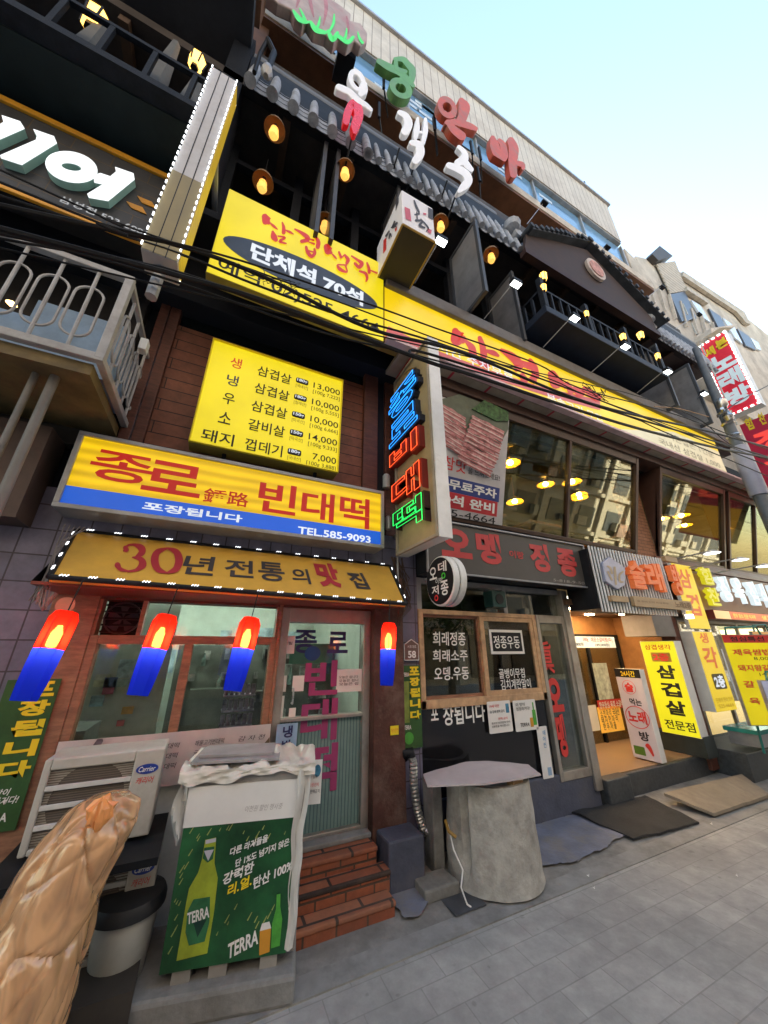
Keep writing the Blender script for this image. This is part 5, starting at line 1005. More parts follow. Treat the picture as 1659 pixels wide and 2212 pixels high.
flood('D', 745, 1260, 2.1, 'D', 510, 1445, "glowing floodlight at the right third of the balcony rail")
flood('D', 1020, 1425, 2.1, 'D', 810, 1575, "glowing floodlight past the balcony's right end")
flood('R2', 705, 850, 2.3, 'R2', 560, 980, "glowing floodlight beside the utility pole below the karaoke sign")
flood('C', 1415, 845, 2.6, 'C', 1260, 1030, "dark floodlight above the gable's left foot", False)
flood('D', 625, 625, 2.6, 'D', 540, 690, "dark floodlight above the gable's peak", False)
flood('D', 982, 885, 2.6, 'D', 870, 960, "dark floodlight at the right end of the brown soffit", False)
flood('D', 1222, 1062, 2.6, 'D', 1060, 1160, "dark floodlight nearest the red karaoke sign", False)

# ------------------------------------------------------------------ distant building to the right
db = Thing("beige_office_building", "weathered beige building with stepped roofline beyond the restaurant block", "building")
fr = FY(3.3)
def pxz(f, x, y): return fr.loc(f, x, y)
b = Mb(fr); b.prism([(10.5, 7.0), (11.5, 7.0), (11.6, pxz('D', 790, 770)[1]), (11.3, 13.9), (10.5, 14.2)], -6, 0)
x0 = pxz('D', 880, 700)[0]; b.prism([(11.3, 5), (32, 5), (32, pxz('D', 1490, 1050)[1]), (pxz('D', 1490, 1050)[0], pxz('D', 1490, 1050)[1]), (pxz('D', 1040, 740)[0], pxz('D', 1040, 740)[1]), (11.3, pxz('D', 900, 745)[1])], -6, -.05); db.part("wall", b, mat("stained_cream_render", (.46, .42, .36), .85, var=.25, scale=1.2, dirt=(.24, .21, .18), damt=.75, dscale=.7, bump=.2, bscale=6))
b = Mb(fr); b.px('D', [(880, 700), (930, 645), (1015, 710), (920, 740)], -.3, .15); db.part("roof_shed", b, mat("dark_shed", (.06, .055, .055), .6)); 
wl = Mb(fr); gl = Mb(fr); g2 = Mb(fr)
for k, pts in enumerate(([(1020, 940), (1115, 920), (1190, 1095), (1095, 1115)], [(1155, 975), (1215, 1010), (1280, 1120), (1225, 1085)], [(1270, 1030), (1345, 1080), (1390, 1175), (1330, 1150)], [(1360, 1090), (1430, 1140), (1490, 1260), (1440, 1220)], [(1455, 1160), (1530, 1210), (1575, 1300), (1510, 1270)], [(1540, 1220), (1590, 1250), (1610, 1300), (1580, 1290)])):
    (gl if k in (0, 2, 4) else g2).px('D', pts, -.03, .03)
wi = db.part("office_window", gl, mat("dim_window_glass", (.07, .08, .1), .35, var=.3)); db.part("pale_pane", g2, mat("painted_sky_glass", (.55, .6, .66), .1, var=.25), wi)  # pale panes carry the sky's reflection in their base colour
b = Mb(fr); b.px('D', [(930, 745), (1050, 725), (1125, 915), (1020, 935)], .0, .04); db.part("louvre_panel", b, bricky("pale_louvre", (.42, .37, .3), (.45, .4, .33), (.2, .17, .13), 6, .2, .02, rot=WALLROT, rough=.7))
b = Mb(fr); b.px('D', [(1170, 1230), (1350, 1195), (1330, 1215), (1230, 1225), (1175, 1260)], .05, .5); db.part("cornice", b, m_beige); 
b = Mb(fr); b.prism([(12, 8.6), (32, 8.2), (32, 8.8), (12, 9.2)], -.05, .12); db.part("string_course", b, m_beige); b = Mb(fr); b.box(10.5, 32, 4.6, 8.2, -.4, -.1); db.part("lower_wall", b, m_soffit)
b = Mb(fr)
for k in range(9): b.px('D', [(800 + k * 70, 800 + k * 46), (806 + k * 70, 803 + k * 46), (850 + k * 70, 950 + k * 50), (845 + k * 70, 948 + k * 50)], -.02, .06)
db.part("wall_rib", b, m_beige)
b = Mb(fr); b.px('D', [(1090, 800), (1490, 1060), (1530, 1140), (1500, 1130), (1440, 1060), (1090, 830)], -.02, .1); b.px('D', [(1110, 900), (1260, 990), (1250, 1010), (1115, 925)], -.02, .12); db.part("string_course", b, mat("weathered_band", (.4, .36, .3), .8, var=.3))
db.done()
bd = Mb(); p = atY('D', 465, 230, 3.1); b = bd; b.lathe([(0, 0), (.05, .03), (.03, .1), (.07, .1), (.0, .2)], p, 7); 
single("roof_bracket", bd, m_black, "small dark bracket standing on the roof edge against the sky", "bracket")

# red karaoke sign seen side-on
fr = FX(11.39); KX = 11.39
t = Thing("karaoke_blade_sign", "red projecting karaoke sign with white block letters edged in bright beads", "blade sign")
q = (-2.86, 7.38, -2.24, 9.8)
b = Mb(fr); b.box(q[0], q[2], q[1], q[3], -.3, -.004); t.part("casing", b, m_white); b = Mb(fr); b.box(q[0], q[2], q[1], q[3], -.003, 0); t.part("face", b, mat("red_sign_face", (.55, .02, .04), .4, var=.08, emit=.35))
b = Mb(fr); w_ = q[2] - q[0]
b.text("세", q[0] + .06, 9.3, q[0] + .28, 9.6, z=.005, bold=.05); b.text("븐", q[0] + .32, 9.35, q[2] - .05, 9.66, z=.005, bold=.05); t.part("yellow_lettering", b, m_yellow_ink)
b = Mb(fr); b.text("노", q[0] + .08, 8.72, q[2] - .06, 9.22, z=.005, bold=.045, ext=.02); b.text("래", q[0] + .08, 8.15, q[2] - .06, 8.66, z=.005, bold=.045, ext=.02); b.text("방", q[0] + .08, 7.6, q[2] - .06, 8.09, z=.005, bold=.045, ext=.02); t.part("white_lettering", b, lit_sign("cool_white_letter", (.62, .75, .8), .75))
b = Mb(fr)
for k in range(20): z = q[1] + .05 + k * (q[3] - q[1] - .1) / 19; b.bar((q[0] + .02, z - .035, .02), (q[0] + .02, z + .035, .02), .025, 6); b.bar((q[2] - .02, z - .035, .02), (q[2] - .02, z + .035, .02), .025, 6)
for k in range(5): x = q[0] + .06 + k * .125; b.bar((x, q[3] - .02, .02), (x + .06, q[3] - .02, .02), .025, 6); b.bar((x, q[1] + .02, .02), (x + .06, q[1] + .02, .02), .025, 6)
t.part("light_beads", b, lamp("sign_beads", (.9, 1, .95), 4)); t.done()
t = Thing("butcher_blade_sign", "crimson projecting sign with olive and red letters below the karaoke sign", "blade sign")
fr = FX(11.3); a = fr.loc('R2', 1110, 1220); q = (a[0], 3.9, -1.6, 7.0)
b = Mb(fr); b.box(q[0], q[2], q[1], q[3], -.3, -.004); t.part("casing", b, m_grey); b = Mb(fr); b.box(q[0], q[2], q[1], q[3], -.003, 0); t.part("face", b, mat("crimson_face", (.3, .015, .04), .4, var=.1, emit=.35))
b = Mb(fr); b.textpx("힘", 'R2', 1180, 1200, 1330, 1305, z=.004, bold=.04); b.textpx("찬", 'R2', 1345, 1130, 1490, 1240, z=.004, bold=.04); t.part("yellow_lettering", b, m_yellow_ink)
b = Mb(fr); b.text("정", q[0] + .1, 6.15, q[2] - .2, 6.65, z=.004, bold=.05); b.text("육", q[0] + .12, 5.55, q[2] - .18, 6.08, z=.004, bold=.05); b.text("점", q[0] + .12, 4.95, q[2] - .18, 5.48, z=.004, bold=.05); t.part("red_lettering", b, lit_sign("glowing_red_letter", (1, .08, .06), .9))
b = Mb(fr); b.box(q[0], q[2], 3.95, 4.75, .001, .01); t.part("yellow_foot", b, lit_sign("amber_foot", (.9, .4, .02), .6)); t.done()
# utility pole
p = atY('R2', 1000, 1280, 2.3); PXx = p.x
t = Thing("utility_pole", "grey concrete utility pole with a pale sleeve and clamps at the right", "pole")
za = atY('R2', 1050, 1510, 2.3).z; zb = atY('R2', 1290, 2120, 2.3).z
b = Mb(); zt_ = atY('R2', 625, 330, 2.3).z; b.tube([(PXx, 2.3, 0), (PXx, 2.3, zb - .01), (PXx, 2.3, za + .9), (PXx, 2.3, zt_)], [.105, .1, .085, .055], 14); t.part("pole", b, mat("slate_pole", (.11, .13, .16), .5, var=.2), smooth=True)
za = atY('R2', 1050, 1510, 2.3).z; zb = atY('R2', 1290, 2120, 2.3).z
b = Mb(); b.lathe([(.13, zb), (.135, zb + .02), (.135, za - .02), (.105, za)], (PXx, 2.3, 0), 16); t.part("sleeve", b, mat("lilac_grey_sleeve", (.36, .37, .47), .45, var=.12), smooth=True)
b = Mb()
for z in (za + .25, za + .55, za + .8): b.lathe([(.095, -.03), (.115, 0), (.095, .03)], (PXx, 2.3, z), 14)
b.lathe([(.05, -.12), (.09, -.06), (.09, .06), (.03, .12)], (PXx - .25, 2.2, za + .9), 12); b.lathe([(.05, -.1), (.08, 0), (.03, .1)], (PXx - .2, 2.2, za + .6), 12); b.bar((PXx - .35, 2.2, za + .75), (PXx, 2.3, za + .75), .03)
t.part("clamp", b, m_steel, smooth=True)
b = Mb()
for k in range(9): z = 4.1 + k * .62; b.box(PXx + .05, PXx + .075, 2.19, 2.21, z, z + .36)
t.part("reflection_strip", b, mat("painted_reflection", (.5, .52, .48), .5)); t.done()  # pale bars stand in for light reflected along the pole

# ------------------------------------------------------------------ overhead cables
def cable(pts, Y, r, label, m=m_black, long=True):
    P = [atY(f, x, y, Y if not isinstance(Y, (list, tuple)) else Y[i]) for i, (f, x, y) in enumerate(pts)]
    P = [P[0] + (P[0] - P[1]).normalized() * (6 if long else .02)] + P + [P[-1] + (P[-1] - P[-2]).normalized() * (8 if long else .02)]
    Q = []
    for i in range(1, len(P) - 2):
        for k in range(6):
            t_ = k / 6; p0, p1, p2, p3 = P[i - 1], P[i], P[i + 1], P[i + 2]
            Q.append(.5 * (2 * p1 + (p2 - p0) * t_ + (2 * p0 - 5 * p1 + 4 * p2 - p3) * t_ ** 2 + (3 * p1 - p0 - 3 * p2 + p3) * t_ ** 3))
    b = Mb(); b.tube([P[0]] + Q + [P[-2], P[-1]], r, 6); return single("overhead_cable", b, m, label, "cable", "overhead cables across the facade", smooth=True)
cy = 1.8
cable([('E', 0, 25), ('F', 0, 330), ('F', 640, 520), ('F', 1659, 900), ('G', 700, 350), ('H', 430, 400), ('R2', 740, 1530), ('R2', 1492, 1680)], cy, .016, "thick lower cable touching the top of the neon sign")
cable([('A', 0, 1330), ('F', 0, 130), ('F', 600, 350), ('F', 1300, 690), ('G', 600, 190), ('H', 200, 240), ('R2', 680, 1330), ('R2', 1492, 1545)], cy, .014, "thick upper cable sweeping over the long yellow sign")
cable([('E', 0, 60), ('F', 0, 310), ('F', 700, 560), ('F', 1500, 840), ('G', 350, 190), ('H', 0, 185), ('H', 700, 400), ('R2', 1400, 1640)], cy + .1, .012, "thick cable running just above the lowest cable")
cable([('A', 0, 1180), ('A', 660, 1450), ('F', 450, 240), ('F', 1330, 540), ('R6', 450, 485), ('R6', 1200, 750), ('H', 100, 110), ('H', 900, 330), ('R2', 1450, 1560)], cy - .05, .007, "thin cable crossing the middle of the slate oval")
cable([('A', 0, 1100), ('A', 700, 1420), ('F', 520, 300), ('F', 1380, 620), ('R6', 500, 580), ('R6', 1290, 860), ('H', 160, 170), ('H', 900, 440), ('R2', 1450, 1700)], cy + .05, .006, "thin cable under the one crossing the slate oval")
cable([('A', 0, 1270), ('F', 0, 180), ('F', 520, 390), ('F', 1100, 600), ('G', 420, 120), ('H', 130, 160), ('H', 800, 420)], cy + .15, .009, "tangled cable over the phone number of the group seat sign")
cable([('E', 0, 100), ('E', 500, 190), ('E', 1300, 420), ('F', 1000, 720), ('G', 420, 240), ('G', 1659, 600), ('H', 1000, 560)], cy + .2, .008, "cable passing over the ring railing's top rail")
cable([('R2', 60, 1030), ('R2', 380, 1060), ('R2', 740, 1160)], 2.35, .008, "tan cable reaching the clamps of the utility pole", mat("tan_cable", (.35, .22, .12), .6), False)
cable([('R2', 860, 1160), ('R2', 1150, 950), ('R2', 1600, 710)], [2.25, 2.1, 1.95], .012, "black cable rising across the karaoke sign", m_black, False)
cable([('H', 0, 40), ('H', 560, 170), ('R2', 600, 1180), ('R2', 1000, 1500), ('R2', 1492, 1700)], 2.0, .006, "thin slack cable ending near the pole sleeve")
b = Mb(); random.seed(4)
for k in range(10):
    p = atY('F', 640 + k * 14, 360 + k * 5, cy + .12); b.tube([p, p + Vector((random.uniform(-.1, .1), 0, random.uniform(-.08, .1))), p + Vector((random.uniform(-.2, .2), .02, random.uniform(-.1, .12)))], .003, 4)
single("wire_tangle", b, m_black, "tangle of loose wire ends hanging on the cables over the oval", "wires")
b = Mb()
for k in range(12):
    p = atY('H', 170 + k * 12, 100 + k * 8, cy + .1); b.tube([p, p + Vector((random.uniform(-.15, .15), 0, random.uniform(-.1, .14))), p + Vector((random.uniform(-.3, .3), .02, random.uniform(-.1, .12)))], .004, 4)
single("wire_tangle", b, m_black, "tangle of loose wires on the cables before the long yellow sign's right half", "wires")
# ------------------------------------------------------------------ silk lanterns under the awning
def shell_mat(name, c, clear, tr):
    m = bpy.data.materials.new(name); m.use_nodes = True; t = m.node_tree; N = t.nodes; Lk = t.links; N.remove(N["Principled BSDF"])
    a = N.new("ShaderNodeBsdfTranslucent"); a.inputs[0].default_value = (*c, 1); d = N.new("ShaderNodeBsdfDiffuse"); d.inputs[0].default_value = (*c, 1); p = N.new("ShaderNodeBsdfTransparent"); p.inputs[0].default_value = (*tr, 1)
    m1 = N.new("ShaderNodeMixShader"); m1.inputs[0].default_value = .4; Lk.new(a.outputs[0], m1.inputs[1]); Lk.new(d.outputs[0], m1.inputs[2]); m2 = N.new("ShaderNodeMixShader"); m2.inputs[0].default_value = clear; Lk.new(m1.outputs[0], m2.inputs[1]); Lk.new(p.outputs[0], m2.inputs[2]); Lk.new(m2.outputs[0], N["Material Output"].inputs[0]); return m
m_silk_r = shell_mat("red_silk", (.92, .022, .01), .2, (1, .22, .05)); m_silk_b = shell_mat("blue_silk", (.02, .06, .85), .04, (.1, .2, 1))
m_lbulb = lamp("lantern_bulb", (1, .74, .45), 54)
def lantern(x, y, zt, label, first=[]):
    if first: return copy_tree(first[0], (x, y, zt), label, random.uniform(-.3, .6))
    t = Thing("silk_lantern", label, "lantern", "red and blue silk lanterns under the awning")
    b = Mb(); b.lathe([(.054, -.012), (.07, -.05), (.07, -.22)], (x, y, zt), 6, cap=False); t.part("red_shade", b, m_silk_r)
    b = Mb(); b.lathe([(.054, -.01), (.0, -.009)], (x, y, zt), 6, cap=False); t.part("top_cloth", b, m_silk_r)
    b = Mb(); b.lathe([(.07, -.221), (.069, -.3), (.064, -.4), (.056, -.48)], (x, y, zt), 6, cap=False); t.part("blue_skirt", b, m_silk_b)
    b = Mb()
    for k in range(6): a = k * math.pi / 3; b.bar((x + .071 * math.cos(a), y + .071 * math.sin(a), zt - .22), (x + .071 * math.cos(a), y + .071 * math.sin(a), zt - .05), .0025, 4)
    t.part("rib", b, mat("dark_red_rib", (.2, .01, .005), .6))
    b = Mb(); b.lathe([(0, -.212), (.024, -.208), (.027, -.18), (.027, -.13), (.018, -.11), (.012, -.09)], (x, y, zt), 10); t.part("bulb", b, m_lbulb, smooth=True)
    b = Mb(); b.bar((x, y, zt - .08), (x, y, zt + .2), .004, 5); t.part("cord", b, m_black)
    r_ = t.done((x, y, zt)); r_.rotation_euler = (R(-6), R(7), .2); first.append(r_); return r_
lantern(-.79, 2.75, 1.96, "silk lantern at the awning's left end, before the tiled wall")
lantern(-.27, 2.75, 1.96, "silk lantern before the shop window's left pane, nearest the vent fan")
lantern(.255, 2.75, 1.96, "silk lantern hanging before the shop window's right pane")
lantern(1.36, 2.75, 1.95, "silk lantern alone before the brown door pillar")
b = Mb(); b.tube([(-.98, 2.95, 2.2), (-1.02, 2.95, 2.05), (-.98, 2.95, 1.98), (-.94, 2.95, 2.08)], .02, 6)
for k in range(6): b.tube([(-1.0, 2.95, 2.1), (-1.05 + .02 * k, 2.93, 2.02 - .01 * k), (-1.02, 2.95, 2.15 + .05 * k), (-1.1 + .03 * k, 3.2, 2.6)], .004, 4)
single("cable_knot", b, mat("grey_cable_bundle", (.16, .14, .14), .6, var=.5), "bundle of taped wires at the awning's lower left corner", "wires")
b = Mb(); p = atY('K', 435, 200, 2.95); b.lathe([(0, -.01), (.05, -.008), (.05, .008), (0, .01)], p, 18, ax=1); single("round_disc", b, mat("pinkish_disc", (.4, .2, .14), .5), "small pale round disc above the first lantern", "disc")
b = Mb()
for k in range(14): a = (1.62 + random.uniform(0, .08), 2.95 + .02 * k, 2.2); b.tube([a, (a[0] + .05, 3.2, 2.0 + random.uniform(-.05, .2)), (1.85 + random.uniform(-.05, .08), 3.36, 2.2 + random.uniform(-.1, .3)), (1.75 + random.uniform(-.05, .1), 3.38, 2.7)], .005, 4)
single("wire_tangle", b, mat("rusty_wire_tangle", (.1, .06, .04), .6, var=.4), "rust brown tangle of wires between the awning and the round sign", "wires")

# ------------------------------------------------------------------ things along the left shop
g1 = FY(3.36)
def banner(fr, q, label, top_text, foot):
    t = Thing("green_banner", label, "banner", "green takeaway banners"); x0, y0, x1, y1 = q; w_ = x1 - x0; h = y1 - y0
    b = Mb(fr); b.box(x0, x1, y0, y1, -.006, 0); t.part("cloth", b, mat("green_banner_print", (.035, .1, .025), .55, var=.35, scale=2.5, dirt=(.012, .05, .03), damt=.7))
    b = Mb(fr); n = len(top_text); r0, r1 = (.3, .985)
    for k, ch in enumerate(top_text): a = y1 - h * ((1 - r1) + (r1 - r0) * k / n); c_ = y1 - h * ((1 - r1) + (r1 - r0) * (k + .82) / n); b.text(ch, x0 + w_ * .36, c_, x1 - w_ * .06, a, bold=.05)
    t.part("yellow_lettering", b, m_yellow_ink)
    b = Mb(fr)
    if foot == 1:
        b.text("이 맛이", x0 + w_ * .28, y0 + h * .22, x0 + w_ * .72, y0 + h * .265, bold=.02, shear=.25); b.text("청정라거다!", x0 + w_ * .2, y0 + h * .165, x0 + w_ * .9, y0 + h * .215, bold=.02, shear=.25); b.text("TERRA", x0 + w_ * .3, y0 + h * .06, x0 + w_ * .8, y0 + h * .115, bold=.03)
    else: b.text("TERRA", x0 + w_ * .02, y1 - h * .14, x0 + w_ * .35, y1 - h * .09, bold=.02); b.text("TERRA", x0 + w_ * .02, y0 + h * .22, x0 + w_ * .4, y0 + h * .27, bold=.02)
    t.part("white_lettering", b, m_white_ink)
    if foot == 2: b = Mb(fr); b.disc(x0 + w_ * .28, y0 + h * .12, w_ * .24, h * .07, .001, .003); t.part("green_print", b, mat("bright_green_print", (.08, .35, .05), .5, var=.4)); b = Mb(fr); b.box(x0 + .005, x0 + w_ * .33, y0 + h * .3, y1 - h * .2, .001, .002); t.part("pale_print", b, mat("olive_print", (.2, .27, .05), .5, var=.5, scale=6))
    return t.done()
banner(g1, (-1.16, .72, -.88, 1.55), "green takeaway banner with yellow letters on the lilac tiles behind the first lantern", "포장됩니다", 1)
banner(FY(3.37), (1.815, .86, 2.02, 1.58), "green takeaway banner with yellow letters between the door pillar and the bar window", "포장됩니다", 2)
# house number plaque
fr = FY(3.37); x0, z0 = 1.84, 1.63
t = Thing("house_number_plaque", "small brown house number plaque reading 58 above the narrow green banner", "plaque")
b = Mb(fr); b.prism([(x0, z0), (x0 + .17, z0), (x0 + .17, z0 + .15), (x0 + .085, z0 + .2), (x0, z0 + .15)], -.012, 0); t.part("plate", b, mat("plaque_brown", (.16, .1, .085), .5))
b = Mb(fr); b.text("58", x0 + .04, z0 + .02, x0 + .135, z0 + .09, bold=.03); b.text("서초대로", x0 + .035, z0 + .115, x0 + .14, z0 + .145, bold=0); t.part("lettering", b, m_white_ink)
b = Mb(fr); 
P5 = [(x0, z0), (x0 + .17, z0), (x0 + .17, z0 + .15), (x0 + .085, z0 + .2), (x0, z0 + .15)]
for i in range(5): b.bar((*P5[i], 0), (*P5[(i + 1) % 5], 0), .005, 5)
t.part("rim", b, m_white); t.done()
b = Mb(FY(3.29)); q = b.fr.box('L', 1290, 1180, 1355, 1245); b.box(q[0], q[2], q[1], q[3], 0, .003); t = Thing("yellow_sticker", "small yellow sticker low on the peeling brown pillar", "sticker"); t.part("sheet", b, m_yellow_ink); b = Mb(FY(3.286)); b.text("가스안전", q[0] + .005, q[1] + .02, q[2] - .005, q[3] - .02, z=0, bold=0); t.part("lettering", b, m_red); t.done()
# white menu banner under the window
fr = FY(3.34); q = (-.79, .84, .57, 1.17)
t = Thing("white_menu_banner", "white cloth menu banner with rows of small black writing below the shop window", "menu banner")
b = Mb(fr); n = 14
for k in range(n):
    xa, xb = q[0] + (q[2] - q[0]) * k / n, q[0] + (q[2] - q[0]) * (k + 1) / n; wv = lambda x: .008 * math.sin(x * 17) + .004 * math.sin(x * 41)
    b.quad((xa, q[1], wv(xa)), (xb, q[1], wv(xb)), (xb, q[3], wv(xb) * .3), (xa, q[3], wv(xa) * .3))
t.part("cloth", b, mat("pinkish_white_cloth", (.56, .5, .49), .7, var=.08), smooth=True)
b = Mb(fr)
for i, col in enumerate((("감자빈대떡", "모둠빈대떡", "파전빈대떡"), ("해물고기빈대떡", "굴 빈 대 떡", "수수빈대떡"), ("감 자 전", "해 물 전", "두 부 김 치", "계란말이"))):
    for j, s_ in enumerate(col): x = -.27 + i * .3; z = q[3] - .1 - j * .062; b.text(s_, x, z, x + .2, z + .035, z=.012, bold=.0, shear=.2)
t.part("lettering", b, m_ink)
b = Mb(fr); b.add([(q[2] - .12, q[1] + .02, .014), (q[2] - .005, q[1] + .02, .014), (q[2] - .005, q[1] + .24, .014), (q[2] - .06, q[1] + .18, .014)], [(0, 1, 2, 3)]); t.part("stain", b, mat("brown_stain", (.16, .1, .06), .8, var=.4, scale=12))
b = Mb(fr); b.px('R7', [(880, 985), (965, 870), (1015, 870), (1020, 890), (970, 980)], .012, .016); t.part("bottle_print", b, mat("dark_bottle_print", (.12, .1, .12), .5, var=.7, scale=18)); t.done()
# light blue poster by the door
fr = FY(3.345); q = (.62, .83, .79, 1.16); t = Thing("cooling_notice", "pale blue vertical notice with navy letters hanging on the shop door", "notice"); b = Mb(fr); b.box(q[0], q[2], q[1], q[3], -.005, 0); t.part("sheet", b, mat("pale_blue_print", (.28, .42, .6), .6, var=.2, scale=4))
b = Mb(fr)
for k, ch in enumerate("냉방중"): b.text(ch, q[0] + .05, q[3] - .1 - .1 * k, q[2] - .04, q[3] - .015 - .1 * k, bold=.03)
t.part("lettering", b, m_navy); t.done()
# outdoor air conditioner units
m_ac = mat("ivory_enamel", (.48, .46, .42), .45, var=.08, dirt=(.24, .2, .15), damt=.5)
def ac(x0, x1, Y, z0, z1, label):
    t = Thing("outdoor_ac_unit", label, "air conditioner", "outdoor air conditioner units by the shop"); fr = FY(Y); w_ = x1 - x0
    b = Mb(fr); b.box(x0, x1, z0, z1, -.28, -.012); xs = x0 + w_ * .74
    b.box(xs, x1, z0, z1, -.011, .012); b.box(x0, x0 + .035, z0, z1, -.011, .012); b.box(x0 + .035, xs, z1 - .055, z1, -.011, .012); b.box(x0 + .035, xs, z0, z0 + .03, -.011, .012)
    t.part("cabinet", b, m_ac, bevel=.008)
    b = Mb(fr); gx = x0 + .035; n = 3
    for k in range(1, 4): z = z0 + .03 + (z1 - z0 - .085) * k / 4; b.box(gx, xs, z - .012, z + .012, -.005, .01)
    t.part("louvre", b, mat("bright_louvre", (.6, .59, .57), .4), bevel=.003)
    b = Mb(fr)
    for k in range(30): z = z0 + .03 + (z1 - z0 - .085) * (k + .5) / 30; b.box(gx, xs, z - .002, z + .002, -.009, -.006)
    t.part("grille", b, mat("grille_brown", (.16, .13, .11), .5)); b = Mb(fr); b.disc((gx + xs) / 2, (z0 + z1) / 2, w_ * .3, w_ * .3, -.0115, -.0095, 28); t.part("fan_guard", b, mat("fan_dark", (.1, .085, .075), .5))
    b = Mb(fr); cx, cz = xs + w_ * .13, z1 - .1; b.disc(cx, cz, w_ * .1, .026, .0125, .015, 24); t.part("badge", b, mat("badge_blue", (.02, .05, .3), .35)); b = Mb(fr); b.text("Carrier", cx - w_ * .075, cz - .013, cx + w_ * .075, cz + .014, z=.016, bold=.01, shear=.25); t.part("badge_lettering", b, m_white_ink)
    b = Mb(fr); b.text("캐리어", cx - w_ * .08, cz - .075, cx + w_ * .08, cz - .04, z=.014, bold=.01, shear=.25); t.part("red_lettering", b, m_red); return t.done()
ac(-.73, -.14, 2.95, .72, 1.155, "upper ivory outdoor air conditioner below the shop window, stacked on another unit"); ac(-.62, -.06, 2.97, .2, .66, "lower outdoor air conditioner half hidden by the bag and the bin")
b = Mb(); b.box(-.8, -.06, 2.7, 3.3, .665, .7); b.box(-.8, -.77, 2.72, 2.75, .02, .665); b.box(-.1, -.07, 3.2, 3.25, .02, .665); b.box(-.8, -.77, 3.2, 3.25, .02, .665); single("ac_stand", b, m_black, "dark metal stand carrying the upper air conditioner", "stand")
b = Mb(); b.box(-.62, -.06, 2.7, 3.28, .05, .2); single("timber_block", b, mat("dark_timber", (.04, .035, .03), .7, var=.3), "dark block under the lower air conditioner", "block")
# poster stand wrapped in torn plastic
pf = Fr((.04, 2.79, .17), (.62, -.14, 0), (0, 0, 1)); PW = .635
t = Thing("poster_cabinet", "cabinet wrapped in a green beer poster and torn white plastic beside the brick steps", "cabinet")
b = Mb(pf); b.box(0, PW + .05, 0, .86, -.42, -.004); t.part("cabinet_body", b, mat("scuffed_cabinet", (.3, .29, .28), .6, var=.2, dirt=(.12, .1, .09), damt=.6), bevel=.01)
b = Mb(pf); b.box(0, PW, .005, .605, -.003, .002); t.part("poster", b, mat("deep_green_poster", (.016, .098, .032), .4, var=.65, scale=2.2, dirt=(.012, .05, .025), damt=.8, dscale=1.8))
b = Mb(pf); b.box(-.004, PW + .004, .606, .8, -.003, .006); t.part("white_board", b, m_paper)
def PL(pts): return [(.0 + (x - 245) / 1145 * PW + (690 - y) / 1385 * -.0 + 0, 0) for x, y in pts]
def pp_(x, y): # poster picture point -> local, following the poster's edges in the photo
    v = (y - (690 - (x - 245) * .166)) / 1385.0; l = 245 - 155 * v; r = 1390 - 55 * v; return ((x - l) / (r - l) * PW, .6 * (1 - v))
b = Mb(pf); b.prism([pp_(*p) for p in ((465, 790), (570, 760), (565, 1030), (605, 1180), (585, 1500), (540, 1890), (250, 1960), (310, 1430), (330, 1290), (410, 1130), (440, 1000))], .003, .006); t.part("bottle_print", b, mat("lime_bottle_print", (.32, .4, .03), .4, var=.35, scale=5))
b = Mb(pf); b.prism([pp_(*p) for p in ((380, 1390), (540, 1360), (545, 1600), (510, 1780), (360, 1820), (320, 1700), (330, 1500))], .007, .009); b.prism([pp_(*p) for p in ((460, 870), (560, 850), (550, 980), (500, 1020), (450, 980))], .007, .009); t.part("bottle_label", b, mat("dark_green_label", (.03, .15, .06), .4, var=.4, scale=9))
b = Mb(pf); b.prism([pp_(*p) for p in ((390, 1600), (520, 1570), (440, 1740))], .01, .012); t.part("label_triangle", b, mat("label_triangle_green", (.012, .05, .035), .4)); b = Mb(pf); b.prism([pp_(*p) for p in ((470, 790), (570, 762), (570, 800), (470, 830))], .007, .009); b.prism([pp_(*p) for p in ((460, 900), (555, 880), (505, 1000))], .01, .012); t.part("silver_foil", b, mat("silver_foil_print", (.5, .5, .56), .4))
b = Mb(pf); c = pp_(430, 1540); b.text("TERRA", c[0] - .052, c[1] - .022, c[0] + .058, c[1] + .026, z=.012, bold=.03, rot=R(9))
def ptxt(s_, x0, y0, x1, y1, h, mb, **k):
    a, c = pp_(x0, y0), pp_(x1, y1); L = math.hypot(c[0] - a[0], c[1] - a[1]); an = math.atan2(c[1] - a[1], c[0] - a[0]); cx, cy = (a[0] + c[0]) / 2, (a[1] + c[1]) / 2
    mb.text(s_, cx - L / 2, cy - h / 2, cx + L / 2, cy + h / 2, z=.006, bold=.03, shear=.3, rot=an + R(7), **k)
ptxt("다른 라거들을", 710, 880, 1105, 760, .036, b); ptxt("단 1%도 넘기지 않은", 770, 980, 1335, 800, .036, b); ptxt("강력한", 655, 1170, 975, 1060, .05, b); ptxt("탄산 100%", 960, 1190, 1385, 1030, .05, b); ptxt("TERRA", 745, 1850, 1035, 1750, .06, b); t.part("white_lettering", b, m_white_ink)
b = Mb(pf); ptxt("리.얼.", 700, 1290, 945, 1200, .05, b); t.part("yellow_lettering", b, m_yellow_ink)
b = Mb(pf); b.prism([pp_(*p) for p in ((1055, 1680), (1170, 1650), (1165, 1870), (1060, 1905))], .003, .006); t.part("beer_print", b, mat("amber_beer_print", (.6, .28, .03), .4, var=.2)); b = Mb(pf); b.prism([pp_(*p) for p in ((1055, 1680), (1075, 1610), (1150, 1590), (1172, 1650))], .003, .006); t.part("foam_print", b, m_paper)
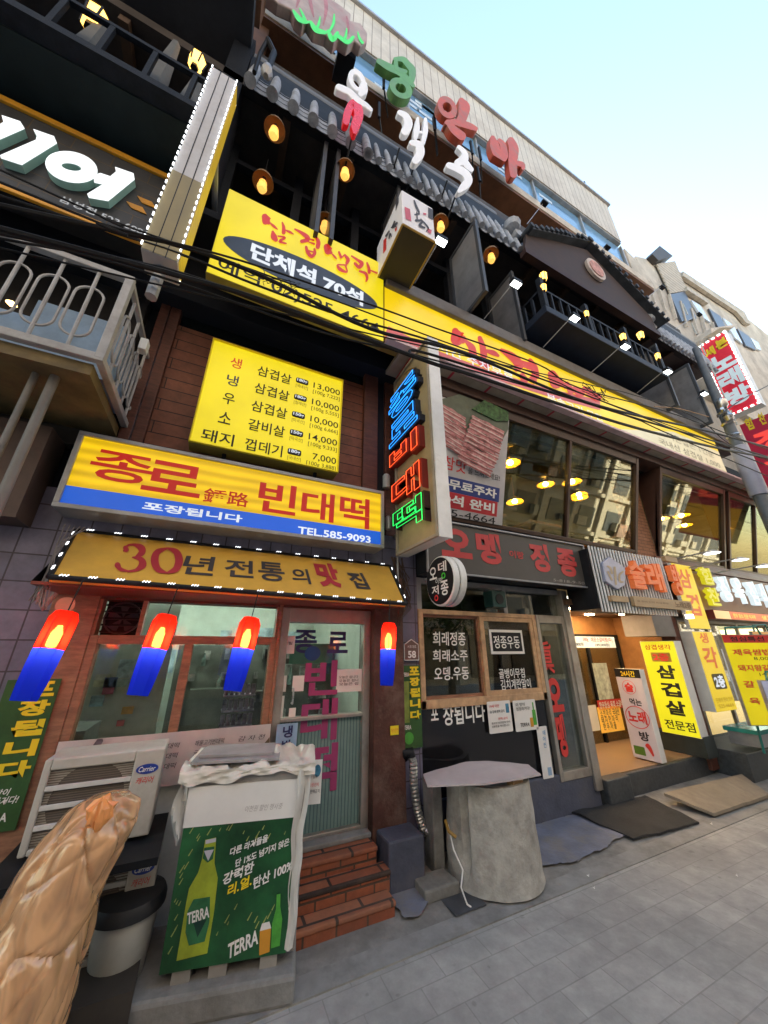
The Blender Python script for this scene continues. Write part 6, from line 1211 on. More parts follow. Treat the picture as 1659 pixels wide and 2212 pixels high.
b = Mb(pf); b.prism([pp_(*p) for p in ((1215, 1320), (1255, 1310), (1258, 1440), (1285, 1560), (1270, 1810), (1180, 1835), (1180, 1600), (1215, 1460))], .007, .009); t.part("small_bottle_print", b, mat("green_bottle_print", (.08, .36, .05), .4, var=.5, scale=7))
b = Mb(pf); random.seed(21)
for k in range(100):
    x, y = random.uniform(.01, PW - .04), random.uniform(.03, .58)
    if .05 < x < .25 and y < .54: continue
    if x > .26 and .22 < y < .5: continue
    l = random.uniform(.012, .032); b.prism([(x, y), (x + .006, y - .003), (x + l * .8, y + l), (x + l * .65, y + l)], .003, .004)
t.part("barley_flecks", b, mat("barley_fleck_print", (.3, .34, .1), .5, var=.4))
b = Mb(pf); b.text("이천원 할인 행사중", .33, .655, .55, .685, z=.007, bold=0, shear=.3); t.part("faint_lettering", b, mat("faint_grey_ink", (.4, .38, .38), .7)); 
# draped torn plastic on top and down the right edge
b = Mb(pf); nx, ny = 60, 30; vv = []; 
for j in range(ny):
    for i in range(nx):
        u, v = i / (nx - 1), j / (ny - 1); x = -.07 + u * (PW + .17); fold = .012 * math.sin(u * 19 + v * 6) + .008 * math.sin(u * 43 - v * 9) + .02 * noise.noise(Vector((u * 14, v * 9, 3))) + .014 * abs(noise.noise(Vector((u * 30, v * 22, 8))))
        if v < .6: vv.append((x, .87 + .02 + fold + .03 * noise.noise(Vector((u * 5, v * 5, 1))), -.44 + v / .6 * .45))
        else: d_ = (v - .6) / .4; vv.append((x, .885 - d_ * (.055 + .018 * math.sin(u * 7) + .01 * math.sin(u * 23)), .015 + fold * .6 + d_ * .01))
b.add(vv, [(j * nx + i, j * nx + i + 1, (j + 1) * nx + i + 1, (j + 1) * nx + i) for j in range(ny - 1) for i in range(nx - 1)]); t.part("plastic_cover", b, mat("cream_plastic_sheet", (.66, .62, .55), .35, var=.12, scale=4, dirt=(.33, .3, .24), damt=.5), smooth=True)
b = Mb(pf); vv = []; n = 20
for j in range(n):
    v = j / (n - 1); z = .86 - v * .84; wv = .03 * noise.noise(Vector((v * 4, 3, 0))); 
    for i in range(6): u = i / 5; vv.append((PW - .01 + u * (.085 - .04 * v) + wv, z, .012 + .022 * math.sin(u * 6 + v * 5) * (1 - .5 * v)))
b.add(vv, [(j * 6 + i, j * 6 + i + 1, (j + 1) * 6 + i + 1, (j + 1) * 6 + i) for j in range(n - 1) for i in range(5)]); t.part("torn_strip", b, mat("torn_white_plastic", (.62, .61, .58), .35, var=.1), smooth=True)
b = Mb(pf); vv = []; n = 10
for j in range(n):
    v = j / (n - 1)
    for i in range(5): u = i / 4; vv.append((-.012 - u * (.02 + .1 * v * (1 - v) * 2), .86 - v * .3 - u * .05 * v, -.02 + .03 * math.sin(u * 5 + v * 7)))
b.add(vv, [(j * 5 + i, j * 5 + i + 1, (j + 1) * 5 + i + 1, (j + 1) * 5 + i) for j in range(n - 1) for i in range(4)]); t.part("loose_flap", b, mat("torn_white_plastic", (.62, .61, .58)), smooth=True)
b = Mb(pf)
for x in (.06, .24, .5): b.box(x, x + .09, -.05, 0, -.3, -.01)
t.part("foot", b, mat("pale_block", (.3, .29, .27), .7)); t.done()
b = Mb(Fr((.04, 2.79, .9 + .17), (.62, -.14, 0), (0, 0, 1))); b.box(-.03, .5, .0, .015, -.4, -.04); b.box(.0, .46, .016, .03, -.36, -.1); b.v = [v + Vector((0, 0, .01 * noise.noise(v * 6))) for v in b.v]; single("cardboard_stack", b, mat("grey_cardboard", (.3, .28, .28), .8, var=.2), "flattened grey cardboard lying on the wrapped poster cabinet", "cardboard")
fr = Fr(pf.w(PW + .05, .62, -.06), pf.x, pf.y); t = Thing("water_notice", "cream notice card with a blue globe print at the cabinet's top right", "notice"); b = Mb(fr); b.box(-.06, .1, .02, .26, -.004, 0); t.part("sheet", b, m_paper); b = Mb(fr); b.disc(.07, .2, .022, .034, .001, .003); t.part("blue_print", b, mat("blue_globe_print", (.06, .22, .36), .5, var=.5, scale=20)); b = Mb(fr); b.text("19", .0, .2, .03, .235, bold=.02); b.text("미성년자", .02, .115, .085, .135, bold=0); t.part("red_lettering", b, m_red); b = Mb(fr); b.text("술 담배", .02, .16, .07, .18, bold=0); b.text("판매금지", .03, .08, .09, .1, bold=0); t.part("lettering", b, m_ink); t.done()
# base slab, bin, bag
b = Mb(pf); b.box(-.42, PW + .06, -.17, -.052, -.5, .07); b.wobble(.008, 7); single("concrete_slab", b, m_kerb, "low worn concrete slab under the poster cabinet", "slab", bevel=.02)
t = Thing("waste_bin", "round white plastic bin with a black lid beside the orange bag", "bin"); c = (-.17, 2.98, .03)
b = Mb(); b.lathe([(.105, 0), (.12, .02), (.155, .35), (.155, .36)], c, 28); t.part("bucket", b, mat("dull_white_bucket", (.45, .46, .43), .4, var=.1, dirt=(.25, .24, .21), damt=.5), smooth=True)
b = Mb(); b.lathe([(.16, .36), (.182, .365), (.182, .40), (.17, .425), (.12, .44), (.0, .445)], c, 28); t.part("lid", b, mat("black_rubber_lid", (.02, .021, .024), .5), smooth=True); t.done()
# tall orange bag of food scraps
b = Mb(); prof = [(0.0, .17, -.53), (.06, .215, -.53), (.25, .23, -.52), (.45, .225, -.5), (.65, .2, -.455), (.8, .185, -.41), (.92, .165, -.37), (1.0, .13, -.345), (1.04, .085, -.335), (1.055, .03, -.33)]; n = 150; vv = []; H_ = []
for k in range(170):
    t_ = k / 169 * (len(prof) - 1); i = min(int(t_), len(prof) - 2); u = t_ - i; H_.append(tuple(prof[i][j] + (prof[i + 1][j] - prof[i][j]) * u for j in range(3)))
def sleeve(scale, fn):
    m_ = Mb(); vv = []; nz = len(H_)
    for z, r_, x in H_:
        for q_ in range(n):
            a = 2 * math.pi * q_ / n; d = Vector((math.cos(a), math.sin(a), 0)); p = Vector((x, 2.5, z * (1 if scale == 1 else .985) + .02)) + d * r_ * scale
            vv.append(tuple(p + d * fn(p, a)))
    m_.add(vv, [(k * n + q_, k * n + (q_ + 1) % n, (k + 1) * n + (q_ + 1) % n, (k + 1) * n + q_) for k in range(nz - 1) for q_ in range(n)] + [list(range((nz - 1) * n, nz * n))]); return m_
def crease(v, wd): return max(0, 1 - abs(noise.noise(v)) / wd) ** 1.5
stuffing = sleeve(.8, lambda p, a: .02 * noise.noise(p * 5) + .03 * abs(noise.noise(p * 11)) - .012)
film = sleeve(1, lambda p, a: .042 * noise.noise(p * 3.6) + .014 * noise.noise(p * 8) - .016 * crease(Vector((p.x * 4 + p.z * 2.4, p.y * 4, p.z * 2.6 - p.x * 2)), .1) - .01 * crease(Vector((p.x * 5 - p.z * 6, p.y * 7, p.z * 3 + 7)), .12) + .004 * noise.noise(p * 15))
mb_ = mat("orange_translucent_plastic", (.7, .4, .2), .13, var=.2, scale=6, bump=.25, bscale=30, spec=.4)
def blotch(m, stops, scale):
    """what is stuffed inside shows through as soft patches"""
    t_ = m.node_tree; N = t_.nodes; tc = N.new("ShaderNodeTexCoord"); n_ = N.new("ShaderNodeTexNoise"); n_.inputs["Scale"].default_value = scale; n_.inputs["Detail"].default_value = 3; n_.inputs["Distortion"].default_value = 1.2
    t_.links.new(tc.outputs["Object"], n_.inputs["Vector"]); r_ = N.new("ShaderNodeValToRGB"); r_.color_ramp.elements.remove(r_.color_ramp.elements[0])
    for i, (p_, c_) in enumerate(stops):
        e = r_.color_ramp.elements[0] if i == 0 else r_.color_ramp.elements.new(p_); e.position = p_; e.color = (*c_, 1)
    t_.links.new(n_.outputs[0], r_.inputs[0]); t_.links.new(r_.outputs[0], N["Principled BSDF"].inputs["Base Color"])
blotch(mb_, ((.3, (.3, .25, .12)), (.38, (.75, .5, .25)), (.46, (.95, .85, .7)), (.53, (.75, .48, .26)), (.58, (.9, .84, .75)), (.65, (.75, .34, .14)), (.72, (.4, .34, .18))), 7)
def veil(m, tint, amt):
    """let light shine through a thin skin"""
    t_ = m.node_tree; N = t_.nodes; tr = N.new("ShaderNodeBsdfTranslucent"); tr.inputs[0].default_value = (*tint, 1); mx = N.new("ShaderNodeMixShader"); mx.inputs[0].default_value = amt
    t_.links.new(N["Principled BSDF"].outputs[0], mx.inputs[1]); t_.links.new(tr.outputs[0], mx.inputs[2]); t_.links.new(mx.outputs[0], N["Material Output"].inputs[0])
def film_mat():
    m = bpy.data.materials.new("thin_orange_film"); m.use_nodes = True; t_ = m.node_tree; N = t_.nodes; Lk = t_.links; N.remove(N["Principled BSDF"])
    tr = N.new("ShaderNodeBsdfTransparent"); tr.inputs[0].default_value = (1, .84, .66, 1); df = N.new("ShaderNodeBsdfDiffuse"); df.inputs[0].default_value = (1, .56, .27, 1); tl = N.new("ShaderNodeBsdfTranslucent"); tl.inputs[0].default_value = (1, .6, .3, 1); gl = N.new("ShaderNodeBsdfGlossy"); gl.inputs["Roughness"].default_value = .24
    tc = N.new("ShaderNodeTexCoord"); mp = N.new("ShaderNodeMapping"); mp.inputs["Rotation"].default_value = (0, R(28), 0); mp.inputs["Scale"].default_value = (9, 9, 3); Lk.new(tc.outputs["Object"], mp.inputs[0])
    n_ = N.new("ShaderNodeTexNoise"); n_.inputs["Scale"].default_value = 1; n_.inputs["Detail"].default_value = 2; n_.inputs["Distortion"].default_value = 1.6; Lk.new(mp.outputs[0], n_.inputs["Vector"])
    bp = N.new("ShaderNodeBump"); bp.inputs["Strength"].default_value = .55; bp.inputs["Distance"].default_value = .03; Lk.new(n_.outputs[0], bp.inputs["Height"])
    for q in (df, gl, tl): Lk.new(bp.outputs[0], q.inputs["Normal"])
    rp = N.new("ShaderNodeMapRange"); rp.inputs[1].default_value = .35; rp.inputs[2].default_value = .6; rp.inputs[3].default_value = .38; rp.inputs[4].default_value = .82; Lk.new(n_.outputs[0], rp.inputs[0])
    m0 = N.new("ShaderNodeMixShader"); m0.inputs[0].default_value = .25; Lk.new(df.outputs[0], m0.inputs[1]); Lk.new(tl.outputs[0], m0.inputs[2])
    m1 = N.new("ShaderNodeMixShader"); Lk.new(rp.outputs[0], m1.inputs[0]); Lk.new(tr.outputs[0], m1.inputs[1]); Lk.new(m0.outputs[0], m1.inputs[2])
    fr_ = N.new("ShaderNodeFresnel"); fr_.inputs[0].default_value = 1.5; Lk.new(bp.outputs[0], fr_.inputs["Normal"]); ad = N.new("ShaderNodeMath"); ad.operation = 'ADD'; ad.inputs[1].default_value = .06; Lk.new(fr_.outputs[0], ad.inputs[0])
    m2 = N.new("ShaderNodeMixShader"); Lk.new(ad.outputs[0], m2.inputs[0]); Lk.new(m1.outputs[0], m2.inputs[1]); Lk.new(gl.outputs[0], m2.inputs[2]); Lk.new(m2.outputs[0], N["Material Output"].inputs[0]); return m
t = Thing("orange_rubbish_bag", "tall crumpled orange plastic bag stuffed with scraps beside the white bin", "rubbish bag"); t.part("film", film, film_mat(), smooth=True); t.part("contents", stuffing, mb_, smooth=True)
kn = Mb(); kp = atY('O', 470, 185, 2.36); kn.lathe([(.012, -.06), (.035, -.045), (.05, -.015), (.045, .02), (.025, .045), (.004, .055)], kp, 40)
kn.v = [v + (v - kp) * (.7 * noise.noise(v * 30) + .45 * noise.noise(v * 75)) for v in kn.v]; t.part("knot", kn, mat("bright_orange_plastic", (.85, .33, .1), .25, var=.2, spec=.7), smooth=True)
t.done()
b = Mb(); b.lathe([(0, 0), (.12, .02), (.16, .14), (.12, .28), (.03, .36), (.0, .38)], (-.98, 2.72, .25), 20); b.wobble(.04, 6); single("blue_bag", b, mat("pale_blue_plastic", (.3, .42, .52), .3, var=.3, scale=8), "pale blue plastic bag just showing at the edge left of the orange bag", "bag", smooth=True)
b = Mb(); b.box(-1.25, -.8, 2.7, 3.3, .03, .25); single("timber_block", b, m_dark, "dark crate under the pale blue bag", "crate")
b = Mb(); b.tube([(-.84, 2.9, .9), (-.88, 2.86, .7), (-.95, 2.8, .55), (-1.0, 2.75, .45)], .009, 6); single("white_cable", b, m_white, "white cord hanging down beside the upper air conditioner", "cord", smooth=True)

# ------------------------------------------------------------------ steps, block, hose, concrete drum
m_brick = bricky("red_step_brick", (.26, .07, .035), (.34, .11, .055), (.09, .055, .04), .22, .075, .008, rough=.7, bump=.4, rot=WALLROT, var=.3, dirt=(.1, .07, .055), damt=.5, dscale=2.5)
m_brickt = bricky("red_step_tread", (.3, .1, .055), (.38, .15, .08), (.05, .035, .03), .4, .105, .012, rough=.75, bump=.4, var=.3, dirt=(.14, .1, .08), damt=.55, dscale=2)
st = Thing("brick_steps", "worn red brick steps climbing to the shop door", "steps")
for k, (y0, y1, z0, z1, xr) in enumerate(((2.9, 3.04, .0, .1, 1.47), (3.04, 3.17, .0, .2, 1.5), (3.17, 3.395, .0, .3, 1.45))):
    b = Mb(); b.box(.58, xr, y0, y1, z0, z1 - .03); st.part("riser", b, m_brick, bevel=.008); b = Mb(); b.box(.58, xr + .005, y0 - .01, (2.98 if False else y1), z1 - .0295, z1); st.part("tread", b, m_brickt, bevel=.008)
st.done()
b = Mb(); b.box(.56, 1.46, 3.3, 3.42, .301, .335); single("door_sill", b, m_kerb, "pale stone sill under the shop door", "sill", bevel=.008)
b = Mb(); b.box(1.5, 1.82, 3.06, 3.3, .02, .35); single("painted_block", b, m_basewall, "blue grey painted block beside the brick steps", "block", bevel=.015)
b = Mb(); b.lathe([(.1, .3)] + [(.05 + (.006 if k % 2 else 0), 0) for k in range(0)], (0, 0, 0), 3) if False else None
pts = [(1.84, 3.3, .84), (1.86, 3.28, .78), (1.87, 3.3, .6), (1.9, 3.3, .42), (1.94, 3.28, .28), (2.02, 3.24, .24)]
b = Mb(); Pt = []; Rr = []
for i in range(len(pts) - 1):
    for k in range(12): t_ = k / 12; Pt.append(tuple(pts[i][j] + (pts[i + 1][j] - pts[i][j]) * t_ for j in range(3))); Rr.append(.034 + .005 * (k % 2))
b.tube(Pt, Rr, 12); t = Thing("foil_duct", "crinkled silver duct with a black bend beside the narrow green banner", "duct"); t.part("duct", b, mat("foil_silver", (.5, .5, .48), .3, metal=.85, var=.25, scale=15, bump=.3)); b = Mb(); b.tube([(1.8, 3.36, .8), (1.8, 3.3, .85), (1.84, 3.29, .86), (1.845, 3.29, .82)], .042, 12); t.part("elbow", b, m_black, smooth=True); b = Mb(); b.tube([(2.02, 3.24, .24), (2.06, 3.2, .24)], [.04, .045], 12); t.part("collar", b, m_grey); t.done()
DC = (2.45, 3.0)
t = Thing("concrete_drum", "rough round concrete drum with a split side standing on the pavement before the bar", "drum")
b = Mb(); vv = []; n = 56; hs = [0, .05, .15, .25, .35, .45, .55, .62, .655, .67]
for z in hs:
    for k in range(n):
        a = 2 * math.pi * k / n; r_ = .385 - .03 * z + (.01 if z < .04 else 0); p = Vector((DC[0] + r_ * math.cos(a), DC[1] + r_ * math.sin(a) * .97, z + .02)); d = Vector((math.cos(a), math.sin(a), 0)); f_ = .012 * noise.noise(p * 5) + .006 * noise.noise(p * 17)
        if abs(a - R(201)) < R(4) and z > .1: f_ -= .05
        vv.append(tuple(p + d * f_ + Vector((0, 0, .015 * noise.noise(Vector((a * 2, 0, 5))) if z > .6 else 0))))
fs = [(k * n + q_, k * n + (q_ + 1) % n, (k + 1) * n + (q_ + 1) % n, (k + 1) * n + q_) for k in range(len(hs) - 1) for q_ in range(n)]
m0 = len(vv)
for rr_, z in ((.31, .69), (.305, .5)):
    for k in range(n): a = 2 * math.pi * k / n; vv.append((DC[0] + rr_ * math.cos(a), DC[1] + rr_ * math.sin(a) * .97, z))
fs += [((len(hs) - 1) * n + q_, (len(hs) - 1) * n + (q_ + 1) % n, m0 + (q_ + 1) % n, m0 + q_) for q_ in range(n)] + [(m0 + q_, m0 + (q_ + 1) % n, m0 + n + (q_ + 1) % n, m0 + n + q_) for q_ in range(n)] + [list(range(m0 + n, m0 + 2 * n))]
b.add(vv, fs); t.part("wall", b, mat("stained_drum_concrete", (.4, .385, .35), .85, var=.3, scale=5, bump=.5, bscale=22, dirt=(.17, .15, .125), damt=.65, dscale=3), smooth=True)
b = Mb(); b.box(1.96, 2.06, 3.14, 3.3, .02, .66); b.wobble(.006, 9); t.part("side_slab", b, m_concrete, bevel=.01); t.done()
b = Mb(); vv = []; nx, ny = 18, 10; L0 = Vector((1.8, 2.98, .735)); ux, uy = Vector((1.02, -.2, .0)), Vector((.2, .44, .0))
for j in range(ny):
    for i in range(nx): u, v = i / (nx - 1), j / (ny - 1); p = L0 + ux * u + uy * ((v - .5) * (1.05 - 1.5 * abs(u - .5) ** 1.6)); p.z += .022 * math.sin(u * 3.1) + .006 * noise.noise(Vector((u * 6, v * 6, 2))) - .012 * (.5 - v) * math.sin(u * 3.1) ** 2; vv.append(p)
b.add([tuple(p) for p in vv] + [tuple(p - Vector((0, 0, .012))) for p in vv], [(j * nx + i, j * nx + i + 1, (j + 1) * nx + i + 1, (j + 1) * nx + i) for j in range(ny - 1) for i in range(nx - 1)] + [(nx * ny + j * nx + i, nx * ny + (j + 1) * nx + i, nx * ny + (j + 1) * nx + i + 1, nx * ny + j * nx + i + 1) for j in range(ny - 1) for i in range(nx - 1)] + [(i, nx * ny + i, nx * ny + i + 1, i + 1) for i in range(nx - 1)] + [(nx * (ny - 1) + i, nx * (ny - 1) + i + 1, nx * ny + nx * (ny - 1) + i + 1, nx * ny + nx * (ny - 1) + i) for i in range(nx - 1)])
single("board_cover", b, mat("warped_pinkish_board", (.5, .44, .44), .6, var=.1, dirt=(.3, .25, .24), damt=.4), "warped pinkish white board laid over the concrete drum", "board", smooth=True)
b = Mb(Fr((2.47, 2.68, .665), (.97, .22, 0), (0, 0, 1))); b.box(-.0, .14, .012, .058, -.07, 0); single("timber_block", b, mat("raw_pine_block", (.4, .24, .12), .6, var=.25, stretch=(1, 6, 6)), "short raw pine block wedged on the drum's rim under the board", "block", bevel=.006)
b = Mb(); b.box(1.72, 2.02, 2.9, 3.1, .01, .09); b.wobble(.01, 8); single("concrete_kerb_block", b, m_concrete, "low broken concrete block left of the drum", "block", bevel=.015)
b = Mb(); b.box(1.85, 2.12, 2.72, 2.9, .012, .02); single("drain_plate", b, mat("dark_drain_plate", (.06, .065, .075), .6, var=.3), "dark plate set in the concrete before the drum", "plate")
b = Mb(); b.tube([(1.98, 2.95, .42), (1.96, 2.86, .3), (1.99, 2.8, .2), (1.95, 2.78, .12), (1.98, 2.76, .03), (2.0, 2.74, .02)], .006, 6); single("white_hose", b, m_white, "thin white hose trailing down the drum's left side", "hose", smooth=True)
b = Mb(); b.tube([(1.97, 2.97, .44), (1.95, 2.9, .4), (1.99, 2.86, .37)], .013, 8); single("hose_tap", b, mat("brass_yellow", (.3, .18, .04), .4), "small brass tap at the drum's left side", "tap", smooth=True)
# mats
def slab(name, pts, z, th, m, label, cat, amp=.006):
    b = Mb(); A, B_, C_, D_ = [Vector((*p, 0)) for p in pts]; n = 16; vv = []
    for j in range(n + 1):
        for i in range(n + 1): u, v = i / n, j / n; p = A.lerp(B_, u).lerp(D_.lerp(C_, u), v); zz = z(p.x, p.y) if callable(z) else z; p.z = zz + amp * noise.noise(Vector((p.x * 4, p.y * 4, 0))); e = amp * 2 * noise.noise(Vector((p.x * 9, p.y * 9, 7))); p.x += e; p.y += e * .5; vv.append(p)
    m_ = n + 1; k = m_ * m_
    fs = [(j * m_ + i, j * m_ + i + 1, (j + 1) * m_ + i + 1, (j + 1) * m_ + i) for j in range(n) for i in range(n)]
    rim = [i for i in range(m_)] + [j * m_ + n for j in range(1, m_)] + [n * m_ + i for i in range(n - 1, -1, -1)] + [j * m_ for j in range(n - 1, 0, -1)]
    fs += [(rim[(q_ + 1) % len(rim)], rim[q_], rim[q_] + k, rim[(q_ + 1) % len(rim)] + k) for q_ in range(len(rim))]
    b.add([(p.x, p.y, p.z + th) for p in vv] + [tuple(p) for p in vv], fs); return single(name, b, m, label, cat, smooth=False)
zg = lambda x, y: .012 + .045 * max(0, min(1, (y - 2.74) / .5))
slab("rubber_mat", [(4.0, 2.8), (5.0, 2.72), (5.1, 3.3), (3.9, 3.38)], zg, .018, mat("black_rubber_mat", (.02, .021, .023), .75, var=.35, scale=30, bump=.5, bscale=120, dirt=(.05, .05, .05), damt=.5), "curling black rubber mat on the pavement before the bar door", "mat", .012)
slab("ramp_board", [(5.32, 2.72), (6.6, 2.7), (6.9, 3.05), (5.15, 3.1)], lambda x, y: .02 + .1 * max(0, min(1, (y - 2.7) / .4)), .03, mat("worn_beige_board", (.24, .2, .15), .7, var=.2, scale=5, bump=.2, dirt=(.14, .115, .09), damt=.6), "worn beige board ramp leading to the entrance", "ramp", .006)
for x, y, s_ in ((3.1, 2.62, .02), (3.0, 2.5, .016), (5.1, 2.65, .022), (2.75, 2.78, .025), (4.2, 2.1, .016)):
    b = Mb(); b.add([(x, y, .012), (x + s_, y + .01, .025), (x + s_ * .7, y + s_, .014), (x - .01, y + s_ * .8, .022)], [(0, 1, 2, 3)]); single("paper_scrap", b, m_paper, "tiny scrap of white paper lying on the grey pavement", "litter", "paper scraps on the pavement")
# papers on the bar front
f1 = FY(3.37)
def card(f, pts, label, items):
    t = Thing("notice_card", label, "notice"); q = f1.box('M', *pts); b = Mb(f1); b.rrect(*q, .012, -.006, 0); t.part("sheet", b, m_paper); w_, h = q[2] - q[0], q[3] - q[1]
    for nm_, m_, L_ in items:
        b = Mb(f1)
        for s_, x0, y0, x1, y1 in L_: b.text(s_, q[0] + w_ * x0, q[1] + h * y0, q[0] + w_ * x1, q[1] + h * y1, bold=.01) if s_ else b.rrect(q[0] + w_ * x0, q[1] + h * y0, q[0] + w_ * x1, q[1] + h * y1, .004, .001, .003)
        t.part(nm_, b, m_)
    t.done()
card('M', (825, 1305, 1020, 1520), "white notice card with red heading and blue globe print on the black panel", (("red_lettering", m_red, [("19세 미만", .08, .8, .5, .9), ("판매 금지", .4, .4, .8, .48)]), ("lettering", m_ink, [("술 담배 판매 금지", .08, .63, .7, .72), ("청소년 보호법에 따라", .1, .28, .9, .35), ("신분증을 확인합니다", .1, .18, .85, .25)]), ("blue_print", mat("blue_globe_print", (.06, .22, .36)), [("", .78, .6, .92, .9)])))
card('M', (1015, 1297, 1208, 1505), "white beer notice card with a green bottle print beside the bar door", (("lettering", m_ink, [("이 맛이", .1, .8, .5, .92), ("청정라거다!", .1, .66, .7, .78), ("TERRA", .2, .14, .6, .26)]), ("green_print", mat("green_bottle_print", (.08, .36, .05)), [("", .8, .15, .95, .65), ("", .85, .65, .9, .9)]), ("beer_print", mat("amber_beer_print", (.6, .28, .03)), [("", .66, .1, .79, .4)])))
card('M', (1190, 1490, 1320, 1860), "narrow white notice with blue writing at the foot of the bar door", (("blue_lettering", mat("sky_blue_ink", (.05, .25, .5), .5), [("에", .5, .82, .75, .92), ("어", .45, .7, .7, .8), ("컨", .42, .58, .68, .68)]), ("blue_print", mat("pale_blue_print", (.28, .42, .6)), [("", .5, .05, .85, .2)])))
b = Mb(); q = f1.box('M', 900, 480, 985, 600); t = Thing("speaker_box", "dark teal speaker box over the bar window", "speaker"); b = Mb(FY(3.2)); q = b.fr.box('M', 860, 480, 975, 610); b.box(q[0], q[2], q[1], q[3], -.16, 0); t.part("box", b, mat("dark_teal_plastic", (.012, .05, .045), .4), bevel=.01); b = Mb(FY(3.2)); b.disc((q[0] + q[2]) / 2, (q[1] + q[3]) / 2, .06, .06, .001, .008); t.part("cone", b, m_black); t.done()

# ------------------------------------------------------------------ entrance and butcher restaurant front
fr = FY(2.9); q = (4.46, 2.2, 6.2, 3.03)
t = Thing("slatted_canopy_sign", "slatted white canopy sign with orange block letters and a silver shield over the stair entrance", "canopy sign")
b = Mb(fr); b.box(q[0], q[2], q[1] + .02, q[3] - .02, -.45, -.03); t.part("box", b, m_black)
b = Mb(fr)
for k in range(27): x = q[0] + .03 + k * (q[2] - q[0] - .05) / 26.0; b.bar((x, q[1] - .02, -.012), (x, q[3] + .02, -.012), .0125, 6)
t.part("slats", b, mat("white_slat", (.75, .76, .78), .4, dirt=(.3, .27, .22), damt=.4))
b = Mb(fr)
for ch, x0, y0, x1, y1 in (("술", 580, 260, 745, 480), ("래", 700, 275, 880, 500), ("방", 890, 290, 1015, 525)): b.textpx(ch, 'N', x0, y0, x1, y1, z=.0, bold=.03, ext=.07)
t.part("letter", b, mat("orange_block_letter", (.68, .16, .045), .45, var=.08, emit=.3), label="orange block letters")
b = Mb(fr); b.px('N', [(415, 285), (465, 240), (580, 320), (580, 445), (525, 480), (440, 420)], .0, .05); t.part("shield", b, mat("silver_shield", (.36, .38, .5), .35, metal=.4), bevel=.008)
b = Mb(fr); b.brush('N', [[(450, 310, 14), (470, 325, 16), (480, 360, 18)], [(500, 320, 18), (505, 380, 20), (510, 440, 16)], [(560, 350, 14), (535, 375, 16), (540, 420, 16), (560, 425, 12)], [(450, 350, 12), (470, 390, 14), (480, 410, 12)]], z=.052); t.part("shield_mark", b, mat("gold_mark", (.42, .33, .22), .4))
b = Mb(fr)
for x0, y0, x1, y1 in ((475, 515, 610, 580), (635, 520, 1080, 640), (870, 225, 970, 290)): a = fr.box('N', x0, y0 + 6, x1, y1 - 6); b.rrect(*a, .02, .0, .05)
t.part("wood_plate", b, mat("pale_wood_plate", (.42, .29, .16), .5, var=.1))
b = Mb(fr); a = fr.box('N', 660, 545, 900, 605); b.text("룸 완비 단체 회식 환영", a[0], a[1] + .03, a[2], a[3] - .02, z=.053, bold=0); a = fr.box('N', 935, 560, 1070, 630); b.text("노래2층", a[0], a[1] + .02, a[2], a[3] - .01, z=.053, bold=.02); t.part("plate_lettering", b, mat("brown_plate_ink", (.2, .12, .06), .6)); 
b = Mb(); b.lathe([(.05, 0), (.05, .06)], atY('N', 1085, 690, 2.95), 12); t.part("lamp", b, lamp("white_lamp_small", (1, .95, .75), 8)); t.done()
# standing lit signs in the passage
fr = FX(6.6); q = (-3.77, .53, -3.26, 1.85)
t = sign("pork_standing_sign", "yellow backlit box sign with three large black letters at the passage's right side", "light box", fr, q, .2, lit_sign("backlit_lemon", (.95, .85, .02), .85), None, .01, body=m_white)
b = Mb(fr); w_, h = q[2] - q[0], q[3] - q[1]
for k, ch in enumerate("삼겹살"): b.text(ch, q[0] + w_ * .28, q[3] - h * (.42 + .19 * k), q[0] + w_ * .82, q[3] - h * (.27 + .19 * k), bold=.04)
b.text("전문점", q[0] + w_ * .14, q[1] + h * .05, q[2] - w_ * .08, q[1] + h * .145, bold=.02); t.part("black_lettering", b, m_ink)
b = Mb(fr); b.text("삼겹생각", q[0] + w_ * .12, q[3] - h * .1, q[2] - w_ * .12, q[3] - h * .04, bold=.02); t.part("red_lettering", b, m_redink_lit); b = Mb(fr); b.box(q[0] + w_ * .25, q[2] - w_ * .2, q[3] - h * .235, q[3] - h * .13, .001, .003); t.part("brown_block", b, mat("brown_block", (.3, .18, .03), .5)); b = Mb(fr); b.text("2층", q[0] + w_ * .3, q[3] - h * .225, q[2] - w_ * .25, q[3] - h * .14, z=.006, bold=.03); t.part("floor_mark", b, m_red); t.done()
fr = FX(5.75); q = (-3.76, .3, -3.39, 1.45)
t = sign("karaoke_standing_sign", "greyish white standing sign about singing and drinking with a red circled word in the passage", "standing sign", fr, q, .12, mat("lilac_white_face", (.5, .48, .53), .5, var=.05, emit=.12), None, .01, body=m_white)
w_, h = q[2] - q[0], q[3] - q[1]; b = Mb(fr); b.box(q[0], q[2], q[3] - h * .1, q[3], .001, .004); t.part("dark_band", b, m_black); b = Mb(fr); b.text("24시간", q[0] + w_ * .25, q[3] - h * .09, q[2] - w_ * .2, q[3] - h * .02, z=.006, bold=.02); t.part("band_lettering", b, m_yellow_ink)
b = Mb(fr); b.text("술", q[0] + w_ * .28, q[3] - h * .27, q[0] + w_ * .62, q[3] - h * .16, bold=.04); b.text("노래", q[0] + w_ * .16, q[3] - h * .62, q[2] - w_ * .16, q[3] - h * .48, bold=.04)
ci = [(q[0] + w_ * .5 + w_ * .43 * math.cos(a), q[3] - h * .55 + h * .12 * math.sin(a), .004) for a in [2 * math.pi * k / 32 for k in range(33)]]; b.tube(ci, .005, 5, cap=False)
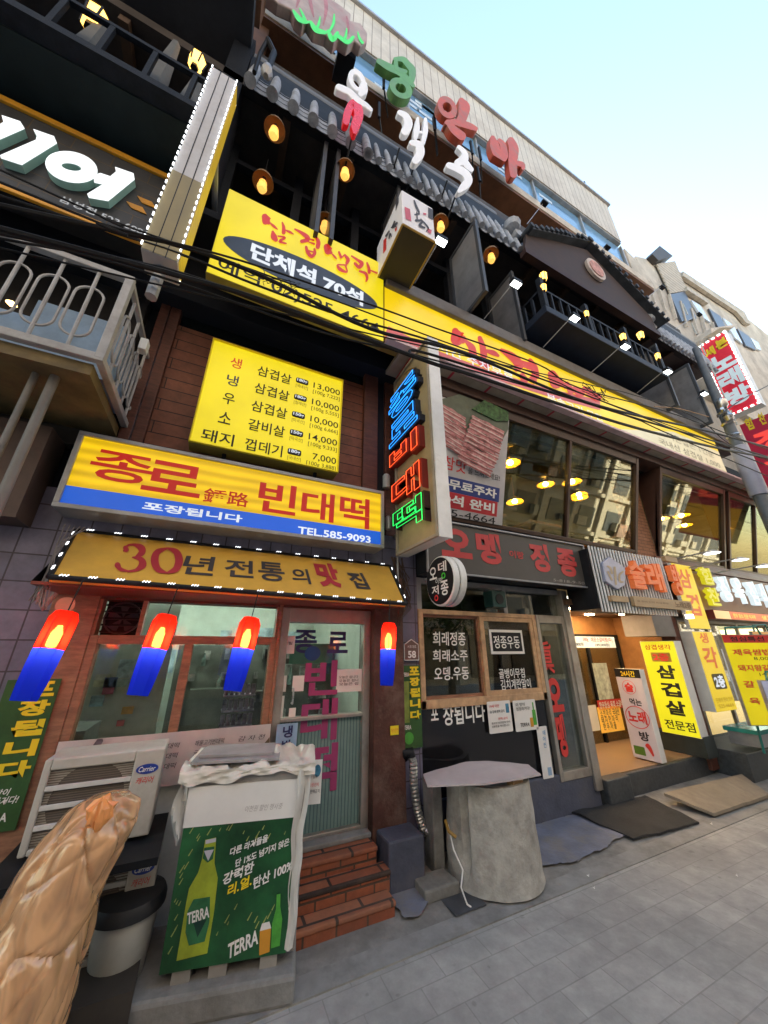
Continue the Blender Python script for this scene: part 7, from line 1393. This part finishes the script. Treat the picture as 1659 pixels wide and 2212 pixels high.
ci = [(q[0] + w_ * .45 + w_ * .25 * math.cos(a), q[3] - h * .215 + h * .08 * math.sin(a), .004) for a in [2 * math.pi * k / 24 for k in range(25)]]; b.tube(ci, .003, 5, cap=False); t.part("red_lettering", b, m_red)
b = Mb(fr); b.text("먹는", q[0] + w_ * .35, q[3] - h * .42, q[2] - w_ * .2, q[3] - h * .34, bold=.03); b.text("방", q[0] + w_ * .42, q[3] - h * .8, q[2] - w_ * .22, q[3] - h * .7, bold=.03); t.part("black_lettering", b, m_ink); b = Mb(fr); b.rrect(q[0] + w_ * .1, q[1] + h * .04, q[0] + w_ * .5, q[1] + h * .13, .01, .001, .004); t.part("green_tag", b, mat("green_tag", (.08, .2, .03), .5)); b = Mb(fr); b.brush('N', [[(770, 1625, 30), (790, 1650, 26), (815, 1700, 14)]]); t.part("microphone_print", b, m_red); t.done()
# vertical yellow pillar sign
fr = FY(3.2)
t = Thing("pillar_sign", "tall two part yellow pillar sign with red brush letters beside the entrance", "pillar sign")
q1 = fr.box('R3', 365, 830, 600, 1540); X0, X1 = 7.09, 7.72
za, zb, zc = fr.loc('R3', 280, 240)[1], fr.loc('R3', 450, 820)[1], fr.loc('R3', 690, 1535)[1]
b = Mb(fr); b.box(X0, X1, zb + .02, za, -.06, -.004); b.box(X0, X1, zc, zb - .02, -.2, -.004); t.part("casing", b, m_white, bevel=.006)
b = Mb(fr); b.box(X0 + .005, X1 - .005, zb + .025, za - .005, -.003, 0); b.box(X0 + .005, X1 - .005, zc + .005, zb - .025, -.003, 0); t.part("face", b, lit_sign("pillar_yellow", (.95, .66, .01), .8))
b = Mb(fr); w_ = X1 - X0
b.text("삼", X0 + .1, za - .42, X1 - .12, za - .08, bold=.03, shear=.1); b.text("겹", X0 + .12, za - .88, X1 - .1, za - .52, bold=.03, shear=.1); b.text("생", X0 + .16, zb - .2, X1 - .2, zb - .04, bold=.03); b.text("각", X0 + .1, zb - .58, X1 - .1, zb - .26, bold=.03, shear=.1); t.part("red_lettering", b, lit_sign("brick_orange_letter", (.8, .12, .01), .7))
b = Mb(fr); b.rrect(X0 + .17, zb - .88, X1 - .1, zb - .66, .03, .001, .004); t.part("brown_plate", b, mat("olive_brown_plate", (.14, .1, .02), .5)); b = Mb(fr); b.text("2층", X0 + .2, zb - .86, X1 - .13, zb - .68, z=.006, bold=.04); t.part("white_lettering", b, m_whiteface); b = Mb(fr); b.text("단체석 완비 70석", X0 + .08, zc + .12, X1 - .05, zc + .19, bold=0); b.text("525-4664", X0 + .1, zc + .05, X1 - .08, zc + .1, bold=0); t.part("small_lettering", b, mat("brown_small_ink", (.3, .17, .02), .6)); t.done()
# butcher restaurant letters
fr = FY(3.22)
t = Thing("butcher_letter_sign", "raised yellow and blazing white block letters over the butcher restaurant", "letter sign")
b = Mb(fr); b.textpx("힘", 'R3', 390, 262, 535, 425, z=0, bold=.03, ext=.07); b.textpx("찬", 'R3', 450, 440, 605, 610, z=0, bold=.03, ext=.07); t.part("yellow_letter", b, lit_sign("yellow_letter_glow", (.9, .8, .02), .7))
b = Mb(fr)
for ch, x0, y0, x1, y1 in (("정", 540, 335, 710, 575), ("육", 685, 355, 835, 590), ("점", 800, 385, 950, 605), ("식", 900, 405, 1035, 620)): b.textpx(ch, 'R3', x0, y0, x1, y1, z=0, bold=.03, ext=.07)
x = fr.loc('R3', 1042, 500)[0]; b.text("당", x, fr.loc('R3', 1044, 625)[1], x + .75, fr.loc('R3', 1044, 415)[1], z=0, bold=.03, ext=.07); t.part("white_letter", b, lit_sign("blazing_white_letter", (.8, .92, .96), .9))
b = Mb(fr); b.box(7.72, 14, 2.38, 3.03, -.2, -.04); t.part("backing_board", b, mat("copper_board", (.3, .15, .08), .5, var=.12)); t.done()
fr = FY(3.15); t = Thing("orange_strip_sign", "thin glowing orange strip sign under the butcher restaurant letters", "strip sign"); x0 = fr.loc('R3', 555, 630)[0]; z1_, z0_ = fr.loc('R3', 600, 640)[1], fr.loc('R3', 600, 720)[1]
b = Mb(fr); b.box(x0, 13, z0_, z1_, -.3, -.004); t.part("casing", b, mat("dark_red_casing", (.15, .02, .015), .5)); b = Mb(fr); b.box(x0 + .01, x0 + .55, z0_ + .01, z1_ - .01, -.003, 0); t.part("cream_face", b, lit_sign("cream_orange", (1, .6, .25), .9)); b = Mb(fr); b.box(x0 + .56, 12.9, z0_ + .01, z1_ - .01, -.003, 0); t.part("face", b, lit_sign("orange_red_face", (.85, .12, .01), .8)); b = Mb(fr); b.text("한우 암소 전문 직거래", x0 + .65, z0_ + .04, x0 + 1.5, z1_ - .04, bold=.03); b.text("생고기", x0 + 1.75, z0_ + .04, x0 + 2.4, z1_ - .04, bold=.03); t.part("lettering", b, lit_sign("yellow_glow_text", (1, .7, .08), .9)); t.done()
# gooseneck lamps
for k, (x, y, lab) in enumerate(((550, 140, "first"), (800, 200, "second"), (1012, 256, "third"))):
    p = atY('R3', x, y, 2.5); t = Thing("gooseneck_lamp", lab + " white disc lamp from the left on long arms above the butcher restaurant letters", "lamp", "arm lamps above the butcher restaurant")
    b = Mb(); b.lathe([(.02, .05), (.06, .035), (.11, .005), (.11, .0)], p, 18, cap=False); t.part("shade", b, m_white, smooth=True); b = Mb(); b.lathe([(.095, .0), (.095, .004)], p, 18); t.part("lens", b, lamp("cool_lamp_lens", (.9, 1, 1), 7)); b = Mb(); b.bar((p.x, p.y, p.z + .04), (p.x - .05, 3.28, p.z + .0), .012, 6); t.part("arm", b, m_grey); t.done()
# leaning yellow menu boards
def board(o, ang, w_, h, label, rows, head, face):
    fr = Fr(o, (math.cos(R(ang)), math.sin(R(ang)), 0), (0, 0, 1)); t = Thing("standing_menu_board", label, "menu board", "menu boards before the butcher restaurant")
    b = Mb(fr); b.box(0, w_, 0, h, -.05, -.004); t.part("casing", b, m_grey); b = Mb(fr); b.box(.01, w_ - .01, .01, h - .01, -.003, 0); t.part("face", b, face)
    if head: b = Mb(fr); b.box(.01, w_ - .01, h - .12, h - .01, .001, .004); t.part("red_head", b, m_red); b = Mb(fr); b.text("점심특선", w_ * .15, h - .1, w_ * .85, h - .03, z=.006, bold=.02); t.part("head_lettering", b, m_ink)
    b = Mb(fr); b2 = Mb(fr); n = len(rows)
    for k, (a, c) in enumerate(rows): z = h - .3 - k * (h - .35) / n; b.text(a, w_ * .12, z, w_ * .9, z + .09, bold=.03); b2.text(c, w_ * .5, z - .07, w_ * .88, z - .02, bold=0)
    t.part("red_lettering", b, m_red); t.part("price_lettering", b2, m_ink); b = Mb(fr); b.tube([(.12, h - .01, -.03), (.14, h + .1, -.03), (w_ - .14, h + .12, -.03), (w_ - .1, h - .01, -.03)], .014, 8); t.part("handle", b, mat("teal_pipe", (.03, .2, .18), .4), smooth=True)
    for lx in (.2, .8): t.part("leg", Mb(fr).bar((w_ * lx, -.35, -.1), (w_ * lx, .1, -.06), .015), mat("teal_pipe", (.03, .2, .18), .4), smooth=True)
    t.done()
p1 = atY('R3', 615, 835, 2.85); p2 = atY('R3', 870, 800, 2.55)
p0 = atY('R3', 930, 1665, 2.85)
board((p1.x, 2.85, .72), math.degrees(math.atan2(-.35, .8)), .78, 1.22, "yellow standing menu board with a red head and red dish names before the butcher restaurant", (("제육쌈밥", "8,000"), ("돼지왕갈비", "14,000"), ("갈 비 탕", "13,000"), ("육 개 장", "8,000")), True, lit_sign("board_yellow", (.9, .72, .01), .72))
board((8.6, 3.0, .72), -10, .6, 1.3, "orange standing menu board behind the yellow menu board", (("생갈비", "25,000"), ("육회", "20,000")), False, lit_sign("board_orange", (.85, .42, .12), .6))
pq = atY('R3', 945, 1180, 2.4); board((pq.x, 2.4, .5), -25, .7, .85, "lilac white notice stand in front of the yellow menu board", (("냉면", "9,000"), ("된장찌개", "7,000")), False, mat("lilac_board", (.42, .44, .58), .5, emit=.2))
fr = FY(3.3); q = fr.box('R3', 640, 985, 790, 1435); t = Thing("price_sheet", "white price sheet full of small print behind the yellow menu board", "price list"); b = Mb(fr); b.box(q[0] - .05, q[2] + .15, q[1], q[3], -.005, 0); t.part("sheet", b, mat("lit_price_sheet", (.6, .63, .64), .6, emit=.15)); b = Mb(fr)
for k in range(12): b.text(("한우등심 1인분", "차돌박이 200g", "육사시미", "소갈비살")[k % 4], q[0], q[3] - .08 - k * (q[3] - q[1]) / 13.5, q[2] + .08, q[3] - .045 - k * (q[3] - q[1]) / 13.5, bold=0)
t.part("lettering", b, mat("grey_ink", (.2, .19, .17))); t.done()
t = Thing("glass_tank_table", "low counter with a teal glass top on the granite plinth at the right edge", "counter"); b = Mb(); p = atY('R3', 900, 1700, 2.95); b.box(p.x, p.x + 1.6, 2.9, 3.25, .42, p.z - .06); t.part("base", b, m_grey); b = Mb(); b.box(p.x - .03, p.x + 1.65, 2.87, 3.28, p.z - .055, p.z); t.part("top", b, mat("teal_glass_edge", (.05, .3, .26), .2)); t.done()

# ------------------------------------------------------------------ the other side of the street (seen in the window glass)
t = Thing("opposite_building", "plain tan building across the street, mirrored in the shop glass", "building")
b = Mb(); b.box(-22, 40, -15, -9, 0, 17); t.part("wall", b, mat("sunlit_tan_render", (.55, .47, .38), .8, var=.12, dirt=(.3, .25, .2), damt=.4))
b = Mb(); g_ = Mb()
for k in range(22):
    for j in range(5): x = -21 + k * 2.8; z = 3.2 + j * 2.7; b.box(x, x + 1.5, -9.0, -8.95, z, z + 1.4)
pil = Mb(); sg = Mb(); sg2 = Mb(); random.seed(17)
for k in range(23): pil.box(-21.9 + k * 2.8, -21.55 + k * 2.8, -9, -8.75, 0, 17)
for j in range(6): pil.box(-22, 40, -9, -8.8, 2.7 + j * 2.7, 2.95 + j * 2.7)
for k in range(60): x = -20 + random.random() * 55; z = 3.1 + random.choice((0, 2.7, 5.4, 8.1)); pil.box(x, x + random.uniform(.3, .9), -9, -8.6, z + .2, z + random.uniform(.6, 1.1))
for k in range(30): x = -20 + random.random() * 55; z = random.uniform(2.4, 9); (sg if k % 2 else sg2).box(x, x + random.uniform(.5, 2.2), -8.74, -8.5, z, z + random.uniform(.4, 1.6))
t.part("pilaster", pil, mat("sunlit_tan_render", (.55, .47, .38))); t.part("shop_panel", sg, mat("faded_sign_panels", (.4, .25, .2), .6, var=.8, scale=1.5)); t.part("shop_panel", sg2, mat("dark_sign_panels", (.08, .1, .13), .6, var=.8, scale=1.5))
wn = t.part("window", b, mat("dim_window_glass", (.07, .08, .1)))
for k in range(22): g_.box(-21 + k * 2.8, -18.8 + k * 2.8, -9.0, -8.9, .3, 2.4)
t.part("shopfront", g_, mat("dim_shopfront", (.1, .08, .06), .4, var=.5, scale=1)); t.done()

# street trees over there, mirrored in the bar window
t = Thing("street_tree", "leafy street tree across the road, mirrored in the bar window", "tree")
b = Mb(); b.tube([(9.2, -6, 0), (9.25, -6, 1.6), (9.2, -6.1, 3.2)], [.16, .12, .07], 10)
for k in range(7): a = k * .9; b.tube([(9.22, -6.05, 2 + k * .2), (9.22 + .9 * math.cos(a), -6.05 + .9 * math.sin(a), 2.9 + k * .25)], [.05, .015], 6)
t.part("trunk", b, mat("tree_bark", (.1, .075, .055), .9, var=.3, bump=.5))
b = Mb(); random.seed(9)
for k in range(2600):
    c_ = random.choice(((8.6, -6.2, 2.6), (9.8, -5.9, 3.0), (9.2, -6.4, 3.9), (8.9, -5.5, 3.4), (9.9, -6.6, 3.8))); d = Vector((random.gauss(0, 1), random.gauss(0, 1), random.gauss(0, .8))); d = d.normalized() * random.uniform(.3, 1) ** .5 * .85
    p = Vector(c_) + d; n1 = Vector(noise.noise_vector(p * 9 + Vector((k, 0, 0)))).normalized() * .09; n2 = n1.cross(Vector((random.random(), random.random(), 1))).normalized() * .05; b.add([tuple(p - n1), tuple(p + n2), tuple(p + n1), tuple(p - n2)], [(0, 1, 2, 3)])
t.part("crown", b, mat("fresh_leaves", (.07, .12, .03), .6, var=.5, scale=2)); t.done((9.2, -6, 0))
